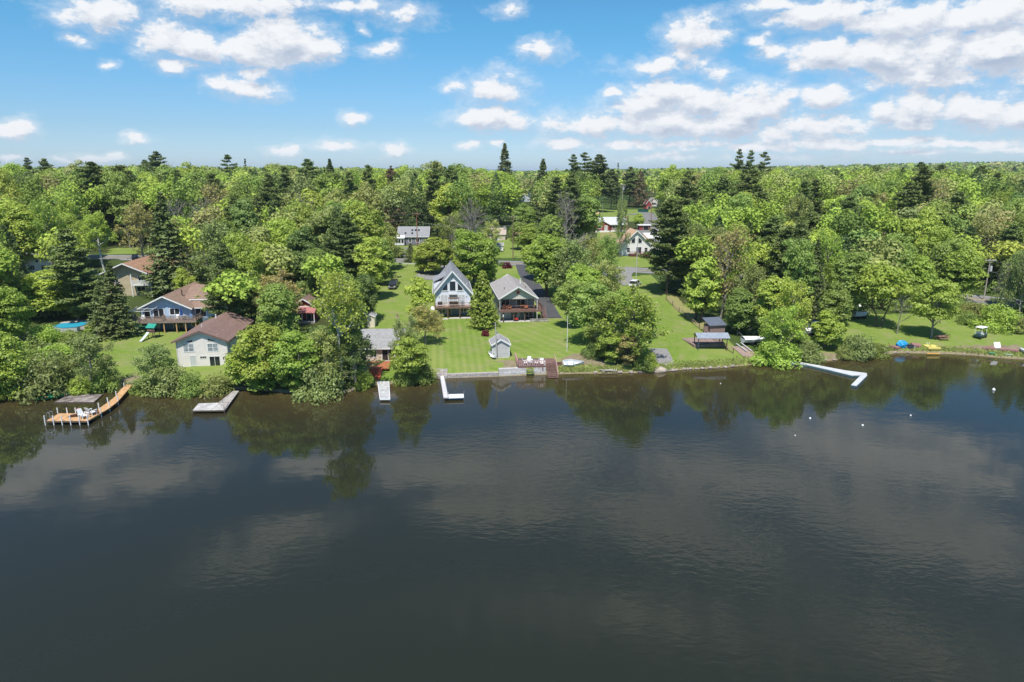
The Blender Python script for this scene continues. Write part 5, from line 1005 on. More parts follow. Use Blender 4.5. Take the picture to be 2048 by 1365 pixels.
ws_ = thing('shed', 'low white shed behind the large bright roadside tree', 'shed', o13, 0); MX = Matrix.Translation((0, 1.6, 0)) @ Matrix.Rotation(R(90), 4, 'Z'); gable(ws_, 3, -2, 2, 1.8, 2.5, white, shingle_l, .15, .15, M=MX); win(ws_, 'door', .5, .1, .9, 1.5, .1, .06, pane=sid_gr)
o14 = at(1040, 478)
pr = thing('shed', 'little shed with faded pink roof beside the crossarm pole', 'shed', o14, 12); MX = Matrix.Translation((0, 1.8, 0)) @ Matrix.Rotation(R(90), 4, 'Z'); gable(pr, 3.6, -1.8, 1.8, 1.6, 2.6, sid_t, mat('faded_pink_roof', (.55, .26, .22), .8, .1, 2), .2, .2, M=MX); win(pr, 'door', 0, .1, .9, 1.4, 0, .06, pane=black)
o15 = at(1297, 419)
bt = thing('tower_barn', 'narrow dark red barn with steep roof beside the distant parking lot', 'barn', o15, 8); gable(bt, 3.6, 0, 5, 3.6, 6.2, sid_r, mat('dark_red_roof', (.16, .05, .05), .8), .3, .2); win(bt, 'barn_door', .5, .05, 1.6, 1.9, 0, .08, pane=black); win(bt, 'window', -1.0, .6, .6, 1.0, 0, .06, pane=mat('orange_poster', (.6, .2, .1)))
o16 = at(1307, 416)
gb = thing('house', 'small white-fronted grey house behind the red tower barn', 'house', o16 + Vector((3, 14, 0)), 4); gable(gb, 5, 0, 7, 4.2, 6.2, mat('soft_white_siding', (.7, .68, .66)), shingle_l, .3, .3); win(gb, 'window', 0, 1.4, 2.6, 1.4, 0, .1, 2)
dp = thing('dumpster', 'long dark green dumpster at the far end of the parking lot', 'dumpster', at(1286, 425), 0); q = MB(); q.hexa([(-3.0, -1, .15), (3.0, -1, .15), (3.0, 1, .15), (-3.0, 1, .15)], [(-3.3, -1.1, 1.7), (3.3, -1.1, 1.7), (3.3, 1.1, 1.7), (-3.3, 1.1, 1.7)]); q.build('container', mat('dark_green_steel', (.01, .1, .07), .5), dp); q = MB(); q.hexa([(-3.35, -1.15, 1.7), (3.35, -1.15, 1.7), (3.35, 1.15, 1.9), (-3.35, 1.15, 1.9)], [(-3.35, -1.15, 1.76), (3.35, -1.15, 1.76), (3.35, 1.15, 1.96), (-3.35, 1.15, 1.96)]); q.build('lid', mat('near_black_plastic', (.02, .03, .04)), dp)
o17 = at(1289, 461)
fs = thing('garage', 'low red garage with flat white roof behind the white chalet', 'garage', o17, 0); q = MB(); q.box(-2.4, 2.6, 0, 4, -.4, 2.1); q.build('wall', sid_r, fs); q = MB(); q.box(-2.9, 3.0, -.5, 4.4, 2.1, 2.35); q.build('roof', white, fs); win(fs, 'garage_door', .6, .05, 2.4, 1.8, 0, .08, pane=black)
o18 = at(1193, 436)
pv = thing('pavilion', 'open shelter with tan roof behind the ranch house', 'shelter', o18, 0); q = MB(); q.M = None; q.hexa([(-2.4, 0, 2.2), (2.4, 0, 2.2), (2.4, 3.4, 2.2), (-2.4, 3.4, 2.2)], [(-1.0, 1.4, 3.4), (1.0, 1.4, 3.4), (1.0, 2.0, 3.4), (-1.0, 2.0, 3.4)]); q.build('roof', mat('straw_roof', (.6, .42, .24), .9), pv)
for x in (-2, 2):
    for y_ in (.3, 3.1): q = MB(); q.box(x - .1, x + .1, y_ - .1, y_ + .1, -.3, 2.2); q.build('post', postwood, pv)
# cream tool shed on the side lawn
o19 = at(742, 655)
ts = thing('shed', 'narrow cream shed with grey roof at the edge of the long lawn', 'shed', o19, 4); gable(ts, 1.55, 0, 2.6, 2.1, 2.5, cream, shingle_l, .12, .12); win(ts, 'door', 0, .05, .75, 1.75, 0, .05, pane=cream)
# lake shed
o20 = at(1002, 716)
ls = thing('shed', 'light grey clapboard shed with pitched roof on the lawn', 'shed', o20, 7); _, rf = gable(ls, 3.0, 0, 3.6, 2.35, 3.25, sid_gr, mat('mid_grey_shingles', (.33, .32, .32), .9, .1, 3, lines=(2, .12, .12)), .22, .2, base=.18)
q = MB(); q.box(-1.5, 1.5, .02, 3.58, -.7, .16); q.build('foundation', mat('white_block', (.7, .7, .68), .9), ls)
for x in (-1.47, 1.47): q = MB(); q.box(x - .06, x + .06, -.03, .0, .2, 2.3); q.build('corner_board', white, ls)
# dark shed by the gazebo
o21 = at(1434, 671)
bs = thing('shed', 'brown shed with dark blue-grey roof and open door by the fence', 'shed', o21, 12); q = MB(); q.box(-1.6, 1.6, 0, 2.6, -.6, 1.9); q.build('wall', mat('pinkish_brown_boards', (.26, .18, .16), .85, .15, 3, lines=(2, .16, .2)), bs)
q = MB(); slope(q, -1.9, 1.8, -.3, 1.95, 2.9, 2.9, .12); q.build('roof', mat('slate_roof', (.11, .13, .17), .8, .1, 2), bs); q = MB(); q.box(-1.62, -1.6, .5, 1.7, .0, 1.8); q.build('doorway', black, bs); q = MB(); q.box(-2.6, -1.64, .45, .52, 0, 1.8); q.build('door', mat('pinkish_brown_boards', (.26, .18, .16)), bs)
# gazebo
c_ = [at(1398, 703), at(1451, 700), at(1451, 693), at(1392, 695)]
o22 = (c_[0] + c_[1]) / 2
gz = thing('gazebo', 'open gazebo with grey gabled roof on dark posts beside the patio', 'gazebo', o22, 1); hw_ = (c_[1] - c_[0]).length / 2
for x, y_ in ((-hw_, 0), (hw_ * .98, 0), (-hw_, 2.6), (hw_ * .98, 2.6)): q = MB(); q.box(x - .07, x + .07, y_ - .07, y_ + .07, -.5, 2.35); q.build('post', mat('dark_slate_metal', (.07, .09, .11), .5) if x < 0 else redwood, gz)
q = MB(); slope(q, -hw_ - .3, hw_ + .4, -.3, 2.3, 1.3, 3.0, .06); slope(q, -hw_ - .3, hw_ + .4, 1.3, 3.0, 2.9, 2.3, .06); q.build('roof', mat('blue_grey_roof', (.27, .3, .35), .6, .08, 1.5), gz)
q = MB(); q.beam((-hw_, 0, 2.25), (hw_, 0, 2.25), .1); q.beam((-hw_, 2.6, 2.25), (hw_, 2.6, 2.25), .1); q.beam((-hw_, 0, 2.25), (-hw_, 2.6, 2.25), .1); q.beam((hw_, 0, 2.25), (hw_, 2.6, 2.25), .1); q.build('beams', MATS['dark_slate_metal'], gz)
# round outbuilding top behind the beige house
o23 = at(491, 640)
sl = thing('birdhouse', 'small white birdhouse on a post in the dark wood behind the beige house', 'birdhouse', o23, 0); q = MB(); q.tube((0, 0, -.3), (0, 0, 2.6), .06); q.build('post', postwood, sl); q = MB(); q.box(-.32, .32, -.3, .3, 2.6, 3.4); q.hexa([(-.4, -.38, 3.4), (.4, -.38, 3.4), (.4, .38, 3.4), (-.4, .38, 3.4)], [(-.05, -.38, 3.8), (.05, -.38, 3.8), (.05, .38, 3.8), (-.05, .38, 3.8)]); q.build('box', white, sl)
# ================= docks
def zp(pts, z): return [atz(a, b_, z) for a, b_ in pts]
def deckpoly(par, name, P, o, m_, t=.14, edge=None, em=None):
    q = MB(); q.plate([(p.x - o.x, p.y - o.y) for p in P], P[0].z - o.z - t, P[0].z - o.z); d_ = q.build(name, m_, par)
    if edge:
        e_ = MB(); n = len(P)
        for i in range(n): a_ = P[i] - o; b2 = P[(i + 1) % n] - o; e_.beam((a_.x, a_.y, a_.z - t * .6), (b2.x, b2.y, b2.z - t * .6), .08, t * 1.5)
        e_.build(edge, em, d_)
    return d_
# wooden L dock with white posts
z = .55; o = atz(130, 840, 0)
wd = thing('wooden_dock', 'tan wooden dock with white posts and long curving gangway', 'dock', o)
deckpoly(wd, 'platform', zp([(90, 843), (175, 843), (200, 827), (118, 827)], z), o, tanwood, edge='fascia', em=mat('dark_dock_edge', (.09, .07, .05), .8))
deckpoly(wd, 'gangway', zp([(176, 842), (203, 824), (216, 816), (240, 797), (244, 783), (247, 783), (262, 783), (258, 793), (244, 806), (220, 822), (204, 832)], z + .01)[:3] + zp([(218, 824), (204, 832)], z + .01), o, tanwood) if False else None
gp = [(zp([(176, 842)], z)[0], zp([(196, 827)], z)[0])] + [tuple(zp([a_, b_], z + .04 * i)) for i, (a_, b_) in enumerate((((200, 828), (196, 818.5)), ((220, 816), (213, 807)), ((237, 802), (230, 794)), ((250, 787), (240, 781)), ((266, 769), (254, 768))), 1)]
gp = gp[1:]
for i in range(len(gp) - 1):
    (a_, b_), (c2, d2) = gp[i], gp[i + 1]; q = MB(); q.hexa([p - o - Vector((0, 0, .13)) for p in (a_, c2, d2, b_)], [p - o for p in (a_, c2, d2, b_)]); q.build('gangway', tanwood, wd)
q = MB(); A = zp([(176, 842.6), (200, 828), (196, 818.5), (196, 827)], z + .006); q.plate([(p.x - o.x, p.y - o.y) for p in A], z - .13, z + .006); q.build('gangway', tanwood, wd)
for px, py in ((90, 843), (107, 843), (124, 843), (141, 843), (159, 843), (176, 843), (116, 827), (135, 827), (152, 827), (202, 827), (219, 815.5), (236, 803), (198, 817), (216, 806), (233, 793), (249, 776)):
    p = atz(px, py, z) - o; q = MB(); q.tube((p.x, p.y, -1.0), (p.x, p.y, 1.35), .07, n=8); q.build('post', white, wd)
p = atz(97, 838, z) - o; q = MB()
for s in (0, .6):
    pts = [(p.x - .2, p.y + s, -.4), (p.x - .2, p.y + s, z + .7), (p.x, p.y + s, z + .9), (p.x + .25, p.y + s, z + .75), (p.x + .3, p.y + s, z)]
    for a_, b_ in zip(pts[:-1], pts[1:]): q.tube(a_, b_, .03, n=6)
q.build('ladder', steel, wd)
G1 = 'white chairs on the wooden dock'
chair(atz(168, 837, z), 70, 'white reclined chair nearer the dock corner, pink towel on it', white, G1, sc=1.25); tw = thing('beach_towel', 'pink towel draped over the white dock chair', 'towel', atz(168, 837, z) + Vector((-.15, .05, .55)), 70); q = MB(); q.hexa([(-.22, .26, -.1), (.22, .26, -.1), (.22, .3, -.1), (-.22, .3, -.1)], [(-.2, .66, .78), (.2, .66, .78), (.2, .7, .78), (-.2, .7, .78)]); q.build('cloth', mat('pink_towel', (.6, .25, .22), .9), tw)
chair(atz(184, 830, z), 160, 'white chair beside the gangway of the wooden dock', white, G1, sc=1.25)
bg_ = thing('dog', 'dark brown dog lying on the tan wooden dock', 'dog', atz(147, 834, z), 12)
vs = [((-.42, 0, .15), .13), ((-.2, 0, .19), .17), (.0 and 0 or (.08, 0, .19), .16), ((.3, 0, .2), .15), ((.45, .02, .33), .09), ((.6, .05, .4), .1), ((.74, .08, .37), .055)]
def skin(name, pts, edges, m_, parent, loc=(0, 0, 0)):
    me_ = bpy.data.meshes.new(name); me_.from_pydata([p for p, r_ in pts], edges, []); ob = bpy.data.objects.new(name, me_); C.objects.link(ob); ob.parent = parent; ob.location = loc
    ob.modifiers.new('skin', 'SKIN'); 
    for v_, (p, r_) in zip(me_.skin_vertices[0].data, pts): v_.radius = (r_, r_)
    me_.skin_vertices[0].data[0].use_root = True; s_ = ob.modifiers.new('sub', 'SUBSURF'); s_.levels = 1; s_.render_levels = 1; me_.materials.append(m_); return ob
dogp = vs + [((-.3, .22, .08), .06), ((-.05, .3, .05), .045), ((.35, -.14, .08), .05), ((.65, -.18, .05), .04), ((.35, .16, .08), .05), ((.66, .18, .05), .04), ((-.6, -.1, .08), .035), ((-.8, -.25, .05), .025), ((-.28, -.2, .09), .07), ((-.02, -.3, .05), .045)]
skin('body', dogp, [(0, 1), (1, 2), (2, 3), (3, 4), (4, 5), (5, 6), (1, 7), (7, 8), (3, 9), (9, 10), (3, 11), (11, 12), (0, 13), (13, 14), (1, 15), (15, 16)], mat('dark_brown_fur', (.06, .03, .02), .9, .2, 8), bg_)
for s in (-1, 1): q = MB(); q.ball((.57, .05 + s * .08, .44), .03, .02, .06, 6, 4); q.build('ear', MATS['dark_brown_fur'], bg_)
bb = thing('dog', 'small tan dog lying at the foot of the dock gangway', 'dog', atz(193, 825.5, z + .01), -20); bb.scale = (.75,) * 3
skin('body', dogp, [(0, 1), (1, 2), (2, 3), (3, 4), (4, 5), (5, 6), (1, 7), (7, 8), (3, 9), (9, 10), (3, 11), (11, 12), (0, 13), (13, 14), (1, 15), (15, 16)], mat('tan_brown_fur', (.22, .1, .045), .9, .2, 8), bb)
# old raft + canoe
o = atz(158, 797, 0); rf_ = thing('old_raft', 'weathered grey wooden raft moored against the bushes', 'raft', o); deckpoly(rf_, 'boards', zp([(108, 805), (188, 805), (206, 789), (140, 789)], .16), o, mat('old_grey_boards', (.28, .24, .22), .9, .4, .9, lines=(1, .25, .3)), .2, 'frame_beam', mat('dark_dock_edge', (.09, .07, .05)))
cn = MB(); hull(cn, 5.4, .95, .42, flat=.3, transom=.12, rocker=.12); cano = thing('canoe', 'dark green canoe lying by the weathered raft', 'canoe', atz(114, 795, .2), 38); cn.build('hull', mat('canoe_green', (.015, .17, .08), .35), cano)
q = MB(); q.box(-1.5, -1.2, -.3, .3, .28, .32); q.box(1.0, 1.3, -.3, .3, .28, .32); q.build('seat', tanwood, cano); cano.rotation_euler = (R(18), 0, R(38))
# grey L dock
o = atz(430, 810, 0); gd = thing('grey_dock', 'weathered grey L-shaped dock with iron pipe posts below the beige house', 'dock', o); deckpoly(gd, 'platform', zp([(384, 822), (449, 821), (458, 805), (397, 807)], .45), o, mat('pale_grey_dock_boards', (.5, .48, .46), .85, .15, 1.5, lines=(0, .22, .25)), edge='fascia', em=MATS['dark_dock_edge'])
deckpoly(gd, 'gangway', zp([(449.5, 821), (478, 782), (467, 782), (435, 807)], .462), o, greywood)
for px, py in ((384, 822), (394, 807), (412, 806), (428, 805), (445, 805), (449, 822)): p = atz(px, py, .45) - o; q = MB(); q.tube((p.x, p.y, -1), (p.x, p.y, 1.3), .035, n=6); q.build('post', mat('rusty_pipe', (.16, .12, .1), .7), gd)
stn = thing('stone_steps', 'grey wooden steps from the L-shaped dock up the bank', 'stairs', at(472, 776), 4); q = MB()
for i in range(5): q.box(-.7, .7, i * .35 - .3, i * .35, -.2 + i * .16, -.05 + i * .2)
q.build('treads', greywood, stn)
# small grey dock below red stairs
o = atz(768, 785, 0); sd_ = thing('short_dock', 'short straight grey dock at the foot of the red stairs', 'dock', o); deckpoly(sd_, 'boards', zp([(760, 798), (780, 798), (778, 763), (755, 763)], .45), o, mat('grey_white_boards', (.52, .52, .52), .85, .25, 2.5, lines=(1, .2, .3)), .14, 'fascia', white)
for px, py in ((760.5, 798), (779.5, 798), (756, 768), (778, 768)): p = atz(px, py, .4) - o; q = MB(); q.tube((p.x, p.y, -1), (p.x, p.y, .4), .06, n=6); q.build('post', steel, sd_)
# white aluminium L dock + stone pillar
palum = mat('pale_dock_panels', (.62, .6, .59), .6, .06, 1.5, lines=(1, 1.2, .15)); o = atz(895, 775, 0)
ad = thing('aluminium_dock', 'pale aluminium L-shaped dock below the striped lawn', 'dock', o); deckpoly(ad, 'walkway', zp([(887, 796), (897, 796), (888, 752), (880, 752)], .5), o, palum, .12, 'fascia', steel); deckpoly(ad, 'end_section', zp([(897.5, 796), (928, 795), (927, 788), (896, 789)], .5), o, white, .12)
for px, py in ((888, 797), (897, 790), (928, 796), (928, 787), (881, 760)): p = atz(px, py, .5) - o; q = MB(); q.tube((p.x, p.y, -1), (p.x, p.y, .9 if px > 890 else .5), .035, n=6); q.build('post', steel, ad)
stone = mat('pale_stone_blocks', (.42, .38, .35), .9, .2, 3, bump=.05)
pl = thing('stone_landing', 'stacked stone landing at the head of the aluminium dock', 'stone landing', at(884, 750), 4); q = MB()
rg2 = random.Random(3)
for i in range(5):
    for j in range(3): q.box(-.95 + j * .62, -.36 + j * .62, -.9 + i * .55, -.4 + i * .55, -.6, .1 + .1 * i + rg2.uniform(-.05, .05))
q.build('blocks', stone, pl)
# retaining wall in two heights
def wall_run(label, pts, y0, ht, courses, m_):
    P = [atz(a, b_, 0) for a, b_ in pts]; o = P[0].copy(); t_ = thing('retaining_wall', label, 'wall', o)
    for c_i in range(courses):
        q = MB(); zz0 = -.5 if c_i == 0 else ht * c_i / courses + .0; zz1 = ht * (c_i + 1) / courses - .015; off = c_i * .12
        for a_, b_ in zip(P[:-1], P[1:]):
            L_ = (b_ - a_).length; n = max(1, round(L_ / (.95 + .15 * c_i))); dv_ = (b_ - a_).normalized(); pv_ = Vector((-dv_.y, dv_.x, 0))
            for k in range(n):
                s0 = a_ + dv_ * (L_ * k / n + .012) - o; s1 = a_ + dv_ * (L_ * (k + 1) / n - .012) - o; w2 = rg2.uniform(-.03, .03); A = [s0 + pv_ * (off + w2), s1 + pv_ * (off + w2), s1 + pv_ * (off + .75), s0 + pv_ * (off + .75)]
                q.hexa([(p.x, p.y, zz0) for p in A], [(p.x, p.y, zz1 + rg2.uniform(-.02, .01)) for p in A])
        q.build('block_course', m_, t_)
    return t_
wall_run('low pale stone retaining wall along the foot of the striped lawn', [(889, 757), (940, 755), (997, 753)], 0, .62, 1, stone)
wall_run('taller two-course block retaining wall below the red-brown deck', [(998, 753), (1050, 750.5), (1092, 749)], 0, 1.2, 2, mat('pale_grey_blocks', (.52, .5, .48), .9, .12, 2, bump=.03))
vine = MB(); 
ivy_c = np.array([[x, -.1 - .02 * abs(x), z_] for x in (-.55, -.45, -.2, .1, .3, .4) for z_ in (.25, .7, 1.1)]); pos, nr = clump_leaves(ivy_c, np.full(18, .17), 24, .13, np.random.default_rng(2))
iv = bpy.data.objects.new('ivy', sprays('ivy_leaves', quadmesh('', pos, nr, .16, np.random.default_rng(3)), MF['bright'])); C.objects.link(iv); iv.location = atz(1061, 749.5, .15); tag(iv, 'green vine hanging over the block wall below the deck', 'vine')
# shore deck
o = atz(1070, 742, 0); o = at(1067, 745); o.z = 0
dz = 1.4; sdk = thing('shore_deck', 'red-brown railed deck above the block wall at the water', 'deck', o, 2)
w2 = (atz(1100, 738, dz) - atz(1036, 738, dz)).length / 2
yf_ = atz(1067, 739, dz).y - o.y
def dpt(px, py, z_): p = Matrix.Rotation(R(-2), 3, 'Z') @ (atz(px, py, z_) - Vector((o.x, o.y, 0))); return p
FL, FR, BL, BR = dpt(1036, 734.2, dz), dpt(1091, 732.5, dz), dpt(1030, 717, dz), dpt(1090, 717, dz)
q = MB(); q.plate([(FL.x, FL.y), (FR.x, FR.y), (BR.x, BR.y), (BL.x, BL.y)], dz - .12, dz); dko = q.build('platform', mat('shade_darkened_boards', (.15, .1, .09), .85, .2, 3, lines=(0, .15, .25)), sdk)  # board colour darkened to paint in the shade seen between the rail slats
q = MB(); q.beam((FL.x, FL.y, dz - .18), (FR.x, FR.y, dz - .18), .06, .26); q.build('fascia', MATS['orange_brown_wood'] if False else redwood, dko)
q = MB(); rail(q, (FL.x, FL.y + .05, dz), (FR.x, FR.y + .05, dz), h_=1.0, sp=.3, th=.13, post=1.5); rail(q, (FL.x, FL.y + .05, dz), (BL.x, BL.y, dz), h_=1.0, sp=.3, th=.13); q.build('railing', mat('faded_red_rail', (.5, .3, .27), .8, .12, 3), dko)
for x in (-.8, 0, .8): q = MB(); xx = (FL.x + FR.x) / 2 + x * (FR.x - FL.x) / 2; q.box(xx - .08, xx + .08, FL.y + .1, FL.y + .26, .6, dz - .12); q.build('post', redwood, dko)
ss = MB(); B0, B1 = dpt(1091, 727, dz), dpt(1101, 727, dz); ss.plate([(B0.x, B0.y), (B0.x + 1.75, B0.y), (B0.x + 1.75, BR.y), (BR.x, BR.y)], dz - .12, dz); ns = 10
for i in range(ns): f = i / ns; yy0 = B0.y - 4.2 * f; zz = dz - (dz - .15) * (f + 1 / ns); ss.box(B0.x + .12, B0.x + 1.62, yy0 - 4.2 / ns, yy0, zz - .05, zz)
for x in (B0.x + .06, B0.x + 1.68): ss.beam((x, B0.y, dz - .1), (x, B0.y - 4.2, .1), .06, .28)
ss.build('stairs', redwood, sdk); q = MB(); q.beam((B0.x + 1.72, B0.y + 2.2, dz + .95), (B0.x + 1.72, B0.y, dz + .95), .1, .06); q.beam((B0.x + 1.72, B0.y, dz + .95), (B0.x + 1.72, B0.y - 4.2, 1.0), .1, .06)
for k in range(5): f = k / 4; q.beam((B0.x + 1.72, B0.y - 4.2 * f, dz - (dz - .1) * f), (B0.x + 1.72, B0.y - 4.2 * f, dz + .95 - (dz - .05) * f), .09)
q.build('handrail', MATS['faded_red_rail'], sdk)
GC = 'white plastic chairs on the shore deck'
for px, rz, lb in ((1050, 100, 'white plastic chair facing the table at its outer side on the shore deck'), (1059.5, 10, 'white high-backed plastic chair behind the glass table on the shore deck'), (1073, -95, 'white plastic chair between glass table and white cooler on the shore deck')):
    p = atz(px, 730 if px != 1059.5 else 727, dz); chair(p, rz, lb, white, GC, reclined=.15, sc=1.15)
p = atz(1062, 732, dz); tb = thing('patio_table', 'small glass patio table among white chairs on the shore deck', 'table', p); q = MB(); q.tube((0, 0, .62), (0, 0, .66), .48, n=14); q.build('tabletop', mat('frosted_glass', (.45, .5, .52), .2), tb)
for k in range(4): q = MB(); q.beam((.35 * math.cos(k * PI / 2 + .8), .35 * math.sin(k * PI / 2 + .8), 0), (.35 * math.cos(k * PI / 2 + .8), .35 * math.sin(k * PI / 2 + .8), .62), .04); q.build('leg', white, tb)
chair(atz(1084, 731, dz), 5, 'white plastic chair at the stair end of the shore deck', white, GC, reclined=.1, sc=1.15)
tb_ = at(1114, 731); q = MB(); q.box(-.8, .8, -.08, .08, -.4, .5); q.box(-.8, .8, -.1, .1, .5, .56); tag(q.build('timber_edging', mat('dark_red_timber', (.16, .08, .07), .85, .15, 3, lines=(2, .16, .2)), None, tb_), 'low dark red timber edging between the deck stairs and white rowboat', 'garden edging')
# beached rowboat, hull leaning at the shed, gazebo side boat
def boat(loc, rz, L_, W_, Hh, label, m_, name='rowboat', cat='boat', tilt=0, seats=True, m2=None):
    t_ = thing(name, label, cat, loc, rz); q = MB(); hull(q, L_, W_, Hh); q.build('hull', m_, t_); t_.rotation_euler = (R(tilt), 0, R(rz))
    if seats:
        for x in (-L_ * .3, 0): q = MB(); q.box(x - .14, x + .14, -W_ * .42, W_ * .42, Hh * .6, Hh * .65); q.build('seat', m2 or m_, t_)
    q = MB(); q.box(-L_ / 2 - .02, -L_ / 2 + .05, -W_ * .33, W_ * .33, Hh * .1, Hh * 1.03); q.build('transom', m_, t_); return t_
boat(at(1147, 731, .08), 9, 3.7, 1.6, .62, 'white rowboat with pale grey interior pulled up on the shore', mat('white_gelcoat', (.72, .72, .72), .3, .05, 1), tilt=24, m2=MATS['frosted_glass'])
b1 = boat(at(986, 714, .45), 108, 3.0, 1.0, .4, 'small white boat propped on its side against the grey shed', MATS['white_gelcoat'], tilt=0, seats=False); b1.rotation_euler = (R(-65), 0, R(112))
# flagpole and service pole
fp = thing('flagpole', 'tall thin white flagpole without flag on the lawn', 'flagpole', at(1134, 703)); hgt = 6.3; q = MB(); q.tube((0, 0, -.5), (0, 0, hgt), .06, .04); q.build('pole', white, fp); q = MB(); q.ball((0, 0, hgt + .05), .08, nu=8, nv=5); q.build('finial', white, fp)
sp_ = thing('service_pole', 'bare grey pole with small box standing beside the lawn shed', 'pole', at(994, 719)); q = MB(); q.tube((0, 0, -.5), (-.25, .1, 6.6), .11, .08); q.build('pole', mat('grey_pole_wood', (.42, .4, .36), .9, .1, 4), sp_); q = MB(); q.box(-.05, .2, -.2, .05, 4.6, 4.95); q.build('meter_box', steel, sp_)
# gravel-ramp boulder, rocks along the shore, dock ramp pieces
bo = MB(); bo.ball((0, 0, 0), 1.35, .8, .7, 14, 9, .07, 4); tag(bo.build('boulder', mat('tan_boulder_stone', (.45, .38, .3), .9, .15, 2, bump=.08), None, at(1318, 742, .05), True), 'big smooth tan boulder at the water edge below the gravel path', 'boulder')
rk = mat('shore_rock', (.36, .3, .26), .95, .25, 3, bump=.06); protoR = []
for k in range(4): q = MB(); q.ball((0, 0, .05), .42, .32, .22, 9, 6, .14, k); protoR.append(q.mesh('shore_rock', rk, True))
rspots = [(px, 0) for px in (1345, 1352, 1360, 1368, 1374, 1381, 1392, 1404, 1420, 1436, 1450, 1465, 1110, 1122, 1175, 1190, 1240, 1262, 1280, 860, 868, 876, 705, 716, 727, 1520, 1540, 1652, 1668, 1760, 1772, 1790, 1815, 1880, 1930)]
for i, (px, _) in enumerate(rspots):
    p = atz(px, float(np.interp(px, [a for a, b_ in SHORE_PX], [b_ for a, b_ in SHORE_PX])), 0); o_ = bpy.data.objects.new('shore_rock', protoR[i % 4]); C.objects.link(o_); o_.location = (p.x, p.y + rnd.uniform(-.2, .4), .08); s_ = rnd.uniform(.6, 1.5); o_.scale = (s_, s_ * rnd.uniform(.7, 1.2), s_ * .8); o_.rotation_euler = (0, 0, rnd.uniform(0, 6))
    zone = 'below the gazebo lawn' if 1340 < px < 1470 else 'below the white rowboat lawn' if 1100 < px < 1290 else 'beside the aluminium dock landing' if 850 < px < 880 else 'left of the red stairs dock' if px < 740 else 'by the white L-shaped dock' if px < 1680 else 'in front of the swim raft beach'
    tag(o_, f'low brown rock at the water edge {zone}', 'rock', f'shore rocks {zone}')
for i, px in enumerate((1212, 1222)):
    p = at(px, 742, .15); t_ = thing('slatted_rack', ['grey slatted dock frame lying on the shore, rowboat side', 'grey slatted dock frame lying on the shore, boulder side'][i], 'slatted rack', p, [20, -8][i], 'dock frames lying on the shore'); q = MB()
    for y_ in (-.45, .45): q.beam((-1.0, y_, 0), (1.0, y_, .05), .08)
    for k in range(7): q.beam((-.9 + .3 * k, -.5, .08), (-.9 + .3 * k, .5, .12), .1, .03)
    q.build('slats', mat('bleached_wood', (.5, .47, .43), .9, .15, 3), t_)
# timber edging, umbrella behind the trees
gu = thing('patio_umbrella', 'green patio umbrella half hidden below the middle trees', 'umbrella', at(1164, 640)); q = MB(); q.tube((0, 0, 0), (0, 0, 2.3), .04); q.build('pole', white, gu); q = MB(); q.tube((0, 0, 2.0), (0, 0, 2.7), 1.3, .03, 8); q.build('canopy', mat('teal_canopy_cloth', (.02, .25, .17), .8), gu)
cam_t = thing('camper_trailer', 'white camper trailer hidden behind the middle trees', 'camper', at(1190, 556), 12); q = MB(); q.hexa([(-3, -1.2, .6), (3, -1.2, .6), (3, 1.2, .6), (-3, 1.2, .6)], [(-2.9, -1.15, 3.0), (2.8, -1.15, 3.0), (2.8, 1.15, 3.0), (-2.9, 1.15, 3.0)]); q.build('body', mat('pale_blue_white_paint', (.6, .66, .72), .4), cam_t); win(cam_t, 'window', -1.2, 1.6, 1.2, .7, -1.2, .06); win(cam_t, 'window', 1.4, 1.6, .9, .7, -1.2, .06)
for x in (-.6, .4): q = MB(); q.tube((x, -1.18, .35), (x, -.95, .35), .35, n=12); q.build('wheel', black, cam_t)
vehicle(at(787, 576), 181, 'parked black pickup on the long lawn, seen from the front', 'pickup truck', (.012, .012, .014), 'pickup_truck', 5.2, 1.95, 1.85); 
vehicle(at(1270, 573), -28, 'white car parked on gravel beside the huge pine', 'car', (.75, .75, .75), 'parked_car', 4.6, 1.85, 1.65)
vehicle(at(271, 520), 30, 'dark car at the roadside behind the tan balcony house', 'car', (.02, .025, .035), 'parked_car'); vehicle(at(1629, 660), 60, 'dark blue car parked under trees near the shore lawn', 'car', (.02, .05, .14), 'parked_car')
vehicle(at(36, 516), 80, 'white car on the road at the edge of the wood', 'car', (.7, .7, .7), 'parked_car')
def covered(loc, rz, label, L_=4.6, W_=1.9, name='covered_boat'):
    t_ = thing(name, label, 'boat', loc, rz); q = MB(); hull(q, L_, W_, .75); q.build('hull', MATS['white_gelcoat'], t_); q = MB()
    rows = []
    for k in range(11): f = k / 10; w3 = W_ / 2 * 1.02 * min(1, (1.02 - f) * 2.2 + .05); rows.append([(-L_ / 2 + L_ * f, w3 * c2, .74 + .42 * s2 * (1 - .5 * f)) for c2, s2 in ((-1, 0), (-.6, .75), (0, 1), (.6, .75), (1, 0))])
    q.grid(rows); q.build('cover', mat('white_tarpaulin', (.78, .78, .78), .7), t_)
    for x in (-.8, .6): q = MB(); q.tube((x, -W_ / 2 - .05, -.1), (x, W_ / 2 + .05, -.1), .26, n=10); q.build('trailer_wheel', black, t_)
    return t_
covered(at(1508, 689, .45), 8, 'white tarpaulin-covered boat between the fence and shore bushes', 4.8, 2.2); covered(at(1720, 637, .4), 12, 'white covered boat on the lawn behind the fork-trunked tree', 3.2, 1.7); covered(at(1620, 671, .4), 15, 'white covered boat in front of the dark blue car', 3.0, 1.5)
ut = thing('propane_tank', 'small round white tank under the trees behind the lawn', 'tank', at(1717, 622, .2)); q = MB(); q.ball((0, 0, .6), .7, .55, .6, 12, 8); q.build('tank', white, ut); q = MB(); q.box(-.4, -.3, -.3, .3, -.3, .3); q.box(.3, .4, -.3, .3, -.3, .3); q.build('stand', steel, ut)
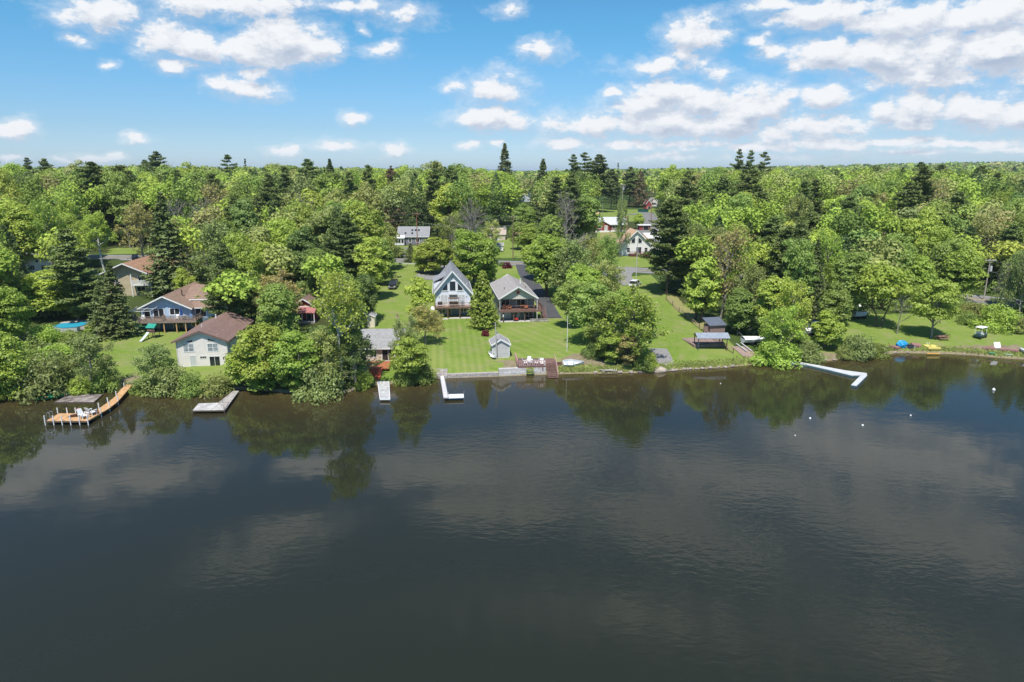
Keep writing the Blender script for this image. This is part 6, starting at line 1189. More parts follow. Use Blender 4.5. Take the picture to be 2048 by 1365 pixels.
# fence
fpts = [at(a, b_) for a, b_ in ((1332, 600), (1345, 612), (1358, 625), (1371, 636), (1384, 647), (1398, 658), (1411, 669), (1424, 680), (1438, 690), (1452, 699), (1466, 708))]
fo = fpts[0].copy(); fe = thing('split_rail_fence', 'weathered split-rail fence running down the slope to the gazebo', 'fence', fo)
for p in fpts: q = MB(); p_ = p - fo; q.tube((p_.x, p_.y, p_.z - .4), (p_.x, p_.y, p_.z + 1.1), .08, n=6); q.build('post', postwood, fe)
for a_, b_ in zip(fpts[:-1], fpts[1:]):
    for h_ in (.45, .9): q = MB(); q.tube(a_ - fo + Vector((0, 0, h_)), b_ - fo + Vector((0, 0, h_ + rnd.uniform(-.05, .05))), .055, n=5); q.build('rail', mat('pale_rail_wood', (.38, .29, .2), .9, .15, 3), fe)
f2 = [at(a, b_) for a, b_ in ((1448, 652), (1462, 664), (1474, 673), (1488, 684))]; fo = f2[0].copy(); fe2 = thing('pipe_railing', 'grey pipe railing beyond the brown shed', 'railing', fo)
for p in f2: q = MB(); p_ = p - fo; q.tube((p_.x, p_.y, p_.z - .4), (p_.x, p_.y, p_.z + 1.0), .05, n=6); q.build('post', steel, fe2)
for a_, b_ in zip(f2[:-1], f2[1:]): q = MB(); q.tube(a_ - fo + Vector((0, 0, .95)), b_ - fo + Vector((0, 0, .95)), .045, n=5); q.build('rail', steel, fe2)
for i, dx in enumerate((0, 9)):
    a_, b_ = at(1472 + dx, 691 - i * 2), at(1493 + dx, 706 - i); t_ = thing('boat_rail', ['pale boat-launch rail on the slope, gazebo side', 'pale boat-launch rail on the slope, covered boat side'][i], 'rail', a_, 0, 'boat launch rails'); q = MB(); d_ = b_ - a_; q.beam((0, 0, .35), d_ + Vector((0, 0, .3)), .2, .12); q.build('rail', mat('silvery_rail', (.5, .52, .5), .5), t_); q = MB(); 
    for f in (.05, .5, .95): q.beam(d_ * f - Vector((0, 0, .4)), d_ * f + Vector((0, 0, .3)), .1)
    q.build('support', steel, t_)
# white L dock on the right
o = atz(1660, 745, 0); wl = thing('floating_dock', 'long white and blue floating L-shaped dock', 'dock', o); fl = mat('pale_floating_panels', (.55, .56, .57), .6, .05, 1); bf = mat('teal_blue_floats', (.06, .15, .18), .5)
for nm, pts in (('walkway', [(1577, 725.5), (1612, 729.5), (1650, 738), (1703, 751), (1734, 750.5), (1733, 746.5), (1690, 741), (1640, 731.5), (1600, 724.5)]), ('end_section', [(1702, 770), (1713, 772), (1734.5, 751), (1722, 750.2)])):
    P = zp(pts, .36); deckpoly(wl, nm, P, o, fl, .1); 
    q = MB(); c3 = sum(P, Vector()) / len(P); P2 = [c3 + (p - c3) * .985 for p in P]; q.plate([(p.x - o.x, p.y - o.y) for p in P2], .0, .255); q.build('float', bf, wl)
# beach things on the right
def flat(name, label, cat, pts, z_, t, m_, group=None, extra=None):
    P = [at(a, b_) for a, b_ in pts]; o_ = sum(P, Vector()) / len(P); t_ = thing(name, label, cat, o_, 0, group); q = MB(); q.plate([(p.x - o_.x, p.y - o_.y) for p in P], z_, z_ + t); q.build('panel', m_, t_); return t_
yr = flat('swim_raft', 'bright yellow square swim raft with dark vents on the beach', 'raft', [(1845, 691), (1868, 691), (1881, 703), (1856, 704)], .1, .35, mat('yellow_foam', (.72, .6, .16), .6, .03))
q = MB(); q.tube((-.5, -.3, .45), (-.5, -.3, .47), .28, n=12); q.tube((.8, -.5, .45), (.8, -.5, .47), .28, n=12); q.build('vent', mat('olive_vent', (.2, .2, .08)), yr); q = MB(); q.tube((-.2, 1.2, .45), (-.2, 1.2, .9), .05); q.tube((.2, 1.2, .45), (.2, 1.2, .9), .05); q.build('cleat', white, yr)
yb = flat('paddle_board', 'thin orange-yellow board at the edge of the water before the raft', 'board', [(1854, 709.5), (1879, 709.8), (1879, 711), (1854, 711)], .1, .1, mat('orange_yellow_board', (.65, .36, .08), .5)); yb.location.z = .12
rdm = mat('faded_red_planks', (.36, .19, .17), .85, .15, 3, lines=(0, .3, .2))
for lb, pts in (('faded red dock section beneath the white board', [(1966, 697), (1990, 698), (1990, 701), (1965, 700)]), ('faded red dock section with dark hardware at the far end of the beach', [(2000, 699), (2037, 703), (2036, 706), (1999, 702)]), ('faded red dock section lying by the shrub bank', [(1776, 692), (1785, 692), (1800, 700), (1790, 702)]), ('faded red dock section next to the blue tarpaulin', [(1822, 687), (1842, 691), (1840, 698), (1824, 695)])):
    flat('dock_section', lb, 'dock section', pts, .1, .3, rdm, 'red dock sections stored on the beach')
gm_ = mat('green_mat_cloth', (.05, .3, .16), .7)
flat('float_mat', 'green mat lying before the white board on the beach', 'mat', [(1969, 702), (1984, 703), (1991, 711), (1978, 711)], .05, .12, gm_); flat('float_mat', 'pale green and white mat beside the shore', 'mat', [(2006, 707), (2022, 708), (2026, 712), (2012, 713)], .05, .12, mat('pale_mint_cloth', (.4, .55, .45), .7))
wb = thing('sign_board', 'blank white board standing on the beach', 'board', at(1995, 699)); q = MB(); q.hexa([(-.6, 0, .2), (.6, 0, .2), (.6, .06, .2), (-.6, .06, .2)], [(-.6, .5, 1.25), (.6, .5, 1.25), (.6, .56, 1.25), (-.6, .56, 1.25)]); q.build('panel', white, wb)
for x in (-.5, .5): q = MB(); q.beam((x, .06, -.2), (x, .5, 1.1), .06); q.build('leg', steel, wb)
bt_ = thing('tarpaulin_heap', 'crumpled bright blue tarpaulin over stored gear on the beach', 'tarpaulin', at(1803, 695, .2)); q = MB(); q.ball((0, 0, .35), 1.0, .8, .75, 16, 9, .14, 5); q.build('tarpaulin', mat('blue_tarpaulin', (.02, .32, .62), .45, .15, 3), bt_)
q = MB(); q.box(.5, 2.4, -.5, .3, -.2, .2); q.build('gear', mat('grey_gear', (.25, .25, .28), .7, .3, 5), bt_)
bk = thing('storage_crates', 'dark stored crates beside the blue tarpaulin', 'crate', at(1818, 696)); q = MB(); q.box(-.5, .5, -.6, .5, 0, .6); q.build('box', mat('dark_crate', (.05, .05, .06), .6), bk); q = MB(); q.box(-.55, .55, -.65, .55, .6, .68); q.build('lid', mat('dark_crate', (.05, .05, .06)), bk)
pt2 = thing('picnic_table', 'reddish picnic table on the shore lawn beside the lone lawn tree', 'picnic table', at(1884, 680), 5); pw = mat('reddish_table_wood', (.33, .17, .14), .8, .15, 3); q = MB(); q.box(-1, 1, -.4, .4, .7, .76); q.build('tabletop', pw, pt2)
for s in (-1, 1): q = MB(); q.box(-1, 1, s * .75 - .14, s * .75 + .14, .42, .47); q.build('seat', pw, pt2)
for s in (-.7, .7): q = MB(); q.beam((s, -.7, 0), (s, -.15, .7), .08); q.beam((s, .7, 0), (s, .15, .7), .08); q.beam((s, -.8, .4), (s, .8, .4), .07); q.build('leg_frame', pw, pt2)
gc = thing('golf_cart', 'golf cart with white roof on the grassy shore', 'golf cart', at(1960, 676), -60); q = MB(); q.box(-.55, .55, -1.1, 1.0, .3, .62); q.box(-.5, .5, .35, 1.15, .62, .85); q.build('body', mat('dark_green_cart_paint', (.03, .07, .06), .4), gc); q = MB(); q.box(-.5, .5, -.35, .1, .62, .8); q.box(-.5, .5, -.5, -.38, .8, 1.15); q.build('seat', white, gc)
q = MB(); q.hexa([(-.6, -1.0, 1.85), (.6, -1.0, 1.85), (.6, .8, 1.85), (-.6, .8, 1.85)], [(-.5, -.9, 1.95), (.5, -.9, 1.95), (.5, .7, 1.95), (-.5, .7, 1.95)]); q.build('roof', white, gc)
for x in (-.5, .5):
    for y_ in (-.9, .7): q = MB(); q.beam((x, y_, .6), (x, y_ * .95, 1.86), .04); q.build('roof_post', white, gc); q = MB(); q.tube((x - .08, y_, .22), (x + .08, y_, .22), .22, n=12); q.build('wheel', black, gc)
gc.scale = (1.15,) * 3
wbt = thing('white_boat', 'small white boat at the far end of the beach', 'boat', at(2046, 705, .1), 80); q = MB(); hull(q, 2.6, 1.1, .5); q.build('hull', MATS['white_gelcoat'], wbt)
# buoys
bm_ = MB(); bm_.ball((0, 0, .05), .15, nu=12, nv=8); bm_.tube((0, 0, .18), (0, 0, .24), .04); bme = bm_.mesh('buoy', white, True)
for px, py, lb, s_ in ((1620, 838, 'small white buoy nearest below the floating dock', 1), (1725, 852, 'small white buoy lowest of the middle three', 1), (1821, 832, 'tiny white buoy in open water between two others', .8), (1987, 781, 'largest white mooring buoy off the beach', 1.6), (1590, 872, 'faint white buoy at the tip of the tree reflection', .6), (1441, 768, 'tiny yellowish buoy below the gazebo lawn', .6)):
    o_ = bpy.data.objects.new('mooring_buoy', bme); C.objects.link(o_); o_.location = atz(px, py, .03); o_.scale = (s_,) * 3; tag(o_, lb, 'buoy', 'mooring buoys')
# lawn ornament, mailbox, guardrail, swimming pool
lo = thing('garden_statue', 'small brown garden statue alone on the long lawn', 'garden statue', at(795, 636)); q = MB(); q.tube((0, 0, 0), (0, 0, .5), .3, .14, 9); q.ball((0, 0, .75), .16, nu=8, nv=6); q.tube((-.35, 0, .5), (.35, 0, .55), .06, n=6); q.build('figure', mat('brown_statue', (.28, .2, .15), .9), lo); q = MB(); q.tube((0, 0, -.1), (0, 0, .04), .55, n=12); q.build('base', mat('bare_soil', (.3, .27, .2)), lo)
mb_ = thing('mailbox', 'dark mailbox beside the road at the top of the long lawn', 'mailbox', at(782, 532)); q = MB(); q.box(-.06, .06, -.06, .06, -.3, 1.1); q.build('post', postwood, mb_); q = MB(); q.box(-.2, .2, -.35, .3, 1.1, 1.4); q.tube((0, -.35, 1.4), (0, .3, 1.4), .2, n=10); q.build('box', black, mb_)
gl_ = thing('guardrail', 'short white guardrail by the road above the long lawn', 'guardrail', at(815, 532)); q = MB(); q.box(-2.6, 2.6, -.05, .05, .45, .75); q.build('rail', mat('pale_rail', (.55, .56, .53)), gl_)
for x in (-2.3, 0, 2.3): q = MB(); q.box(x - .07, x + .07, .05, .2, -.4, .7); q.build('post', postwood, gl_)
sg = thing('road_sign', 'small wooden sign frame at the grey shingled house driveway', 'sign', at(799, 513)); q = MB(); q.box(-.9, -.75, -.07, .07, -.3, 1.8); q.box(.75, .9, -.07, .07, -.3, 1.8); q.build('post', postwood, sg); q = MB(); q.box(-.74, .74, -.05, .05, .5, 1.6); q.build('panel', mat('tan_sign_board', (.4, .33, .2)), sg)
P = [at(a, b_) for a, b_ in ((108, 662), (125, 653), (172, 649), (178, 655), (155, 664), (128, 666))]; zt = max(p.z for p in P) + .55; o_ = sum(P, Vector()) / len(P); o_.z = 0
po = thing('swimming_pool', 'above-ground pool under a bright blue cover behind the trees', 'pool', o_); q = MB(); q.plate([(p.x - o_.x, p.y - o_.y) for p in P], zt - 1.9, zt - .04); q.build('pool_wall', mat('pale_pool_wall', (.5, .5, .5)), po); q = MB(); q.plate([((p.x - o_.x) * 1.02, (p.y - o_.y) * 1.02) for p in P], zt - .03, zt); q.build('cover', mat('pool_cover_blue', (.03, .33, .46), .45, .08, 1), po)
yl = bpy.data.objects.new('bush', PROTO['bush'][0][2]); C.objects.link(yl); p = at(187, 664); yl.location = p; yl.scale = (.9,) * 3; yl.material_slots[0].link = 'OBJECT'; yl.material_slots[0].material = MF['gold']; tag(yl, 'yellow-green rounded bush at the corner of the pool patio', 'bush', 'small garden bushes')
dw = MB(); p = at(196, 671); dw.box(-1.6, 1.6, -.3, .3, -.4, .55); tag(dw.build('stone_wall', mat('dark_stone', (.2, .18, .17), .9, .3, 4, bump=.05), None, p), 'short dark stone wall at the corner of the pool garden', 'wall').rotation_euler = (0, 0, R(18))
# utility poles and wires
polewood = mat('red_brown_pole', (.28, .12, .07), .9, .15, 3); greypole = mat('grey_utility_pole', (.42, .39, .35), .9, .12, 3)
TOPS = {}
def upole(key, px, ytop, ybase, label, m_, arms=1, transf=False, r=.17, rz=0):
    p = at(px, ybase); y_ = (682.5 - ytop) / F; h_ = H + p.y * (y_ * CP - SP) / (CP + y_ * SP) - p.z; t_ = thing('utility_pole', label, 'utility pole', p, rz); q = MB(); q.tube((0, 0, -1), (0, 0, h_), r, r * .65, 10); q.build('pole', m_, t_)
    for k in range(arms):
        z_ = h_ - .5 - k * 1.1; q = MB(); q.box(-1.25, 1.25, -.28, -.16, z_ - .07, z_ + .07); q.beam((-.7, -.2, z_), (0, -.15, z_ - .6), .05); q.beam((.7, -.2, z_), (0, -.15, z_ - .6), .05); ao = q.build('crossarm', m_, t_)
        for x in (-1.15, -.45, .45, 1.15): q = MB(); q.tube((x, -.22, z_ + .07), (x, -.22, z_ + .3), .06, .04, 6); q.build('insulator', white, ao)
    if transf: q = MB(); q.tube((.42, -.1, h_ - 3.0), (.42, -.1, h_ - 1.9), .27, n=12); q.tube((.42, -.1, h_ - 1.9), (.42, -.1, h_ - 1.75), .18, n=12); q.build('transformer', mat('pale_grey_transformer', (.55, .57, .58), .4), t_)
    TOPS[key] = (p, h_); return t_
upole('a', 836, 425, 518, 'red-brown utility pole before the grey shingled house', polewood); upole('b', 1026, 432, 519, 'brown crossarm pole behind the star house', mat('brown_pole', (.2, .13, .09), .9), 1); upole('c', 1243, 368, 448, 'far grey pole with transformer cans above the ranch house', greypole, 2, True); upole('d', 1302, 380, 445, 'brown pole with two crossarms beside the red tower barn', polewood, 2)
upole('e', 1272, 478, 556, 'thin pale metal pole in front of the white chalet', mat('galvanised_pole', (.55, .55, .55), .5), 0, False, .1); upole('f', 1967, 517, 600, 'pale roadside pole with transformer cans by the shore lawn', greypole, 1, True); upole('g', 1585, 488, 574, 'pole with light crossarm showing through the wood', greypole, 1); upole('h', 842, 482, 545, 'leaning grey pole in front of the lime roadside tree', greypole, 0, False, .13); upole('i', 1204, 408, 450, 'plain grey pole behind the ranch house roof', greypole, 0, False, .12)
def wire(a, b_, label, da=-.5, db=-.5, sag=1.2, r=.03, offs=0):
    pa, ha = TOPS[a] if isinstance(a, str) else a; pb, hb = TOPS[b_] if isinstance(b_, str) else b_; A = pa + Vector((offs, 0, ha + da)); B = pb + Vector((offs, 0, hb + db)); o_ = A.copy(); q = MB(); n = 14; pr_ = None
    for k in range(n + 1):
        t_ = k / n; p = A.lerp(B, t_) - o_ - Vector((0, 0, sag * 4 * t_ * (1 - t_)))
        if pr_ is not None: q.tube(pr_, p, r, n=4, caps=False)
        pr_ = p
    tag(q.build('power_line', mat('dark_wire', (.12, .12, .12), .6), None, o_), label, 'power line', 'roadside power lines')
L0 = (at(240, 505), 9.5); R0 = (at(2200, 618), 10.0)
wire(L0, 'a', 'upper wire left of the red-brown pole', offs=-.4); wire(L0, 'a', 'lower wire left of the red-brown pole', -2.2, -2.2, 1.4, .04)
wire('a', 'b', 'upper wire between the red-brown and brown crossarm poles', offs=.3); wire('a', 'b', 'thick lower cable between the red-brown and brown crossarm poles', -3.0, -3.0, 1.0, .06)
wire('b', 'e', 'wire from the brown crossarm pole to the thin metal pole', -1, -.3, 1.4); wire('e', 'g', 'wire from the thin metal pole into the wood', -.4, -.5, 1.5); wire('g', 'f', 'wire through the wood to the transformer pole', -.5, -.5, 1.5); wire('f', R0, 'upper wire leaving the transformer pole along the road'); wire('f', R0, 'lower wire leaving the transformer pole along the road', -3, -3, 1.2, .045); wire('c', 'd', 'wire between the two poles above the parking lot', -.4, -.4, .8)
# floating weed lines, grass tufts at the bank
rgw = np.random.default_rng(11); pts_ = []
for px in np.arange(1105, 1520, .5):
    py = float(np.interp(px, [a for a, b_ in SHORE_PX], [b_ for a, b_ in SHORE_PX])); p = atz(px, py, 0)
    for k in range(5): pts_.append((p.x + rgw.normal() * .3, p.y + abs(rgw.normal()) * .7 + .15, 0))
for px in np.arange(1760, 2060, .6):
    py = float(np.interp(px, [a for a, b_ in SHORE_PX], [b_ for a, b_ in SHORE_PX])); p = atz(px, py, 0)
    for k in range(3): pts_.append((p.x + rgw.normal() * .3, p.y + abs(rgw.normal()) * .7 + .3, 0))
pts_ = np.array(pts_); pts_[:, 2] = G(pts_[:, 0], pts_[:, 1]) + .1; nr = rgw.normal(size=pts_.shape) * [1, 1, .25]
ob = bpy.data.objects.new('grass', sprays('bank_grass', quadmesh('', pts_, nr, .3, rgw, .9), MF['olive'])); C.objects.link(ob); tag(ob, None, None, None, 'stuff')
# ---------------------------------------------------------------- labels of the trees
ANCH = [('red brick ranch house', 1220, 450), ('white chalet', 1268, 487), ('blue chalet', 905, 590), ('grey star house', 1036, 605), ('beige lake house', 410, 690), ('blue deck house', 325, 630), ('tan balcony house', 265, 560), ('red-gabled cabin', 605, 620),
        ('grey-roofed cottage', 755, 700), ('grey shingled house', 825, 475), ('blue pool', 125, 652), ('open gazebo', 1420, 685), ('white L-shaped dock', 1660, 745), ('yellow swim raft', 1862, 698), ('golf cart', 1960, 672), ('red tower barn', 1297, 408), ('wooden shore dock', 180, 815),
        ('parked black pickup', 787, 572), ('small white gabled house', 78, 534), ('tall roadside transformer pole', 1968, 560), ('pale hill house', 1050, 382), ('covered white boat', 1508, 683), ('brown-roofed shed', 1430, 658), ('white camper trailer', 1190, 545), ('grey L-shaped dock', 430, 805)]
ORD = ['', 'first', 'second', 'third', 'fourth', 'fifth', 'sixth', 'seventh', 'eighth', 'ninth', 'tenth', 'eleventh', 'twelfth', '13th', '14th', '15th', '16th', '17th', '18th', '19th', '20th', '21st', '22nd', '23rd', '24th', '25th', '26th', '27th', '28th', '29th', '30th']
groups = {}
GRP = {'tree': 'broadleaf trees of the shore woods', 'pine tree': 'pines of the shore woods', 'spruce tree': 'spruces of the shore woods', 'conifer': 'other conifers of the shore woods', 'cedar tree': None, 'shrub': 'shrubs along the shore', 'bush': 'small garden bushes'}
for p in PLANTS:
    o = p['o']; o['category'] = p['cat']
    if GRP[p['cat']]: o['group'] = GRP[p['cat']]
    if p['own']: o['label'] = p['own']; continue
    px, py, _ = proj(p['x'], p['y'], p['z'] + p['H'] * .6); x0, y0, _ = proj(p['x'], p['y'], p['z'])
    a = min(ANCH, key=lambda t: abs(t[1] - px) + abs(t[2] - py) * 1.2); dx, dy = px - a[1], py - a[2]
    rel = ''
    if dy < -35: rel = 'behind'
    elif dy > 35: rel = 'in front of'
    if abs(dx) > 28 and not (rel and abs(dx) < abs(dy) * .5):
        sd_ = 'right of' if dx > 0 else 'left of'; rel = {'behind': 'behind and ' + sd_, 'in front of': 'before and ' + sd_, '': sd_}[rel]
    if not rel: rel = 'beside'
    look = p['look'] if p['kind'] in ('bare',) else LOOK[p['col']] + ' ' + p['look']
    groups.setdefault((look, rel, a[0]), []).append((px, p))
for (look, rel, a), ps in groups.items():
    ps.sort(key=lambda t: t[0])
    for i, (px, p) in enumerate(ps):
        s_ = f'{look} {rel} the {a}'
        if len(ps) > 1: s_ += f', {ORD[i + 1]} from left'
        p['o']['label'] = s_
HAZE = 7e-5
# ---------------------------------------------------------------- daylight
w = bpy.data.worlds.new('World'); SC.world = w; w.use_nodes = True; nt = w.node_tree; bg = nt.nodes['Background']
SUN_EL, SUN_AZ = 62.0, 190.0     # azimuth clockwise from +Y: behind the camera, a little to its left
sky = nt.nodes.new('ShaderNodeTexSky'); sky.sky_type = 'NISHITA'; sky.sun_disc = False; sky.sun_elevation = R(SUN_EL); sky.sun_rotation = R(SUN_AZ); sky.air_density = 1.0; sky.dust_density = .6; sky.ozone_density = 2.0; sky.altitude = 300
tc = nt.nodes.new('ShaderNodeTexCoord')
sep = nt.nodes.new('ShaderNodeSeparateXYZ'); L(nt, tc.outputs['Generated'], sep.inputs[0])
def mth(op, a, b_=None, c=None, clamp=False):
    x = nt.nodes.new('ShaderNodeMath'); x.operation = op; x.use_clamp = clamp
    for i, v in ((0, a), (1, b_), (2, c)):
        if v is None: continue
        if hasattr(v, 'is_linked'): nt.links.new(v, x.inputs[i])
        else: x.inputs[i].default_value = v
    return x.outputs[0]
AZ = mth('ARCTAN2', sep.outputs[0], sep.outputs[1]); EL = mth('ARCSINE', sep.outputs[2])
def dirang(px, py):
    d = Vector(ray(px, py)).normalized(); return math.atan2(d.x, d.y), math.asin(d.z)
CLOUDS = [  # px, py of the centre, half width, half height, strength
 (330, 80, 60, 38, 1), (400, 95, 95, 32, 1), (490, 100, 100, 34, 1), (570, 78, 85, 48, 1.15), (625, 95, 50, 30, 1), (350, 132, 40, 16, .9), (505, 143, 40, 16, .9), (490, 175, 65, 22, 1), (440, 165, 30, 20, .8),
 (200, 22, 75, 40, .9), (400, 12, 130, 28, .8), (520, 10, 110, 34, .8), (700, 12, 90, 16, .6), (800, 30, 50, 20, .6), (72, 75, 0, 0, 0), (148, 76, 20, 10, .6), (220, 130, 18, 8, .7), (762, 100, 40, 17, .8), (725, 62, 10, 8, .6), (1012, 18, 26, 14, .6), (1085, 100, 42, 24, .85), (25, 262, 48, 22, 1), (710, 234, 32, 13, 1),
 (990, 180, 58, 36, .95), (915, 173, 26, 12, .7), (975, 238, 75, 24, .95), (1030, 245, 40, 16, .8), (945, 292, 20, 10, .9), (990, 290, 14, 6, .7), (790, 300, 30, 10, .9), (570, 300, 32, 10, .8), (675, 290, 40, 12, .6), (270, 280, 30, 8, .7), (30, 314, 28, 8, .9), (190, 315, 40, 9, .8), (235, 312, 24, 8, .8), (130, 320, 22, 6, .7),
 (1395, 70, 62, 38, 1), (1375, 115, 34, 34, .7), (1310, 130, 75, 18, .8), (1440, 150, 30, 16, .5), (1520, 80, 20, 12, .6), (1545, 110, 30, 18, .6), (1580, 135, 22, 16, .6),
 (1340, 185, 50, 34, 1.05), (1290, 210, 75, 34, 1), (1400, 205, 70, 36, 1.05), (1500, 215, 80, 42, 1.1), (1570, 195, 40, 26, .9), (1225, 185, 22, 10, .8), (1185, 250, 110, 28, .85), (1330, 245, 140, 36, 1), (1450, 250, 120, 34, 1), (1660, 190, 70, 26, .9), (1640, 255, 120, 28, .85), (1550, 265, 70, 26, .8), (1130, 290, 60, 12, .75), (1250, 290, 70, 12, .7), (1380, 292, 90, 12, .75), (1520, 296, 80, 10, .7), (1660, 285, 90, 16, .8), (1330, 310, 120, 8, .5), (1560, 318, 160, 7, .5),
 (1640, 108, 80, 34, 1.1), (1760, 115, 120, 44, 1.2), (1880, 110, 110, 50, 1.25), (2000, 100, 120, 60, 1.3), (2120, 110, 130, 70, 1.3), (1850, 152, 150, 26, 1), (1650, 25, 140, 34, .95), (1800, 40, 160, 40, 1.05), (1960, 30, 160, 46, 1.1), (2100, 30, 150, 60, 1.1), (1560, 12, 90, 16, .7),
 (1830, 220, 75, 34, 1.05), (1770, 225, 50, 20, .8), (1960, 225, 110, 38, 1.1), (2060, 230, 80, 40, 1.1), (1830, 248, 70, 10, .7), (1800, 280, 110, 10, .75), (1930, 290, 140, 12, .8), (2030, 300, 80, 9, .6), (1850, 305, 170, 8, .5),
 (-300, -100, 200, 70, 1), (-700, 60, 260, 80, 1), (2500, 100, 260, 90, 1), (3100, -200, 400, 160, 1)]
# clouds high over the lake, given by where their mirror image falls on the water
for rx, ry, rw, rh, st_ in ((950, 930, 200, 56, 1.3), (1010, 1010, 160, 40, 1.2), (1130, 890, 120, 40, .9), (150, 900, 170, 45, 1.1), (290, 950, 150, 36, .6), (40, 960, 110, 40, .7), (570, 1060, 110, 28, .5), (490, 1120, 100, 22, .5), (1470, 950, 260, 52, .85), (1760, 900, 300, 70, .9), (1280, 1010, 180, 40, .75), (1390, 1080, 220, 36, .7),
        (1830, 1050, 320, 70, .75), (640, 925, 80, 24, .9), (1960, 820, 130, 24, .8), (1300, 1230, 260, 40, .3), (1800, 1280, 260, 50, .35), (-400, 1000, 300, 90, 1), (2600, 1000, 400, 90, 1)):
    f1 = CP - (ry - 682.5) / F * SP
    def up_(y_): return 682.5 - F * math.tan(2 * PITCH + math.atan((y_ - 682.5) / F))
    cy_ = up_(ry); f2 = CP + (682.5 - cy_) / F * SP; CLOUDS.append((1024 + (rx - 1024) * f2 / f1, cy_, rw * f2 / f1, abs(up_(ry + rh) - up_(ry - rh)) / 2, st_ * 1.35))
def cover_group(name, clouds):
    grp = bpy.data.node_groups.new(name, 'ShaderNodeTree'); grp.interface.new_socket('Vector', in_out='INPUT', socket_type='NodeSocketVector'); grp.interface.new_socket('Cover', in_out='OUTPUT', socket_type='NodeSocketFloat')
    gi = grp.nodes.new('NodeGroupInput'); go = grp.nodes.new('NodeGroupOutput')
    def gm(op, a, b_=None, c=None):
        x = grp.nodes.new('ShaderNodeMath'); x.operation = op
        for i, v in ((0, a), (1, b_), (2, c)):
            if v is None: continue
            if hasattr(v, 'is_linked'): grp.links.new(v, x.inputs[i])
            else: x.inputs[i].default_value = v
        return x.outputs[0]
    wv = grp.nodes.new('ShaderNodeTexNoise'); wv.inputs['Scale'].default_value = 15; wv.inputs['Detail'].default_value = 4; wv.inputs['Roughness'].default_value = .6
    stretch = grp.nodes.new('ShaderNodeVectorMath'); stretch.operation = 'MULTIPLY'; stretch.inputs[1].default_value = (1, 1.7, 1); grp.links.new(gi.outputs[0], stretch.inputs[0]); grp.links.new(stretch.outputs[0], wv.inputs['Vector'])
    wc = grp.nodes.new('ShaderNodeVectorMath'); wc.operation = 'SUBTRACT'; wc.inputs[1].default_value = (.5, .5, .5); grp.links.new(wv.outputs['Color'], wc.inputs[0])
    ws = grp.nodes.new('ShaderNodeVectorMath'); ws.operation = 'MULTIPLY_ADD'; ws.inputs[1].default_value = (.055, .03, 0); grp.links.new(wc.outputs[0], ws.inputs[0]); grp.links.new(gi.outputs[0], ws.inputs[2])
    acc = None
    for cx, cy, wx_, wy_, st_ in clouds:
        if not wx_: continue
        a0, e0 = dirang(cx, cy); a1, _ = dirang(cx + wx_ * 1.12, cy); _, e1 = dirang(cx, cy - wy_ * 1.12); wa = abs(a1 - a0); we = abs(e1 - e0)
        s1 = grp.nodes.new('ShaderNodeVectorMath'); s1.operation = 'MULTIPLY_ADD'; s1.inputs[1].default_value = (1 / wa, 1 / we, 0); s1.inputs[2].default_value = (-a0 / wa, -e0 / we, 0); grp.links.new(ws.outputs[0], s1.inputs[0])
        ln = grp.nodes.new('ShaderNodeVectorMath'); ln.operation = 'LENGTH'; grp.links.new(s1.outputs[0], ln.inputs[0])
        v = gm('MULTIPLY_ADD', ln.outputs['Value'], -st_, st_)
        acc = v if acc is None else gm('SMOOTH_MAX', acc, v, .12)
    fb = grp.nodes.new('ShaderNodeTexNoise'); fb.inputs['Scale'].default_value = 28; fb.inputs['Detail'].default_value = 7; fb.inputs['Roughness'].default_value = .66; grp.links.new(stretch.outputs[0], fb.inputs['Vector'])
    dens = gm('ADD', acc, gm('MULTIPLY', gm('SUBTRACT', fb.outputs['Fac'], .5), 2.0)); grp.links.new(dens, go.inputs[0])
    return grp
vec = nt.nodes.new('ShaderNodeCombineXYZ'); L(nt, AZ, vec.inputs[0]); L(nt, EL, vec.inputs[1])
up = nt.nodes.new('ShaderNodeVectorMath'); up.operation = 'ADD'; up.inputs[1].default_value = (-.004, .014, 0); L(nt, vec.outputs[0], up.inputs[0])
def rng(v, a, b_, c=0., d_=1., sm=True):
    x = nt.nodes.new('ShaderNodeMapRange'); x.interpolation_type = 'SMOOTHSTEP' if sm else 'LINEAR'; L(nt, v, x.inputs[0]); x.inputs[1].default_value = a; x.inputs[2].default_value = b_; x.inputs[3].default_value = c; x.inputs[4].default_value = d_; return x.outputs[0]
cr = nt.nodes.new('ShaderNodeValToRGB'); L(nt, mth('DIVIDE', EL, PI / 2), cr.inputs[0]); el_ = cr.color_ramp.elements
STOPS = [(0.0, (.73, .93, 1.3)), (.012, (.72, .93, 1.3)), (.037, (.6, .82, 1.1)), (.118, (.44, .92, 1.12)), (.3, (.42, .85, 1.15)), (.7, (.6, .95, 1.2))]
while len(el_) < len(STOPS): el_.new(.5)
for e_, (p_, c_) in zip(el_, STOPS): e_.position = p_; e_.color = (c_[0] / 1.4, c_[1] / 1.4, c_[2] / 1.4, 1)
t2 = nt.nodes.new('ShaderNodeVectorMath'); t2.operation = 'SCALE'; t2.inputs['Scale'].default_value = 1.4; L(nt, cr.outputs[0], t2.inputs[0])
tint = nt.nodes.new('ShaderNodeMix'); tint.data_type = 'RGBA'; tint.blend_type = 'MULTIPLY'; tint.inputs[0].default_value = 1; L(nt, t2.outputs[0], tint.inputs[7]); L(nt, sky.outputs[0], tint.inputs[6])
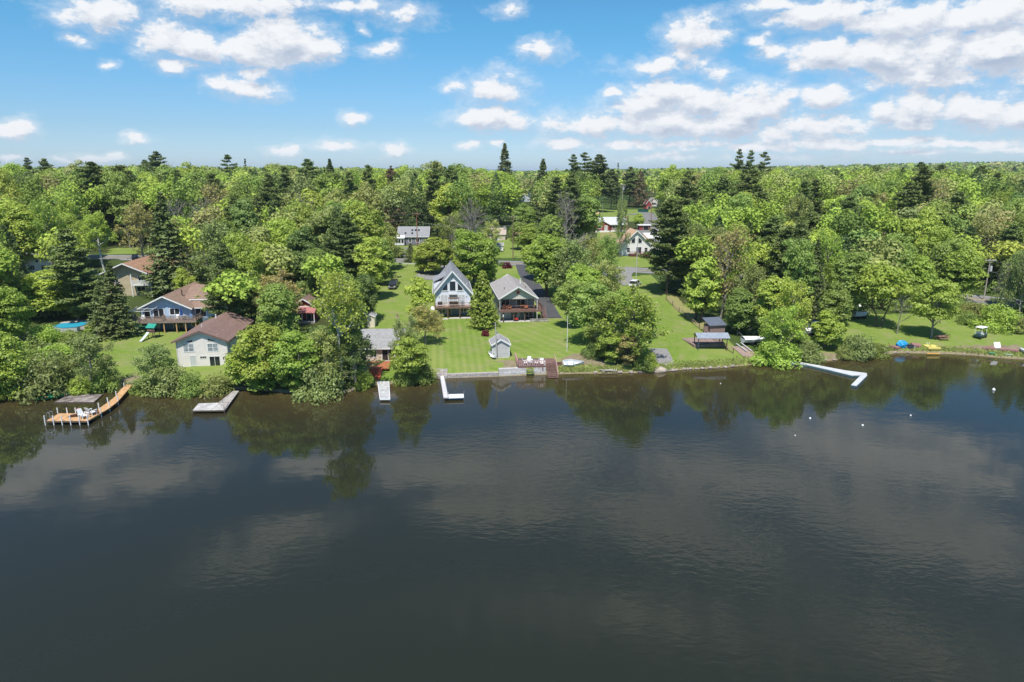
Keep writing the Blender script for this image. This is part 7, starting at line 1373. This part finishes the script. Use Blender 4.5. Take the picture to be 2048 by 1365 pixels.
def cloudy(grp):
    g1 = nt.nodes.new('ShaderNodeGroup'); g1.node_tree = grp; L(nt, vec.outputs[0], g1.inputs[0]); g2 = nt.nodes.new('ShaderNodeGroup'); g2.node_tree = grp; L(nt, up.outputs[0], g2.inputs[0])
    mask = mth('MAXIMUM', rng(g1.outputs[0], -.06, .46), rng(g1.outputs[0], -.55, .3, 0, .4))
    lit = mth('SUBTRACT', g1.outputs[0], g2.outputs[0]); lit = rng(lit, -.55, .5)
    thick = rng(g1.outputs[0], .2, 1.1)
    bright = mth('MULTIPLY_ADD', lit, .72, .28); bright = mth('SUBTRACT', bright, mth('MULTIPLY', mth('MULTIPLY', thick, mth('SUBTRACT', 1.0, lit)), .42))
    cm = nt.nodes.new('ShaderNodeMix'); cm.data_type = 'RGBA'; cm.inputs[6].default_value = (3.7, 4.4, 5.6, 1); cm.inputs[7].default_value = (7.5, 7.65, 7.9, 1); L(nt, bright, cm.inputs[0])
    fin = nt.nodes.new('ShaderNodeMix'); fin.data_type = 'RGBA'; L(nt, mth('MULTIPLY', mask, rng(EL, 0.0, .03, .3, 1)), fin.inputs[0]); L(nt, tint.outputs[2], fin.inputs[6]); L(nt, cm.outputs[2], fin.inputs[7])
    g = nt.nodes.new('ShaderNodeBackground'); L(nt, fin.outputs[2], g.inputs['Color']); g.inputs['Strength'].default_value = .09; return g
HI = [c for c in CLOUDS if c[1] < -90 or c[0] < -250 or c[0] > 2400]
LO = [c for c in CLOUDS if c[1] > -90]
nt.nodes.remove(bg)
def gate(v, lo, hi): return mth('MULTIPLY', mth('GREATER_THAN', v, lo), mth('LESS_THAN', v, hi))
# the part of the sky with the many small clouds is worked out only where a ray looks at it, in three sectors
cur = cloudy(cover_group('high_clouds', HI)).outputs[0]
for k, (x0, x1) in enumerate(((-1000, 640), (640, 1240), (1240, 3200))):
    a0 = math.atan2(x0 - 1024, F * CP) if k else -R(54); a1 = math.atan2(x1 - 1024, F * CP) if k < 2 else R(54)
    part_ = [c for c in LO if c[0] + c[2] * 1.12 + 150 > x0 and c[0] - c[2] * 1.12 - 150 < x1] + [c for c in HI if c[1] > -200]
    g = cloudy(cover_group('low_clouds', part_)); mx = nt.nodes.new('ShaderNodeMixShader'); L(nt, mth('MULTIPLY', gate(AZ, a0, a1), gate(EL, -.02, R(17.5))), mx.inputs[0]); nt.links.new(cur, mx.inputs[1]); nt.links.new(g.outputs[0], mx.inputs[2]); cur = mx.outputs[0]
nt.links.new(cur, nt.nodes['World Output'].inputs['Surface'])
hz = MB(); hz.box(-14000, 14000, -5000, 15900, -75, 96); ho = hz.build('haze', None); ho['kind'] = 'stuff'; m, nt, b = newmat('haze_air'); nt.nodes.remove(b)
pv_ = N(nt, 'ShaderNodeVolumePrincipled'); pv_.inputs['Color'].default_value = (.72, .86, 1, 1); pv_.inputs['Density'].default_value = HAZE; L(nt, pv_.outputs[0], nt.nodes['Material Output'].inputs['Volume']); ho.data.materials.append(m)
sd = bpy.data.lights.new('sun', 'SUN'); sd.energy = 4.2; sd.angle = R(.5); sd.color = (1, .95, .87); so = bpy.data.objects.new('sun', sd); C.objects.link(so)
dv = Vector((math.sin(R(SUN_AZ)) * math.cos(R(SUN_EL)), math.cos(R(SUN_AZ)) * math.cos(R(SUN_EL)), math.sin(R(SUN_EL)))); so.rotation_euler = dv.to_track_quat('Z', 'Y').to_euler()
so.location = (0, -50, 120)
SC.view_settings.view_transform = 'Standard'; SC.view_settings.look = 'None'; SC.view_settings.exposure = .45; SC.view_settings.gamma = 1
cy = SC.cycles; cy.max_bounces = 5; cy.diffuse_bounces = 3; cy.glossy_bounces = 3; cy.transmission_bounces = 2; cy.transparent_max_bounces = 4; cy.volume_bounces = 0; cy.sample_clamp_indirect = 6
SC.render.resolution_x, SC.render.resolution_y = 1024, 682
